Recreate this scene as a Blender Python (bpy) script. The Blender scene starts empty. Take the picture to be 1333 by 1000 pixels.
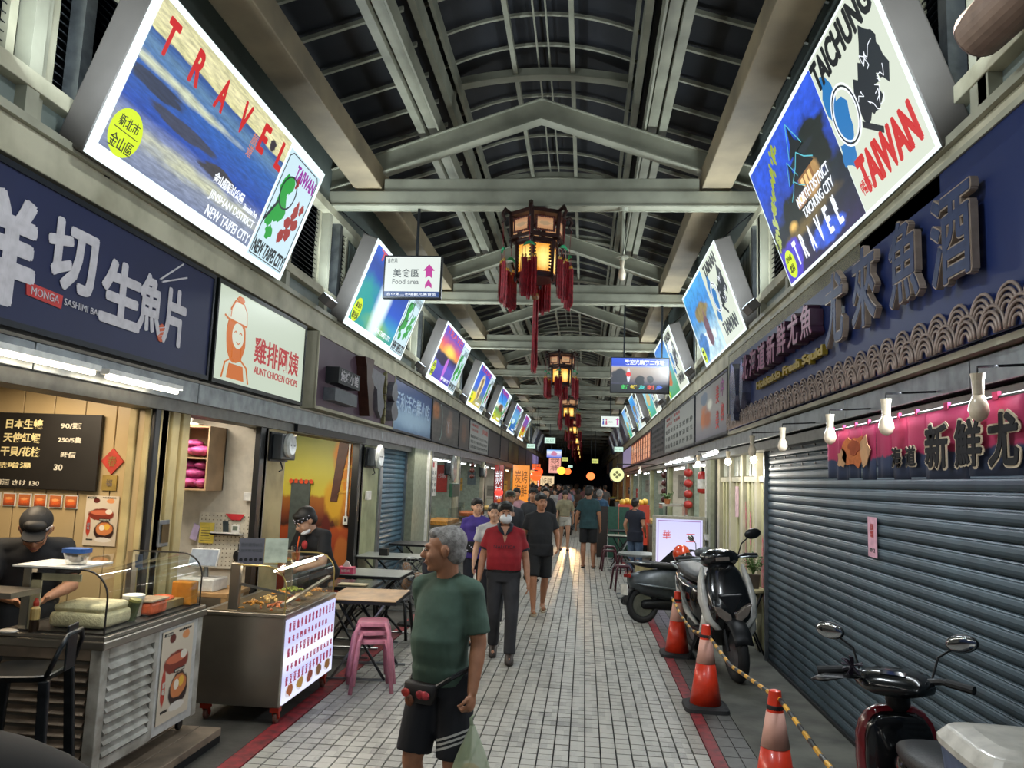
import bpy, math, random
from mathutils import Vector, Matrix, Euler
random.seed(7)
S = bpy.context.scene
COL = S.collection
PI = math.pi
R = math.radians

# ---------------------------------------------------------------- camera
F_PX, EYE = 1010.0, 1.9
def _cam():
    d = Vector((94, 128, F_PX)).normalized()
    k = .036; yv = F_PX*F_PX/(128-94*k)
    u = Vector((k*yv, -yv, F_PX)).normalized()
    r = d.cross(-u)
    if r.x < 0: r = -r
    right = Vector((r.x, d.x, u.x)); down = Vector((r.y, d.y, u.y)); fwd = Vector((r.z, d.z, u.z))
    c = bpy.data.cameras.new('camera'); o = bpy.data.objects.new('camera', c); COL.objects.link(o)
    up = -down; back = -fwd
    m = Matrix(((right.x, up.x, back.x, 0), (right.y, up.y, back.y, 0), (right.z, up.z, back.z, EYE), (0, 0, 0, 1)))
    o.matrix_world = m
    c.sensor_width = 36; c.lens = F_PX/1333*36; c.clip_end = 400; c.clip_start = .05
    S.camera = o
_cam()
S.view_settings.view_transform = 'Standard'; S.view_settings.look = 'None'
S.view_settings.gamma = 1; S.view_settings.use_curve_mapping = False
S.view_settings.exposure = 0.0
S.cycles.use_denoising = True
S.cycles.max_bounces = 6; S.cycles.diffuse_bounces = 3; S.cycles.glossy_bounces = 3
S.cycles.transparent_max_bounces = 12; S.cycles.transmission_bounces = 6
S.cycles.caustics_reflective = False; S.cycles.caustics_refractive = False
S.cycles.sample_clamp_indirect = 3
# ---------------------------------------------------------------- night sky
W = bpy.data.worlds.new('night'); S.world = W; W.use_nodes = True
W.node_tree.nodes['Background'].inputs[0].default_value = (.035, .05, .09, 1)
W.node_tree.nodes['Background'].inputs[1].default_value = 0.6

def area(name, loc, aim, sx, sy, power, col=(1, 1, 1), spread=180):
    l = bpy.data.lights.new(name, 'AREA'); l.shape = 'RECTANGLE'; l.size = sx; l.size_y = sy
    l.energy = power; l.color = col; l.spread = R(spread)
    o = bpy.data.objects.new(name, l); COL.objects.link(o); o.location = loc
    dv = Vector(aim)-Vector(loc)
    z = -dv.normalized(); x = Vector((0, 1, 0)); x = (x-z*x.dot(z)).normalized(); y = z.cross(x)
    o.matrix_world = Matrix(((x.x, y.x, z.x, loc[0]), (x.y, y.y, z.y, loc[1]), (x.z, y.z, z.z, loc[2]), (0, 0, 0, 1)))
    return o
def point(name, loc, power, col=(1, 1, 1), r=.05):
    l = bpy.data.lights.new(name, 'POINT'); l.energy = power; l.color = col; l.shadow_soft_size = r
    o = bpy.data.objects.new(name, l); COL.objects.link(o); o.location = loc; return o
COOL = (.80, .93, 1.0); WARM = (1, .80, .56); WHITE = (1, .95, .86)
# flood lamps on the ledges wash the roof; shop strips light the lane (their housings are built below), helped by an added overhead fill
for k in range(-2, 9):
    y = 8.9+5*k
    area('flood_light_left', (-2.75, y-.5, 3.95), (-.8, y+1, 7), .5, .3, 42 if k < 3 else 20, COOL)
    area('flood_light_right', (1.55, y-.5, 3.95), (-.4, y+1, 7), .5, .3, 42 if k < 3 else 20, COOL)
for k in range(-2, 7):
    y = 5.0+5*k
    area('lane_light_left', (-2.98, y, 2.46), (-.9, y, .3), 3.2, .12, (22, 50, 42, 34, 26)[max(0, min(k+1, 4))], (1, .93, .82))
    area('lane_light_right', (1.78, y, 2.42), (-.3, y, .2), 3.2, .12, (24, 46, 46, 34, 24)[max(0, min(k+1, 4))], (.90, .96, 1.0))
for k in range(-1, 3):
    y = 3.9+10*k
    area('lane_light_top', (-.62, y-.4, 5.05), (-.62, y-.4, 0), .8, .25, 80, (.88, .96, 1.0))  # fill added under the tie beams to brighten the lane, no fixture there

# ---------------------------------------------------------------- materials
def lin(c):
    if isinstance(c, str):
        c = c.lstrip('#'); c = [int(c[i:i+2], 16)/255 for i in (0, 2, 4)]
    return tuple((x/12.92 if x <= .04045 else ((x+.055)/1.055)**2.4) for x in c[:3])+(1,)
_M = {}
def pm(name, col, rough=.5, metal=0, var=.12, scale=14, bump=0, coat=0, bscale=None, wear=None):
    """painted / plastic / metal surface with a little procedural variation"""
    if name in _M: return _M[name]
    m = bpy.data.materials.new(name); m.use_nodes = True; n = m.node_tree.nodes; L = m.node_tree.links
    b = n['Principled BSDF']; b.inputs['Roughness'].default_value = rough; b.inputs['Metallic'].default_value = metal
    b.inputs['Coat Weight'].default_value = coat
    c = lin(col)
    tc = n.new('ShaderNodeTexCoord'); nz = n.new('ShaderNodeTexNoise'); nz.inputs['Scale'].default_value = scale; nz.inputs['Detail'].default_value = 4
    L.new(tc.outputs['Object'], nz.inputs['Vector'])
    cr = n.new('ShaderNodeValToRGB'); e = cr.color_ramp.elements
    w = lin(wear) if wear else tuple(max(0, x*(1-var*1.6)) for x in c[:3])+(1,)
    e[0].color = w; e[1].color = tuple(min(1, x*(1+var)) for x in c[:3])+(1,)
    e[0].position = .3; e[1].position = .62
    L.new(nz.outputs['Fac'], cr.inputs['Fac']); L.new(cr.outputs['Color'], b.inputs['Base Color'])
    if bump:
        n2 = n.new('ShaderNodeTexNoise'); n2.inputs['Scale'].default_value = bscale or scale*6; L.new(tc.outputs['Object'], n2.inputs['Vector'])
        bp = n.new('ShaderNodeBump'); bp.inputs['Strength'].default_value = bump; bp.inputs['Distance'].default_value = .01
        L.new(n2.outputs['Fac'], bp.inputs['Height']); L.new(bp.outputs['Normal'], b.inputs['Normal'])
    _M[name] = m; return m
def em(name, col, s=1.0):
    if name in _M: return _M[name]
    m = bpy.data.materials.new(name); m.use_nodes = True; n = m.node_tree.nodes; L = m.node_tree.links
    b = n['Principled BSDF']; b.inputs['Base Color'].default_value = (.02, .02, .02, 1); b.inputs['Roughness'].default_value = .3
    b.inputs['Emission Color'].default_value = lin(col); b.inputs['Emission Strength'].default_value = s
    _M[name] = m; return m
def glass(name, col=(.9, 1, .97), alpha=.16, rough=.04):
    if name in _M: return _M[name]
    m = bpy.data.materials.new(name); m.use_nodes = True; n = m.node_tree.nodes; L = m.node_tree.links
    for x in list(n):
        if x.type != 'OUTPUT_MATERIAL': n.remove(x)
    out = [x for x in n if x.type == 'OUTPUT_MATERIAL'][0]
    t = n.new('ShaderNodeBsdfTransparent'); t.inputs[0].default_value = (*[1-(1-x)*.3 for x in col], 1)
    g = n.new('ShaderNodeBsdfGlossy'); g.inputs['Roughness'].default_value = rough; g.inputs['Color'].default_value = (1, 1, 1, 1)
    lw = n.new('ShaderNodeLayerWeight'); lw.inputs[0].default_value = .5; pw_ = n.new('ShaderNodeMath'); pw_.operation = 'POWER'; pw_.inputs[1].default_value = 4.5; L.new(lw.outputs['Facing'], pw_.inputs[0]); m5 = n.new('ShaderNodeMath'); m5.operation = 'MULTIPLY'; m5.inputs[1].default_value = .75; L.new(pw_.outputs[0], m5.inputs[0])
    a = n.new('ShaderNodeMath'); a.operation = 'ADD'; a.inputs[1].default_value = alpha*.25; L.new(m5.outputs[0], a.inputs[0])
    mx = n.new('ShaderNodeMixShader'); L.new(a.outputs[0], mx.inputs['Fac']); L.new(t.outputs[0], mx.inputs[1]); L.new(g.outputs[0], mx.inputs[2])
    L.new(mx.outputs[0], out.inputs['Surface']); _M[name] = m; return m
def pic(name, stops, blobs=(), emit=0, nscale=4, ndist=.08, streak=(1, 1), rough=.5, fine=0, ang=0):
    """printed picture: vertical colour ramp bent by noise, with soft blobs (u, v, ru, rv, colour[, wobble[, soft]])"""
    if name in _M: return _M[name]
    m = bpy.data.materials.new(name); m.use_nodes = True; n = m.node_tree.nodes; L = m.node_tree.links
    b = n['Principled BSDF']; b.inputs['Roughness'].default_value = rough
    tc = n.new('ShaderNodeTexCoord'); sp = n.new('ShaderNodeSeparateXYZ'); L.new(tc.outputs['Generated'], sp.inputs[0])
    def M(op, a, b_=None, c=None):
        x = n.new('ShaderNodeMath'); x.operation = op
        for i, q in enumerate((a, b_, c)):
            if q is None: continue
            if isinstance(q, (int, float)): x.inputs[i].default_value = q
            else: L.new(q, x.inputs[i])
        return x.outputs[0]
    mp = n.new('ShaderNodeMapping'); mp.inputs['Scale'].default_value = (streak[0], 1, streak[1]); mp.inputs['Rotation'].default_value = (0, R(ang), 0)
    L.new(tc.outputs['Generated'], mp.inputs[0])
    nz = n.new('ShaderNodeTexNoise'); nz.inputs['Scale'].default_value = nscale; nz.inputs['Detail'].default_value = 5; L.new(mp.outputs[0], nz.inputs['Vector'])
    nf = M('SUBTRACT', nz.outputs['Fac'], .5)
    v = M('MULTIPLY_ADD', nf, ndist*6, sp.outputs['Z'])
    cr = n.new('ShaderNodeValToRGB'); el = cr.color_ramp.elements
    el[0].position, el[0].color = stops[0][0], lin(stops[0][1]); el[1].position, el[1].color = stops[-1][0], lin(stops[-1][1])
    for p_, c_ in stops[1:-1]:
        q = el.new(p_); q.color = lin(c_)
    L.new(v, cr.inputs['Fac']); cur = cr.outputs['Color']
    for bl in blobs:
        u0, v0, ru, rv, c_ = bl[:5]; wob = bl[5] if len(bl) > 5 else .3; soft = bl[6] if len(bl) > 6 else .12
        du = M('DIVIDE', M('SUBTRACT', sp.outputs['X'], u0), ru); dv = M('DIVIDE', M('SUBTRACT', sp.outputs['Z'], v0), rv)
        r2 = M('SQRT', M('ADD', M('MULTIPLY', du, du), M('MULTIPLY', dv, dv)))
        r3 = M('MULTIPLY_ADD', nf, wob*3, r2)
        k = n.new('ShaderNodeMapRange'); k.inputs['From Min'].default_value = 1+soft; k.inputs['From Max'].default_value = 1-soft
        L.new(r3, k.inputs['Value'])
        mx = n.new('ShaderNodeMix'); mx.data_type = 'RGBA'; L.new(k.outputs[0], mx.inputs['Factor']); L.new(cur, mx.inputs['A']); mx.inputs['B'].default_value = lin(c_)
        cur = mx.outputs['Result']
    if fine:
        nq = n.new('ShaderNodeTexNoise'); nq.inputs['Scale'].default_value = fine; L.new(mp.outputs[0], nq.inputs['Vector']); nq.inputs['Detail'].default_value = 4
        hs = n.new('ShaderNodeHueSaturation'); L.new(cur, hs.inputs['Color']); L.new(M('MULTIPLY_ADD', nq.outputs['Fac'], 1.6, .2), hs.inputs['Value']); cur = hs.outputs['Color']
    if emit:
        L.new(cur, b.inputs['Emission Color']); b.inputs['Emission Strength'].default_value = emit; b.inputs['Base Color'].default_value = (.03, .03, .03, 1)
    else: L.new(cur, b.inputs['Base Color'])
    _M[name] = m; return m

# ---------------------------------------------------------------- mesh builder
class MB:
    def __init__(s): s.v = []; s.f = []; s.m = []; s.k = 0
    def add(s, vs, fs):
        o = len(s.v); s.v += [tuple(x) for x in vs]
        for f in fs: s.f.append([i+o for i in f]); s.m.append(s.k)
        return s
    def box(s, x0, x1, y0, y1, z0, z1):
        return s.add([(x0, y0, z0), (x1, y0, z0), (x1, y1, z0), (x0, y1, z0), (x0, y0, z1), (x1, y0, z1), (x1, y1, z1), (x0, y1, z1)],
                     [(0, 3, 2, 1), (4, 5, 6, 7), (0, 1, 5, 4), (1, 2, 6, 5), (2, 3, 7, 6), (3, 0, 4, 7)])
    def cb(s, c, d, rot=None):
        x, y, z = d[0]/2, d[1]/2, d[2]/2; m = Euler(rot).to_matrix() if rot else Matrix.Identity(3); c = Vector(c)
        vs = [c+m@Vector(q) for q in [(-x, -y, -z), (x, -y, -z), (x, y, -z), (-x, y, -z), (-x, -y, z), (x, -y, z), (x, y, z), (-x, y, z)]]
        return s.add(vs, [(0, 3, 2, 1), (4, 5, 6, 7), (0, 1, 5, 4), (1, 2, 6, 5), (2, 3, 7, 6), (3, 0, 4, 7)])
    def bar(s, a, b, w, h, up=(0, 0, 1)):
        a = Vector(a); b = Vector(b); t = (b-a).normalized(); up = Vector(up)
        if abs(t.dot(up)) > .98: up = Vector((0, 1, 0))
        x = t.cross(up).normalized()*w/2; z = x.cross(t).normalized()*h/2
        vs = [a-x-z, a+x-z, a+x+z, a-x+z, b-x-z, b+x-z, b+x+z, b-x+z]
        return s.add(vs, [(0, 1, 2, 3), (7, 6, 5, 4), (0, 4, 5, 1), (1, 5, 6, 2), (2, 6, 7, 3), (3, 7, 4, 0)])
    def tube(s, pts, r, n=8, cap=True, closed=False):
        pts = [Vector(p) for p in pts]; N = len(pts); rs = r if isinstance(r, (list, tuple)) else [r]*N
        vs = []; px = None
        for i, p in enumerate(pts):
            if closed: t = (pts[(i+1) % N]-pts[i-1]).normalized()
            else: t = (pts[min(i+1, N-1)]-pts[max(i-1, 0)]).normalized()
            if px is None:
                a = Vector((0, 0, 1)) if abs(t.z) < .9 else Vector((1, 0, 0)); px = a
            x = (px-t*px.dot(t))
            if x.length < 1e-4: x = t.orthogonal()
            x.normalize(); y = t.cross(x); px = x
            for j in range(n):
                an = 2*PI*j/n; vs.append(p+(x*math.cos(an)+y*math.sin(an))*rs[i])
        fs = []
        for i in range(N if closed else N-1):
            for j in range(n):
                a = i*n+j; b = i*n+(j+1) % n; c = ((i+1) % N)*n+(j+1) % n; d = ((i+1) % N)*n+j
                fs.append((a, b, c, d))
        if cap and not closed: fs.append(list(range(n))[::-1]); fs.append([(N-1)*n+j for j in range(n)])
        return s.add(vs, fs)
    def lathe(s, prof, n=16, c=(0, 0, 0), rot=None, sx=1, sy=1):
        m = Euler(rot).to_matrix() if rot else Matrix.Identity(3); c = Vector(c); vs = []
        for r, z in prof:
            for j in range(n):
                a = 2*PI*j/n; vs.append(c+m@Vector((r*math.cos(a)*sx, r*math.sin(a)*sy, z)))
        fs = []
        for i in range(len(prof)-1):
            for j in range(n):
                a = i*n+j; b = i*n+(j+1) % n; fs.append((a, b, b+n, a+n))
        fs.append(list(range(n))[::-1]); fs.append([(len(prof)-1)*n+j for j in range(n)])
        return s.add(vs, fs)
    def ell(s, c, r, n=14, k=8, rot=None):
        if isinstance(r, (int, float)): r = (r, r, r)
        m = rot if isinstance(rot, Matrix) else (Euler(rot).to_matrix() if rot else Matrix.Identity(3)); c = Vector(c); vs = []
        vs.append(c+m@Vector((0, 0, -r[2])))
        for i in range(1, k):
            t = -PI/2+PI*i/k
            for j in range(n):
                a = 2*PI*j/n; vs.append(c+m@Vector((r[0]*math.cos(t)*math.cos(a), r[1]*math.cos(t)*math.sin(a), r[2]*math.sin(t))))
        vs.append(c+m@Vector((0, 0, r[2]))); fs = []
        for j in range(n): fs.append((0, 1+(j+1) % n, 1+j))
        for i in range(k-2):
            for j in range(n):
                a = 1+i*n+j; b = 1+i*n+(j+1) % n; fs.append((a, b, b+n, a+n))
        e = len(vs)-1; q = 1+(k-2)*n
        for j in range(n): fs.append((q+j, q+(j+1) % n, e))
        return s.add(vs, fs)
    def cap(s, a, b, ra, rb, n=12):
        """closed tapered capsule"""
        a = Vector(a); b = Vector(b); t = (b-a); L_ = max(t.length, 1e-4); t.normalize()
        prof = [(ra*math.cos(x), -ra*math.sin(x)) for x in (1.35, .9, .45, 0)]+[(rb*math.cos(x), L_+rb*math.sin(x)) for x in (0, .45, .9, 1.35)]
        q = t.to_track_quat('Z', 'Y').to_euler(); return s.lathe(prof, n, a, q)
    def loft(s, secs, n=16, p=2.0):
        """secs: (centre, rx, ry, rotation matrix) ; superellipse rings with caps"""
        vs = []
        for sec in secs:
            c, rx, ry = sec[:3]; m = sec[3] if len(sec) > 3 else Matrix.Identity(3); c = Vector(c)
            for j in range(n):
                a = 2*PI*j/n; ca, sa = math.cos(a), math.sin(a)
                x = math.copysign(abs(ca)**(2/p), ca)*rx; y = math.copysign(abs(sa)**(2/p), sa)*ry
                vs.append(c+m@Vector((x, y, 0)))
        fs = []
        for i in range(len(secs)-1):
            for j in range(n):
                a = i*n+j; b = i*n+(j+1) % n; fs.append((a, b, b+n, a+n))
        fs.append(list(range(n))[::-1]); fs.append([(len(secs)-1)*n+j for j in range(n)])
        return s.add(vs, fs)
    def prism(s, poly, y0, y1):
        """polygon (x, z) in the front plane, extruded along y"""
        n = len(poly); ar = sum(poly[i][0]*poly[(i+1) % n][1]-poly[(i+1) % n][0]*poly[i][1] for i in range(n))
        if ar < 0: poly = poly[::-1]
        vs = [(x, y0, z) for x, z in poly]+[(x, y1, z) for x, z in poly]
        fs = [list(range(n)), list(range(n, 2*n))[::-1]]
        for i in range(n): j = (i+1) % n; fs.append((i, i+n, j+n, j))
        return s.add(vs, fs)
    def sidep(s, poly, x0, x1):
        """polygon (y, z) in the side plane, extruded along x"""
        n = len(poly); ar = sum(poly[i][0]*poly[(i+1) % n][1]-poly[(i+1) % n][0]*poly[i][1] for i in range(n))
        if ar < 0: poly = poly[::-1]
        vs = [(x1, y, z) for y, z in poly]+[(x0, y, z) for y, z in poly]
        fs = [list(range(n)), list(range(n, 2*n))[::-1]]
        for i in range(n): j = (i+1) % n; fs.append((i, i+n, j+n, j))
        return s.add(vs, fs)
    def grid(s, fn, nu, nv):
        vs = [fn(i/nu, j/nv) for j in range(nv+1) for i in range(nu+1)]
        fs = [(j*(nu+1)+i, j*(nu+1)+i+1, (j+1)*(nu+1)+i+1, (j+1)*(nu+1)+i) for j in range(nv) for i in range(nu)]
        return s.add(vs, fs)
    def mesh(s, name, mats, smooth=False):
        me = bpy.data.meshes.new(name); me.from_pydata(s.v, [], s.f)
        if not isinstance(mats, (list, tuple)): mats = [mats]
        for m in mats: me.materials.append(m)
        if len(mats) > 1: me.polygons.foreach_set('material_index', s.m)
        if smooth: me.polygons.foreach_set('use_smooth', [True]*len(me.polygons))
        me.update(); return me
    def build(s, name, mats, parent=None, smooth=False, loc=None, rot=None, bev=0, sub=0, solid=0, kind=None, auto=None):
        o = bpy.data.objects.new(name, s.mesh(name, mats, smooth)); COL.objects.link(o)
        if parent: o.parent = parent
        if loc: o.location = loc
        if rot: o.rotation_euler = rot
        if solid: md = o.modifiers.new('t', 'SOLIDIFY'); md.thickness = solid; md.offset = 0
        if bev: md = o.modifiers.new('b', 'BEVEL'); md.width = bev; md.segments = 2; md.limit_method = 'ANGLE'; md.angle_limit = R(40)
        if sub: md = o.modifiers.new('s', 'SUBSURF'); md.levels = sub; md.render_levels = sub
        if kind: o['kind'] = kind
        return o
def thing(name, label, cat, loc=(0, 0, 0), rotz=0, group=None, rot=None, scale=None):
    o = bpy.data.objects.new(name, None); COL.objects.link(o); o.location = loc
    o.rotation_euler = rot or (0, 0, rotz); o['label'] = label; o['category'] = cat; o.empty_display_size = .1
    if scale: o.scale = (scale,)*3
    if group: o['group'] = group
    return o
def tag(o, label, cat, group=None):
    o['label'] = label; o['category'] = cat
    if group: o['group'] = group
    return o
def struct(name, mb, mat, parent=None, **k):
    o = mb.build(name, mat, parent, **k)
    if not parent: o['kind'] = 'structure'
    return o
def sroot(name, loc=(0, 0, 0), rotz=0):
    o = bpy.data.objects.new(name, None); COL.objects.link(o); o.location = loc; o.rotation_euler = (0, 0, rotz); o['kind'] = 'structure'; return o
def kids(o): return [c for c in bpy.data.objects if c.parent == o]
def dup(src, tree, loc=None, rotz=None, label=None, group=None, rot=None):
    """tree: {src: [children...]} snapshot made with snap()"""
    def cp(o, par):
        c = o.copy(); COL.objects.link(c); c.parent = par
        for k in tree.get(o.name, ()): cp(k, c)
        return c
    c = cp(src, src.parent)
    if loc is not None: c.location = loc
    if rotz is not None: c.rotation_euler = (0, 0, rotz)
    if rot is not None: c.rotation_euler = rot
    if label: c['label'] = label
    if group: c['group'] = group
    return c
def snap(o):
    t = {}
    for c in bpy.data.objects:
        if c.parent: t.setdefault(c.parent.name, []).append(c)
    return t
_T = {}
def text(s, size, mat, parent, x=0, z=0, y=-.004, bold=0, ex=.0015, w=None, h=None, name='lettering', align='CENTER', sy=1, rot=None, shear=0, bevel=0, label=None):
    key = (s, size, bold, ex, align, shear, bevel)
    if key not in _T:
        cu = bpy.data.curves.new('t', 'FONT'); cu.body = s; cu.size = size; cu.extrude = ex; cu.offset = bold if bold < .005 else .002; cu.resolution_u = 3
        cu.align_x = align; cu.align_y = 'CENTER'; cu.shear = shear
        if bevel: cu.bevel_depth = bevel; cu.bevel_resolution = 0
        ob = bpy.data.objects.new('t', cu); me = ob.to_mesh()
        vs = [(v.co.x, -v.co.z, v.co.y) for v in me.vertices]; fs = [tuple(p.vertices) for p in me.polygons]
        ob.to_mesh_clear(); bpy.data.objects.remove(ob)
        if bold >= .005 and vs:
            v0, f0 = vs, fs; vs = []; fs = []
            for i in range(8):
                a = i*PI/4; o_ = len(vs); vs += [(v[0]+bold*math.cos(a), v[1]-.00035*i, v[2]+bold*math.sin(a)) for v in v0]; fs += [tuple(q+o_ for q in f) for f in f0]
        _T[key] = (vs, fs)
    vs, fs = _T[key]
    if not vs: return None
    x0 = min(v[0] for v in vs); x1 = max(v[0] for v in vs); z0 = min(v[2] for v in vs); z1 = max(v[2] for v in vs)
    kx = w/(x1-x0) if w else 1; kz = h/(z1-z0) if h else (kx if w and not h and sy == 1 else sy)
    if w and h is None and sy != 1: kz = sy
    cx = (x0+x1)/2 if (w or h) and align == 'CENTER' else 0; cz = (z0+z1)/2 if h else 0
    me = bpy.data.meshes.new(name); me.from_pydata([((v[0]-cx)*kx, v[1], (v[2]-cz)*kz) for v in vs], [], fs)
    me.materials.append(mat); me.update()
    o = bpy.data.objects.new(name, me); COL.objects.link(o); o.parent = parent; o.location = (x, y, z)
    if rot: o.rotation_euler = rot
    if label: o['label'] = label
    return o
def panel(name, mat, parent, x0, x1, z0, z1, y=0, t=.004, bev=0, label=None):
    o = MB().box(x0, x1, y-t, y, z0, z1).build(name, mat, parent, bev=bev)
    if label: o['label'] = label
    return o
# ================================================================ structure
XL, XR, X0 = -3.1, 1.9, -.62
cream = pm('cream_paint', '#b9b49c', .55, var=.1, scale=3, wear='#98937c', bump=.1)
beam_m = pm('beam_paint', '#a3a18e', .5, var=.08, scale=2, wear='#848372')
duct_m = pm('duct_paint', '#a08f73', .55, var=.08, scale=1.5, wear='#7f7360')
roofm = pm('dark_roof_sheet', '#14161c', .6, var=.3, scale=2)
concrete = pm('concrete', '#55564f', .75, var=.25, scale=3, bump=.25, wear='#3a3b37')
darkconc = pm('dark_concrete', '#3b3a36', .7, var=.3, scale=4, bump=.3)
redpaint = pm('worn_red_line', '#7d2027', .6, var=.25, scale=12, wear='#4a1a1c')
wallpan = pm('ribbed_wall_sheet', '#77807a', .55, var=.12, scale=2)
metal = pm('galvanised', '#8f9497', .32, .85, var=.2, scale=8)
steel = pm('stainless', '#a9a49b', .28, .95, var=.08, scale=3)
dark = pm('dark_metal', '#1b1d20', .45, .4, var=.1)
black = pm('black_plastic', '#101113', .35, 0, var=.1)
white_p = pm('white_plastic', '#d9d8d2', .4)
def tile_mat():
    m = bpy.data.materials.new('paving_tile'); m.use_nodes = True; n = m.node_tree.nodes; L = m.node_tree.links; b = n['Principled BSDF']
    g = n.new('ShaderNodeNewGeometry'); q = n.new('ShaderNodeVectorMath'); q.operation = 'DIVIDE'; q.inputs[1].default_value = (.11, .11, 9)
    L.new(g.outputs['Position'], q.inputs[0]); fl = n.new('ShaderNodeVectorMath'); fl.operation = 'FLOOR'; L.new(q.outputs[0], fl.inputs[0])
    wn = n.new('ShaderNodeTexWhiteNoise'); L.new(fl.outputs[0], wn.inputs['Vector'])
    nz = n.new('ShaderNodeTexNoise'); nz.inputs['Scale'].default_value = 1.3; L.new(g.outputs['Position'], nz.inputs['Vector'])
    nf = n.new('ShaderNodeTexNoise'); nf.inputs['Scale'].default_value = 60; nf.inputs['Detail'].default_value = 6; L.new(g.outputs['Position'], nf.inputs['Vector'])
    a = n.new('ShaderNodeMath'); a.operation = 'MULTIPLY_ADD'; a.inputs[1].default_value = .45; L.new(wn.outputs['Value'], a.inputs[0]); L.new(nz.outputs['Fac'], a.inputs[2])
    a2 = n.new('ShaderNodeMath'); a2.operation = 'MULTIPLY_ADD'; a2.inputs[1].default_value = .5; L.new(nf.outputs['Fac'], a2.inputs[0]); L.new(a.outputs[0], a2.inputs[2])
    cr = n.new('ShaderNodeValToRGB'); e = cr.color_ramp.elements; e[0].position = .45; e[0].color = lin('#6a6a66'); e[1].position = 1.35; e[1].color = lin('#a3a29b')
    e[1].position = 1.0
    L.new(a2.outputs[0], cr.inputs['Fac']); L.new(cr.outputs[0], b.inputs['Base Color']); b.inputs['Roughness'].default_value = .42
    bp = n.new('ShaderNodeBump'); bp.inputs['Strength'].default_value = .2; bp.inputs['Distance'].default_value = .004; L.new(nf.outputs['Fac'], bp.inputs['Height']); L.new(bp.outputs[0], b.inputs['Normal'])
    return m
tile_m = tile_mat()
grout_m = pm('grout', '#2b2c2c', .8, var=.3, scale=9)
# far paving: procedural joints once the tiles are too small to tell apart
def far_mat():
    m = bpy.data.materials.new('far_paving'); m.use_nodes = True; n = m.node_tree.nodes; L = m.node_tree.links; b = n['Principled BSDF']
    g = n.new('ShaderNodeNewGeometry'); br = n.new('ShaderNodeTexBrick'); br.offset = 0; br.inputs['Scale'].default_value = 1
    br.inputs['Brick Width'].default_value = .11; br.inputs['Row Height'].default_value = .11; br.inputs['Mortar Size'].default_value = .006
    br.inputs['Color1'].default_value = lin('#7f7f7a'); br.inputs['Color2'].default_value = lin('#94938d'); br.inputs['Mortar'].default_value = lin('#2b2c2c')
    L.new(g.outputs['Position'], br.inputs['Vector']); L.new(br.outputs[0], b.inputs['Base Color']); b.inputs['Roughness'].default_value = .4
    return m
floor = struct('floor', MB().box(-9, 6, -8, 110, -.25, -.02), grout_m)
LX0, LX1, YT0, TW = -2.16, .93, 4.5, .1105
NX = 28
tm = MB(); c = .045  # half size
tm = MB().add([(-.0495, -.0495, 0), (.0495, -.0495, 0), (.0495, .0495, 0), (-.0495, .0495, 0), (-.051, -.051, -.014), (.051, -.051, -.014), (.051, .051, -.014), (-.051, .051, -.014)],
              [(0, 1, 2, 3), (0, 4, 5, 1), (1, 5, 6, 2), (2, 6, 7, 3), (3, 7, 4, 0)]).mesh('tile', tile_m)
fr = MB(); cnt = 0
for j in range(240):
    y = YT0+(j+.5)*TW
    for i in range(NX):
        x = LX0+.055+i*TW; z = random.uniform(-.0025, .0015)
        if cnt < 300 and y > 4.85:
            o = bpy.data.objects.new('tile', tm); COL.objects.link(o); o.parent = floor; o.location = (x, y, z); cnt += 1
        else:
            h = .0495; k = .051
            fr.add([(x-h, y-h, z), (x+h, y-h, z), (x+h, y+h, z), (x-h, y+h, z), (x-k, y-k, z-.014), (x+k, y-k, z-.014), (x+k, y+k, z-.014), (x-k, y+k, z-.014)],
                   [(0, 1, 2, 3), (0, 4, 5, 1), (1, 5, 6, 2), (2, 6, 7, 3), (3, 7, 4, 0)])
fr.build('tile_field', tile_m, floor, kind='stuff')
struct('far_paving', MB().box(LX0, LX1, YT0+240*TW, 108, -.02, .001), far_mat(), floor)
struct('near_paving', MB().box(LX0, LX1, -8, YT0-.01, -.02, .0), far_mat(), floor)
st = MB().box(-2.3, LX0-.005, -6, 60, -.02, .002); st.build('red_line', redpaint, floor)
MB().box(LX1+.005, 1.03, -6, 60, -.02, .002).build('red_line', redpaint, floor)
MB().box(-9, -2.305, -8, 110, -.02, .0).build('kerb_floor', darkconc, floor)
MB().box(1.27, 6, -8, 110, -.02, .0).build('concrete_apron', concrete, floor)
dk = pm('dark_tile', '#4b4b48', .5, var=.2)
side = MB()
for j in range(190):
    for i in range(2):
        x = 1.035+.057+i*.116; y = -2+(j+.5)*.22; side.box(x-.055, x+.055, y-.106, y+.106, -.015, 0)
side.build('side_paving', dk, floor, kind='stuff')

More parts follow.
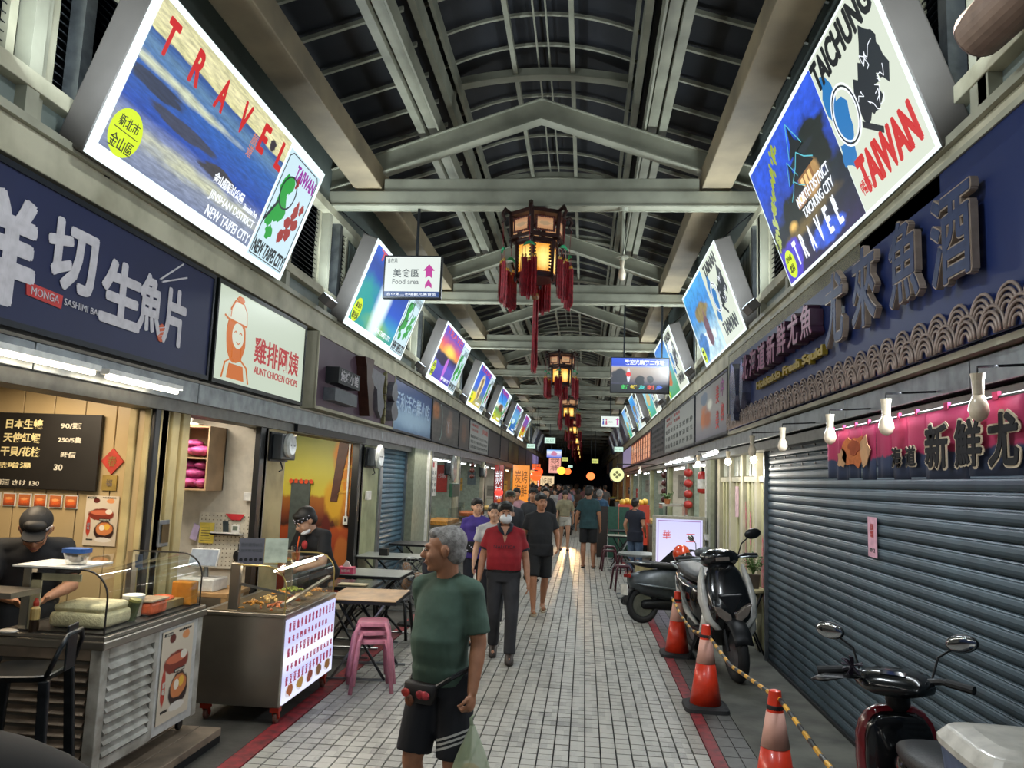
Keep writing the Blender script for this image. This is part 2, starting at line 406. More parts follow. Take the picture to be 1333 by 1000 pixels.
# ---- roof frames every five metres
def wz(w): return 6.455-.348*w
for k in range(-2, 18):
    y = 3.9+5*k
    fr_ = sroot('roof_frame', (X0, y, 0))
    MB().box(-2.58, 2.58, -.09, .09, 5.12, 5.30).build('tie_beam', beam_m, fr_, bev=.008)
    if k < 8:
        m = MB()
        for s_ in (-1, 1):  # the lips of the channel
            m.box(-2.56, 2.56, s_*.09-.012, s_*.09+.012, 5.112, 5.128)
        m.build('tie_lip', beam_m, fr_)
    MB().box(-1.87, 1.87, -.07, .07, 5.304, 5.46).build('upper_tie', beam_m, fr_, bev=.006)
    for s_ in (-1, 1):
        r = MB(); r.k = 0
        r.prism([(s_*2.62, wz(2.62)-.235), (0, 6.455-.235), (0, 6.455), (s_*2.62, wz(2.62))], -.05, .05)
        r.prism([(s_*2.62, wz(2.62)-.25), (0, 6.455-.25), (0, 6.455-.235), (s_*2.62, wz(2.62)-.235)], -.09, .09)
        r.prism([(s_*2.62, wz(2.62)), (0, 6.455), (0, 6.468), (s_*2.62, wz(2.62)+.013)], -.09, .09)
        r.build('rafter', beam_m, fr_)
        MB().box(s_*2.62-.07, s_*2.62+.07, -.08, .08, 3.6, wz(2.62)+.02).build('post', beam_m, fr_)
# ---- long members
Y0, Y1 = -7, 92
for s_ in (-1, 1):
    def b(name, w0, w1, z0, z1, mat=beam_m, bev=0):
        a, c_ = sorted((X0+s_*w0, X0+s_*w1)); return struct(name, MB().box(a, c_, Y0, Y1, z0, z1), mat, bev=bev)
    b('roof_beam', 1.9, 2.24, 5.34, 5.60, duct_m, .01)
    b('purlin', 2.17, 2.24, 5.78, 5.90)
    pr = sroot('double_purlin')
    for (w0, w1, z0, z1) in ((1.40, 1.49, 6.04, 6.24), (1.27, 1.38, 6.10, 6.26), (1.225, 1.25, 6.06, 6.26)):
        a, c_ = sorted((X0+s_*w0, X0+s_*w1)); MB().box(a, c_, Y0, Y1, z0, z1).build('member', beam_m, pr)
    b('monitor_beam', 1.10, 1.17, 6.40, 6.62)
    b('monitor_beam', 1.04, 1.08, 6.70, 6.86)
    b('monitor_beam', 1.20, 1.23, 6.50, 6.66, dark)
    b('purlin', .33, .385, 6.95, 7.03)
    b('purlin', .06, .08, 7.06, 7.09)
    # roof sheets
    r = MB().prism([(X0+s_*2.75, 6.02), (X0+s_*1.22, 6.50), (X0+s_*1.22, 6.53), (X0+s_*2.75, 6.05)], Y0, Y1); struct('roof_sheet', r, roofm)
    MB().box(*sorted((X0+s_*1.20, X0+s_*1.22)), Y0, Y1, 6.5, 6.95)
    struct('roof_skirt', MB().box(*sorted((X0+s_*1.26, X0+s_*1.28)), Y0, Y1, 6.5, 7.0), roofm)
def arc(w, top=7.16, edge=6.88, W_=1.2): return top-(top-edge)*(w/W_)**2
m = MB(); n = 16
poly = [(X0-1.28+2.56*i/n, arc(-1.28+2.56*i/n)+.03) for i in range(n+1)]
poly += [(x, z+.03) for x, z in poly[::-1]]
struct('roof_cap', m.prism(poly, Y0, Y1), roofm)
# ribs
root = sroot('roof_ribs')
rl = {}
for s_ in (-1, 1):
    q = MB().prism([(X0+s_*2.7, 5.955), (X0+s_*1.25, 6.41), (X0+s_*1.25, 6.455), (X0+s_*2.7, 6.0)], -.018, .018); rl[s_] = q.mesh('rib', beam_m)
poly = [(X0-1.2+2.4*i/n, arc(-1.2+2.4*i/n)-.035) for i in range(n+1)]; poly += [(x, z+.035) for x, z in poly[::-1]]
rl[0] = MB().prism(poly, -.018, .018).mesh('rib', beam_m)
far = MB()
j = 0; y = Y0+.3
while y < Y1:
    if 2.5 < y < 55:
        for s_ in (-1, 0, 1):
            o = bpy.data.objects.new('rib', rl[s_]); COL.objects.link(o); o.parent = root; o.location = (0, y, 0)
    else:
        for s_ in (-1, 1):
            far.prism([(X0+s_*2.7, 5.955), (X0+s_*1.25, 6.41), (X0+s_*1.25, 6.455), (X0+s_*2.7, 6.0)], y-.018, y+.018)
        far.prism(poly, y-.018, y+.018)
    y += .62
far.build('far_ribs', beam_m, root, kind='stuff')
# arched bands of the raised cap
y = 9.2
while y < 60:
    g = sroot('cap_arch', (X0, y, 0))
    a = [(-1.12+2.24*i/n, arc(-1.12+2.24*i/n, 7.05, 6.9)-.10) for i in range(n+1)]
    MB().prism(a+[(x, z+.11) for x, z in a[::-1]], -.02, .02).build('band', beam_m, g)
    MB().prism([(x, z-.02) for x, z in a]+[(x, z) for x, z in a[::-1]], -.07, .07).build('band_lip', beam_m, g)
    for s_ in (-1, 1):
        MB().box(*sorted((s_*1.12, s_*1.20)), -.06, .06, 6.45, 7.02).build('post', beam_m, g, bev=.02)
    y += 3.32
# ---- clerestory walls, sign beams
def wall_side(s_, X, nm):
    # s_: -1 left, +1 right ; X = sign plane
    w = sroot('wall_'+nm); xw = X+s_*.17
    def bx(name, x0, x1, y0, y1, z0, z1, mat, **k):
        return MB().box(*sorted((x0, x1)), y0, y1, z0, z1).build(name, mat, w, **k)
    bx('sign_beam', X+s_*.0, X+s_*.25, Y0, Y1, 3.53, 3.74, cream, bev=.006)
    bx('beam_pipe', X-s_*.03, X+s_*.02, Y0, Y1, 3.74, 3.79, beam_m)
    bx('window_rail', X+s_*.02, X+s_*.12, Y0, Y1, 3.98, 4.08, cream, bev=.005)
    bx('top_rail', X+s_*.02, X+s_*.14, Y0, Y1, 5.02, 5.12, cream)
    bx('eave_board', X+s_*.06, X+s_*.12, Y0, Y1, 5.12, 6.05, wallpan)
    bx('wall_backing', X+s_*.45, X+s_*.5, Y0, Y1, 2.5, 6.1, dark)
    bx('wall_base', X+s_*.1, X+s_*.18, Y0, Y1, 3.74, 4.0, wallpan)
    for k in range(-2, 12):
        F = 3.9+5*k
        m = MB(); yy = F+.95
        while yy < F+3.6:  # ribbed sheet
            m.box(*sorted((xw, xw+s_*.04)), yy, yy+.16, 4.0, 5.1); m.box(*sorted((xw+s_*.02, xw+s_*.04)), yy+.16, yy+.2, 4.0, 5.1); yy += .2
        m.build('wall_sheet', wallpan, w)
        for (a, b_) in ((F-1.4, F-.12), (F+.14, F+.92)):
            bx('window_frame', xw-s_*.05, xw, a, a+.06, 4.05, 5.05, cream); bx('window_frame', xw-s_*.05, xw, b_-.06, b_, 4.05, 5.05, cream)
            lm = MB(); z = 4.08
            while z < 5.04: lm.add([(xw-s_*.03, a+.06, z), (xw-s_*.03, b_-.06, z), (xw+s_*.04, b_-.06, z+.05), (xw+s_*.04, a+.06, z+.05)], [(0, 1, 2, 3)]); z += .055
            lm.build('louvre_panel', dark, w, kind='stuff', solid=.006)
        for yy in (F-.1, F+.3, F+3.7):
            bx('wall_post', X+s_*.03, X+s_*.13, yy, yy+.1, 3.74, 5.1, beam_m if yy != F+.3 else metal)
        for yy in (F+.5, F+3.0):
            MB().tube([(X-s_*.38, yy, 4.85), (X+s_*.1, yy-.15, 5.25)], .008, 5).build('stay_rod', dark, w)
    return w
wall_left = wall_side(-1, XL, 'left'); wall_right = wall_side(1, XR, 'right')
# dark end of the lane
struct('wall_end', MB().box(-9, 6, 92, 92.3, 0, 8), roofm)
# ================================================================ signs
boxgrey = pm('lightbox_housing', '#55504c', .5, var=.1, scale=3)
ink = em('print_black', '#14181f', .6); e_red = em('print_red', '#d01f22', 1.0); e_white = em('lit_white', '#eaf6f6', 1.25)
e_whitef = em('lit_letter_white', '#f2f8ff', 1.15); e_yel = em('badge_yellow', '#d9f20a', 1.05); e_pur = em('print_purple', '#a01fa8', .9)
e_mapg = em('map_green', '#1fae3c', .85); e_mapr = em('map_red', '#b0312a', .8); e_mapb = em('map_blue', '#1f7fc8', .9); e_mapd = em('map_dark', '#26313c', .5)
e_grey = em('print_grey', '#8ca0a6', .9); e_cream = em('lit_cream', '#dfe8d6', 1.0); e_pale = em('lit_pale_blue', '#c9e4ee', 1.1)
PICS = {
 'sea': pic('pic_sea', [(0, '#7a86a6'), (.22, '#9aa3b4'), (.35, '#1c49ac'), (.6, '#2c63b4'), (.72, '#5f87ad'), (.8, '#24509a'), (.803, '#d9d59c'), (.9, '#ece6b4'), (1, '#d6d2a0')],
            [(.12, .52, .16, .05, '#2c3550', .5), (.33, .42, .2, .045, '#3a3f58', .5), (.62, .33, .13, .06, '#3c3a42', .6), (.5, .2, .4, .05, '#c9ccb0', .8, .5), (.25, .62, .3, .03, '#cdd4b8', .8, .5), (.87, .84, .03, .05, '#2b2230', .6)], 1.0, 5, .012, (1, 3.4), fine=16, ang=18),
 'fall': pic('pic_fall', [(0, '#2a9a8a'), (.2, '#2a9ac0'), (.4, '#1450c4'), (.8, '#0a3a96'), (1, '#1a5ad0')], [(.15, .3, .22, .3, '#129a96', .5, .4), (.55, .12, .25, .12, '#7ab860', .5, .4), (.5, .5, .13, .75, '#e6fbff', .08, .35)], 1.15, 3, .008),
 'sunset': pic('pic_sunset', [(0, '#3a3aa8'), (.3, '#5a50c0'), (.5, '#1e1a50'), (.56, '#f0a040'), (.7, '#e05a70'), (.85, '#7a4ab8'), (1, '#4a48c8')], [(.5, .62, .25, .1, '#ffe060', .2, .5), (.3, .4, .3, .1, '#1a1640', .5), (.55, .25, .06, .25, '#c06ad8', .4)], 1.1, 4, .03),
 'castle': pic('pic_castle', [(0, '#c8b840'), (.3, '#5a7a8a'), (.5, '#2a66d8'), (1, '#123cc0')], [(.5, .5, .18, .34, '#e8d8a8', .3), (.2, .15, .2, .15, '#f0e020', .3), (.5, .5, .09, .3, '#8a7048', .6)], 1.1, 5, .02),
 'sky': pic('pic_sky', [(0, '#d8d020'), (.35, '#3a8a50'), (.45, '#e8e8d0'), (.6, '#3aa0e8'), (1, '#2030c8')], [(.6, .45, .25, .12, '#6a4a30', .5)], 1.1, 4, .03),
 'shore': pic('pic_shore', [(0, '#1a58a8'), (.4, '#2a80c8'), (.6, '#70b0d8'), (1, '#2a60b8')], [(.4, .4, .3, .1, '#c8e8f0', .5)], 1.05, 5, .04),
 'field': pic('pic_field', [(0, '#c89020'), (.4, '#d8c040'), (.55, '#8a5098'), (1, '#6a58c0')], [(.5, .4, .3, .15, '#b04a3a', .5)], 1.05, 5, .04),
 'night': pic('pic_night', [(0, '#241a4c'), (.2, '#151c34'), (.42, '#10202a'), (.5, '#1a3c9a'), (.8, '#1f52d8'), (1, '#2a5ae0')],
              [(.78, .62, .2, .2, '#0d1a16', .5), (.45, .42, .3, .12, '#0e1c18', .5), (.66, .5, .13, .13, '#b08a54', .25), (.66, .68, .16, .03, '#18232c', .2), (.3, .33, .05, .04, '#ffd070', .4, .5), (.5, .28, .3, .04, '#6a5a30', .8, .5), (.12, .12, .2, .15, '#4a3ac8', .5), (.62, .1, .2, .08, '#2a5ad8', .6)], 1.05, 6, .01, fine=14),
 'market': pic('pic_market', [(0, '#c8e8f0'), (.3, '#a8d0e4'), (.5, '#5a9ccc'), (.7, '#2a88d8'), (1, '#40a8e8')], [(.55, .6, .28, .13, '#8a7a48', .5), (.5, .25, .35, .1, '#e8f4f8', .7), (.6, .35, .1, .25, '#6a4a58', .6), (.2, .2, .2, .2, '#3a78b8', .6)], 1.1, 5, .03, fine=9),
 'coast': pic('pic_coast', [(0, '#2aa078'), (.4, '#58c0d0'), (.7, '#a0d8f0'), (1, '#3a88e0')], [(.5, .45, .3, .15, '#c8b078', .6)], 1.1, 5, .04),
 'temple': pic('pic_temple', [(0, '#3a9a60'), (.35, '#60b0a0'), (.6, '#60b8e8'), (1, '#2a70d0')], [(.5, .4, .25, .2, '#c06a3a', .5)], 1.1, 5, .03),
}
def blobpoly(cx, cz, rx, rz, n=14, j=.35, seed=0):
    r = random.Random(seed); return [(cx+rx*math.cos(2*PI*i/n)*(1+r.uniform(-j, j)), cz+rz*math.sin(2*PI*i/n)*(1+r.uniform(-j, j))) for i in range(n)]
def disc(cx, cz, r, n=32): return [(cx+r*math.cos(2*PI*i/n), cz+r*math.sin(2*PI*i/n)) for i in range(n)]
def line(mb, pts, w, y0, y1):
    for (a, b) in zip(pts[:-1], pts[1:]):
        dx, dz = b[0]-a[0], b[1]-a[1]; L_ = math.hypot(dx, dz) or 1e-6; nx, nz = -dz/L_*w/2, dx/L_*w/2
        mb.prism([(a[0]+nx, a[1]+nz), (b[0]+nx, b[1]+nz), (b[0]-nx, b[1]-nz), (a[0]-nx, a[1]-nz)], y0, y1)
def travel_box(side, yc, picname, label, detail=0, city=None, lit=True):
    """lightbox 3 m long, leaning over the lane; local x runs to the viewer's right, origin at its lower edge"""
    X, rz = (XL+.1, PI/2) if side == 'L' else (XR-.05, -PI/2)
    t = thing('travel_lightbox', label, 'lightbox', (X, yc, 3.74), group='tilted travel lightboxes on the ' + ('chicken shop' if side == 'L' else 'shutter')+' side', rot=(R(19.5), 0, rz))
    W_, H_ = 2.98, 1.14
    m = MB().box(-W_/2, W_/2, .0, .2, 0, H_); m.build('housing', boxgrey, t, bev=.012)
    m = MB(); m.prism([(-W_/2, 0), (W_/2, 0), (W_/2, H_), (-W_/2, H_)], -.012, .0); m.build('face', e_white if lit else PM_OFF, t)
    for s_ in (-1, 1): MB().bar((s_*1.1, .1, 0), (s_*1.1, .16, -.12), .05, .05).build('bracket', dark, t)
    L = side == 'L'
    px0, px1 = (-1.42, .66) if L else (-1.46, .42)
    if not L and detail == 0: px0, px1 = -1.42, .3
    panel('picture', PICS[picname], t, px0, px1, .09 if L else .02, H_-.05 if L else H_-.04, -.013, .003)
    if side == 'L':
        if detail:
            for i, ch in enumerate('TRAVEL'):
                text(ch, .30, e_red, t, -1.24+i*.365, .915, -.018, bold=.009, h=.24, w=.13)
            text('旅\n遊', .13, em('print_pale_red', '#d88a78', .9), t, .10, .80, -.018, w=.09, h=.2)
            text('金山獅頭山公園', .085, e_whitef, t, .05, .40, -.018, bold=.002, w=.50, h=.085)
            text('Shitoushan Park', .05, e_whitef, t, .47, .36, -.018, w=.26, h=.05)
            text('JINSHAN DISTRICT', .1, e_whitef, t, .22, .265, -.018, bold=.0008, w=.78, h=.085)
            text('NEW TAIPEI CITY', .1, e_whitef, t, .25, .15, -.018, bold=.0008, w=.76, h=.085)
        else:
            text('TRAVEL', .2, e_red, t, -.3, H_-.12, -.018, w=1.9, h=.12)
            text('NEW TAIPEI CITY', .1, e_whitef, t, .1, .17, -.018, w=.8, h=.07)
        b = MB().prism(disc(-1.25, .24, .155), -.019, -.014).build('badge', e_yel, t)
        text('新北市', .1, ink, b, -1.25, .30, -.0205, w=.2, h=.075); MB().box(-1.37, -1.13, -.0215, -.019, .238, .243).build('rule', ink, b)
        text('金山區' if detail else '觀光區', .1, ink, b, -1.25, .165, -.0205, w=.23, h=.09)
        mp0, mp1, mz0, mz1 = .70, 1.43, .05, 1.06
        f = panel('map_panel', e_pale, t, mp0, mp1, mz0, mz1, -.013, .002)
        bo = MB(); line(bo, [(mp0+.02, mz0+.02), (mp1-.02, mz0+.02), (mp1-.02, mz1-.06), (mp1-.07, mz1-.02), (mp0+.07, mz1-.02), (mp0+.02, mz1-.06), (mp0+.02, mz0+.02)], .008, -.0185, -.015)
        bo.build('border', ink, f)
        for i, (x, z, rx, rz_) in enumerate([(.86, .72, .09, .14), (.93, .55, .1, .12), (.82, .45, .07, .13), (.96, .8, .07, .07), (.9, .32, .07, .06)]):
            MB().prism(blobpoly(x, z, rx, rz_, seed=i+5), -.0165-.0001*i, -.015).build('map_patch', e_mapg, f)
        for i, (x, z, rx, rz_) in enumerate([(1.22, .62, .05, .09), (1.3, .52, .07, .06), (1.16, .5, .06, .06), (1.24, .41, .07, .06), (1.12, .36, .06, .07), (1.32, .68, .04, .05), (1.05, .86, .03, .06)]):
            MB().prism(blobpoly(x, z, rx, rz_, seed=i+15), -.0165-.0001*i, -.015).build('map_patch', e_mapr if picname != 'fall' and picname != 'sunset' else e_mapg, f)
        gl = MB(); line(gl, disc(.95, .72, .15, 24)+[disc(.95, .72, .15, 24)[0]], .016, -.019, -.0165); gl.build('magnifier_ring', e_mapd, f)
        gl = MB(); line(gl, [(.84, .6), (.72, .38)], .03, -.019, -.0165); gl.build('magnifier_handle', e_mapd, f)
        text('TAIWAN', .16, e_pur if detail else e_grey, f, 1.16, .93, -.018, bold=.004, w=.46, h=.13, shear=.0)
        text('NEW TAIPEI CITY', .14, ink, f, 1.07, .15, -.018, bold=.003, w=.66, h=.13)
    else:
        f = panel('map_panel', e_cream, t, px1+.01, 1.46, .02, H_-.02, -.013, .002)
        cx = (px1+1.44)/2
        for i, (x, z, rx, rz_) in enumerate([(.55, .78, .09, .16), (.62, .6, .12, .14), (.52, .42, .1, .1)]):
            MB().prism(blobpoly(x, z, rx, rz_, seed=i+35), -.0165-.0001*i, -.015).build('map_patch', e_mapb, f)
        for i, (x, z, rx, rz_) in enumerate([(1.24, .78, .13, .13), (1.12, .66, .12, .12), (1.0, .62, .13, .11), (1.06, .52, .11, .09), (1.28, .66, .09, .12), (.93, .54, .08, .08)]):
            MB().prism(blobpoly(x, z, rx, rz_, seed=i+45), -.0165-.0001*i, -.015).build('map_patch', e_mapd, f)
        wl = MB(); rr = random.Random(3)
        for i in range(9):
            x, z = rr.uniform(.9, 1.2), rr.uniform(.48, .74); pts = [(x, z)]
            for q in range(4): x += rr.uniform(-.06, .07); z += rr.uniform(-.05, .05); pts.append((x, z))
            line(wl, pts, .005, -.0182, -.0172)
        wl.build('map_lines', e_whitef, f, kind='stuff')
        for rad, mm in ((.20, e_whitef), (.185, e_mapd), (.17, e_whitef)):
            gl = MB(); q = disc(.68, .62, rad, 28); line(gl, q+[q[0]], .012, -.0195+.0003*(rad*10), -.0168); gl.build('magnifier_ring', mm, f)
        gl = MB(); line(gl, [(.84, .47), (1.05, .33)], .04, -.0197, -.0168); gl.build('magnifier_handle', e_mapd, f)
        if detail:
            text('TAICHUNG', .2, ink, f, .94, H_-.14, -.018, bold=.006, w=1.0, h=.20)
            text('TAIWAN', .24, e_red, f, .98, .22, -.019, bold=.01, w=.86, h=.25)
            text('中區城市', .1, e_red, f, .58, .16, -.018, w=.16, h=.1)
            text('NORTH DISTRICT', .1, e_whitef, t, -.22, .49, -.0245, bold=.0008, w=.78, h=.08)
            text('TAICHUNG CITY', .1, e_whitef, t, -.20, .38, -.0245, bold=.0008, w=.72, h=.08)
            for i, ch in enumerate('TRAVEL'):
                text(ch, .3, e_whitef, t, -1.02+i*.215, .19, -.0245, h=.21, w=.09, bold=.006)
            text('旅遊', .1, e_whitef, t, .02, .25, -.018, w=.07, h=.12)
            e_body = em('pagoda_wall', '#a8784a', .85); e_roof = em('pagoda_roof', '#16222a', .8); e_rim = em('roof_light', '#6ad0e0', .9)
            for (cx_, z_, sc) in ((-.28, .50, 1.0), (-.52, .44, .7)):
                pg = MB().prism([(cx_-.16*sc, z_), (cx_+.16*sc, z_), (cx_+.16*sc, z_+.17*sc), (cx_-.16*sc, z_+.17*sc)], -.0185, -.016).build('pagoda', e_body, t)
                for q in (0, .17): MB().prism([(cx_-(.26-q*.5)*sc, z_+(.13+q)*sc), (cx_+(.26-q*.5)*sc, z_+(.13+q)*sc), (cx_+(.12-q*.4)*sc, z_+(.22+q)*sc), (cx_+.01*sc, z_+(.30+q*1.3)*sc), (cx_-(.12-q*.4)*sc, z_+(.22+q)*sc)], -.0205-.0005*(q > 0), -.0185).build('pagoda_roof', e_roof, pg)
                rm_ = MB(); line(rm_, [(cx_-.27*sc, z_+.15*sc), (cx_-.12*sc, z_+.215*sc), (cx_, z_+.30*sc), (cx_+.12*sc, z_+.215*sc), (cx_+.27*sc, z_+.15*sc)], .010*sc, -.0215, -.0205); line(rm_, [(cx_-.17*sc, z_+.31*sc), (cx_, z_+.54*sc), (cx_+.17*sc, z_+.31*sc)], .010*sc, -.0225, -.0215); rm_.build('roof_outline', e_rim, pg)
                for w_ in (-.09, 0, .09): MB().prism([(cx_+(w_-.03)*sc, z_+.03*sc), (cx_+(w_+.03)*sc, z_+.03*sc), (cx_+(w_+.03)*sc, z_+.11*sc), (cx_+(w_-.03)*sc, z_+.11*sc)], -.0195, -.0185).build('window', em('lit_window', '#ffd890', 1), pg)
            lf = MB(); r4 = random.Random(5)
            for i in range(70):
                u = r4.random(); x = -1.40+.22*u+.5*u*u+r4.gauss(0, .03); z = .35+u*.68+r4.gauss(0, .03); lf.prism(blobpoly(x, z, .022, .03, 6, .3, i), -.0168, -.0158)
            lf.build('leaf_print', em('leaf_yellow', '#a8b83a', .9), t, kind='stuff')
        else:
            text('TAIWAN', .2, e_mapd, f, .9, .2, -.018, bold=.005, w=.8, h=.18)
            text(city or 'TAIPEI', .2, ink, f, .9, H_-.14, -.018, bold=.006, w=.8, h=.15)
        b = MB().prism(disc(-1.27, .16, .125), -.019, -.014).build('badge', e_yel, t)
        text('台中市', .08, ink, b, -1.27, .21, -.0205, w=.15, h=.055); text('北區', .1, ink, b, -1.27, .12, -.0205, w=.13, h=.07)
    return t
PM_OFF = pm('unlit_face', '#4b5054', .4)
ends = 'sea fall sunset castle sky shore field'.split()
labs = ['big lightbox of waves on a rocky shore, above the navy fish shop sign',
        'lightbox of a white waterfall in blue water, behind the food area sign',
        'lightbox with an orange and violet sunset over a pier', 'lightbox of a pale tower against deep blue sky',
        'lightbox of yellow fields under a blue to violet sky', 'small far lightbox of a blue shoreline',
        'small far lightbox in violet and yellow, last lit one of its row']
for i in range(7): travel_box('L', 5.62+5*i+(.25 if i in (5,) else 0), ends[i], labs[i], detail=(i == 0))
labs = ['big lightbox of a night pagoda, above the navy sign with channel letters', 'pale blue lightbox of a market street, beyond the pagoda lightbox',
        'lightbox with a blue sky and temple, half hidden by the hanging television', 'lightbox of a green coast, beyond the temple lightbox',
        'far lightbox of a turquoise sea on the shutter side', 'smallest lit blue lightbox on the shutter side']
rp = 'night market temple coast market coast'.split()
for i in range(6): travel_box('R', 5.62+5*i, rp[i], labs[i], detail=(i == 0), city=['', 'TAINAN', 'HUALIEN', 'CHIAYI', 'PINGTUNG', 'TAITUNG'][i])
for i in range(7, 11):
    for s_ in 'LR':
        X, rz = (XL+.1, PI/2) if s_ == 'L' else (XR-.05, -PI/2)
        if s_ == 'R' or i > 7:
            t = thing('travel_lightbox', '%s dark lightbox after the lit ones on the %s side' % (['first', 'second', 'third', 'fourth'][i-7], 'chicken shop' if s_ == 'L' else 'shutter'), 'lightbox', (X, 5.62+5*i-(5 if s_ == 'R' else 0), 3.74), group='dark lightboxes far down the lane, '+('shop' if s_ == 'L' else 'shutter')+' side', rot=(R(19.5), 0, rz))
            MB().box(-1.49, 1.49, 0, .2, 0, 1.14).build('housing', boxgrey, t, bev=.01); panel('face', pic('pic_unlit', [(0, '#50607a'), (.5, '#32405a'), (1, '#6a6a78')], (), 0, 3), t, -1.45, 1.45, .04, 1.1, 0, .01)

# ---------------------------------------------------------------- left row of shop signs (z 2.62 - 3.5)
navy = pm('navy_vinyl', '#20274a', .5, var=.1, scale=1.2); navyR = pm('navy_board', '#182858', .45, var=.06, scale=1.5)
ivory = pm('ivory_vinyl', '#c9c4c8', .5, var=.08); redv = pm('red_vinyl', '#c03a38', .45); frame_d = pm('sign_frame', '#20242c', .4, .3)
def sign(side, y0, y1, face, label, z0=2.62, z1=3.5, depth=.16, out=.0, frame=frame_d, cat='sign', group=None, name='shop_sign'):
    X, rz = (XL+out, PI/2) if side == 'L' else (XR-out, -PI/2)
    t = thing(name, label, cat, (X, (y0+y1)/2, z0), rotz=rz, group=group); w = (y1-y0)/2; h = z1-z0
    MB().box(-w+.01, w-.01, .005, depth, 0, h).build('box', frame, t)
    m = MB(); f_ = .035
    m.box(-w+.01, w-.01, -.012, .01, 0, f_).box(-w+.01, w-.01, -.012, .01, h-f_, h).box(-w+.01, -w+f_, -.012, .01, f_, h-f_).box(w-f_, w-.01, -.012, .01, f_, h-f_)
    m.build('frame', frame, t)
    panel('face', face, t, -w+f_, w-f_, f_, h-f_, .004, .004)
    return t
# fish shop : navy board, brushed letters.   local x = y - yc
def sashimi():
    y0, y1 = 2.2, 6.06; yc = (y0+y1)/2
    t = sign('L', y0, y1, navy, 'navy fish shop sign with brushed pale characters and a small red name plate')
    for ch, y, z, w, h in (('鮮', 3.62, 3.03, .72, .62), ('切', 4.28, 3.13, .46, .42), ('生', 4.80, 3.03, .46, .44), ('魚', 5.14, 3.05, .30, .42), ('片', 5.47, 3.02, .32, .44)):
        text(ch, .5, ivory, t, y-yc, z-2.62, -.004, bold=.017, w=w, h=h)
    m = MB(); line(m, [(5.23-yc, .63), (5.53-yc, .83)], .012, -.006, 0); line(m, [(5.26-yc, .62), (5.6-yc, .74)], .012, -.006, 0); m.build('chopstick', ivory, t)
    MB().prism([(3.93-yc, .2), (4.22-yc, .185), (4.225-yc, .265), (3.92-yc, .275)], -.006, 0).build('name_plate', redv, t)
    text('MONGA', .08, ivory, t, 4.075-yc, .232, -.009, w=.23, h=.045); text('SASHIMI BAR', .06, ivory, t, 4.42-yc, .235, -.006, w=.36, h=.04)
    MB().prism(blobpoly(5.31-yc, .25, .06, .065, 12, .1, 3), -.007, 0).build('sushi_piece', pm('salmon_print', '#d0603a', .5), t)
    m = MB(); [line(m, [(5.27-yc+.0, .22+.03*i), (5.35-yc, .24+.03*i)], .006, -.009, 0) for i in range(3)]; m.build('sushi_line', ivory, t)
sashimi()
def chicken():
    y0, y1 = 6.10, 8.2; yc = (y0+y1)/2
    face = em('lit_cream_sign', '#dbe8d2', .78)
    t = sign('L', y0, y1, face, 'lit cream fried chicken sign with an orange drawing of a woman in a cap', frame=pm('sign_frame_b', '#121614', .4))
    org = em('print_orange', '#d8701c', .8); rd = em('print_crimson', '#c22a2e', .75); cr2 = em('print_cream', '#e6ecd8', .8)
    cx = 6.53-yc
    g = MB().prism(blobpoly(cx-.02, .45, .19, .24, 22, .05, 8), -.005, 0).build('drawn_hair', org, t)
    MB().prism(disc(cx+.01, .46, .115, 26), -.007, 0).build('drawn_face', cr2, g)
    MB().prism([(cx-.2, .58), (cx+.17, .57), (cx+.15, .7), (cx+.08, .76), (cx-.08, .76), (cx-.15, .68)], -.0075, 0).build('drawn_cap', cr2, g)
    m = MB(); line(m, [(cx-.26, .60), (cx-.2, .58), (cx+.17, .57), (cx+.15, .7), (cx+.08, .76), (cx-.08, .76), (cx-.15, .68), (cx-.16, .6)], .012, -.009, 0)
    m.prism(blobpoly(cx+.02, .79, .07, .03, 12, .2, 9), -.009, 0); line(m, [(cx-.25, .06), (cx-.2, .2), (cx-.08, .25)], .01, -.009, 0); line(m, [(cx+.28, .06), (cx+.22, .2), (cx+.1, .25)], .01, -.009, 0)
    m.prism([(cx-.15, .07), (cx-.12, .2), (cx+.14, .2), (cx+.18, .07)], -.009, 0)
    for q in (-.045, .055): line(m, [(cx+q-.025, .48), (cx+q, .495), (cx+q+.025, .48)], .008, -.010, 0)
    line(m, [(cx-.02, .4), (cx+.02, .385), (cx+.06, .41)], .008, -.010, 0); line(m, [(cx-.08, .36), (cx-.08, .25), (cx, .22), (cx+.1, .25), (cx+.09, .36)], .009, -.008, 0)
    m.build('drawn_line', org, g)
    text('雞排阿姨', .3, rd, t, 7.46-yc, .41, -.005, bold=.004, w=1.12, h=.25); text('AUNT CHICKEN CHOPS', .1, rd, t, 7.47-yc, .215, -.005, bold=.0008, w=1.1, h=.07)
chicken()
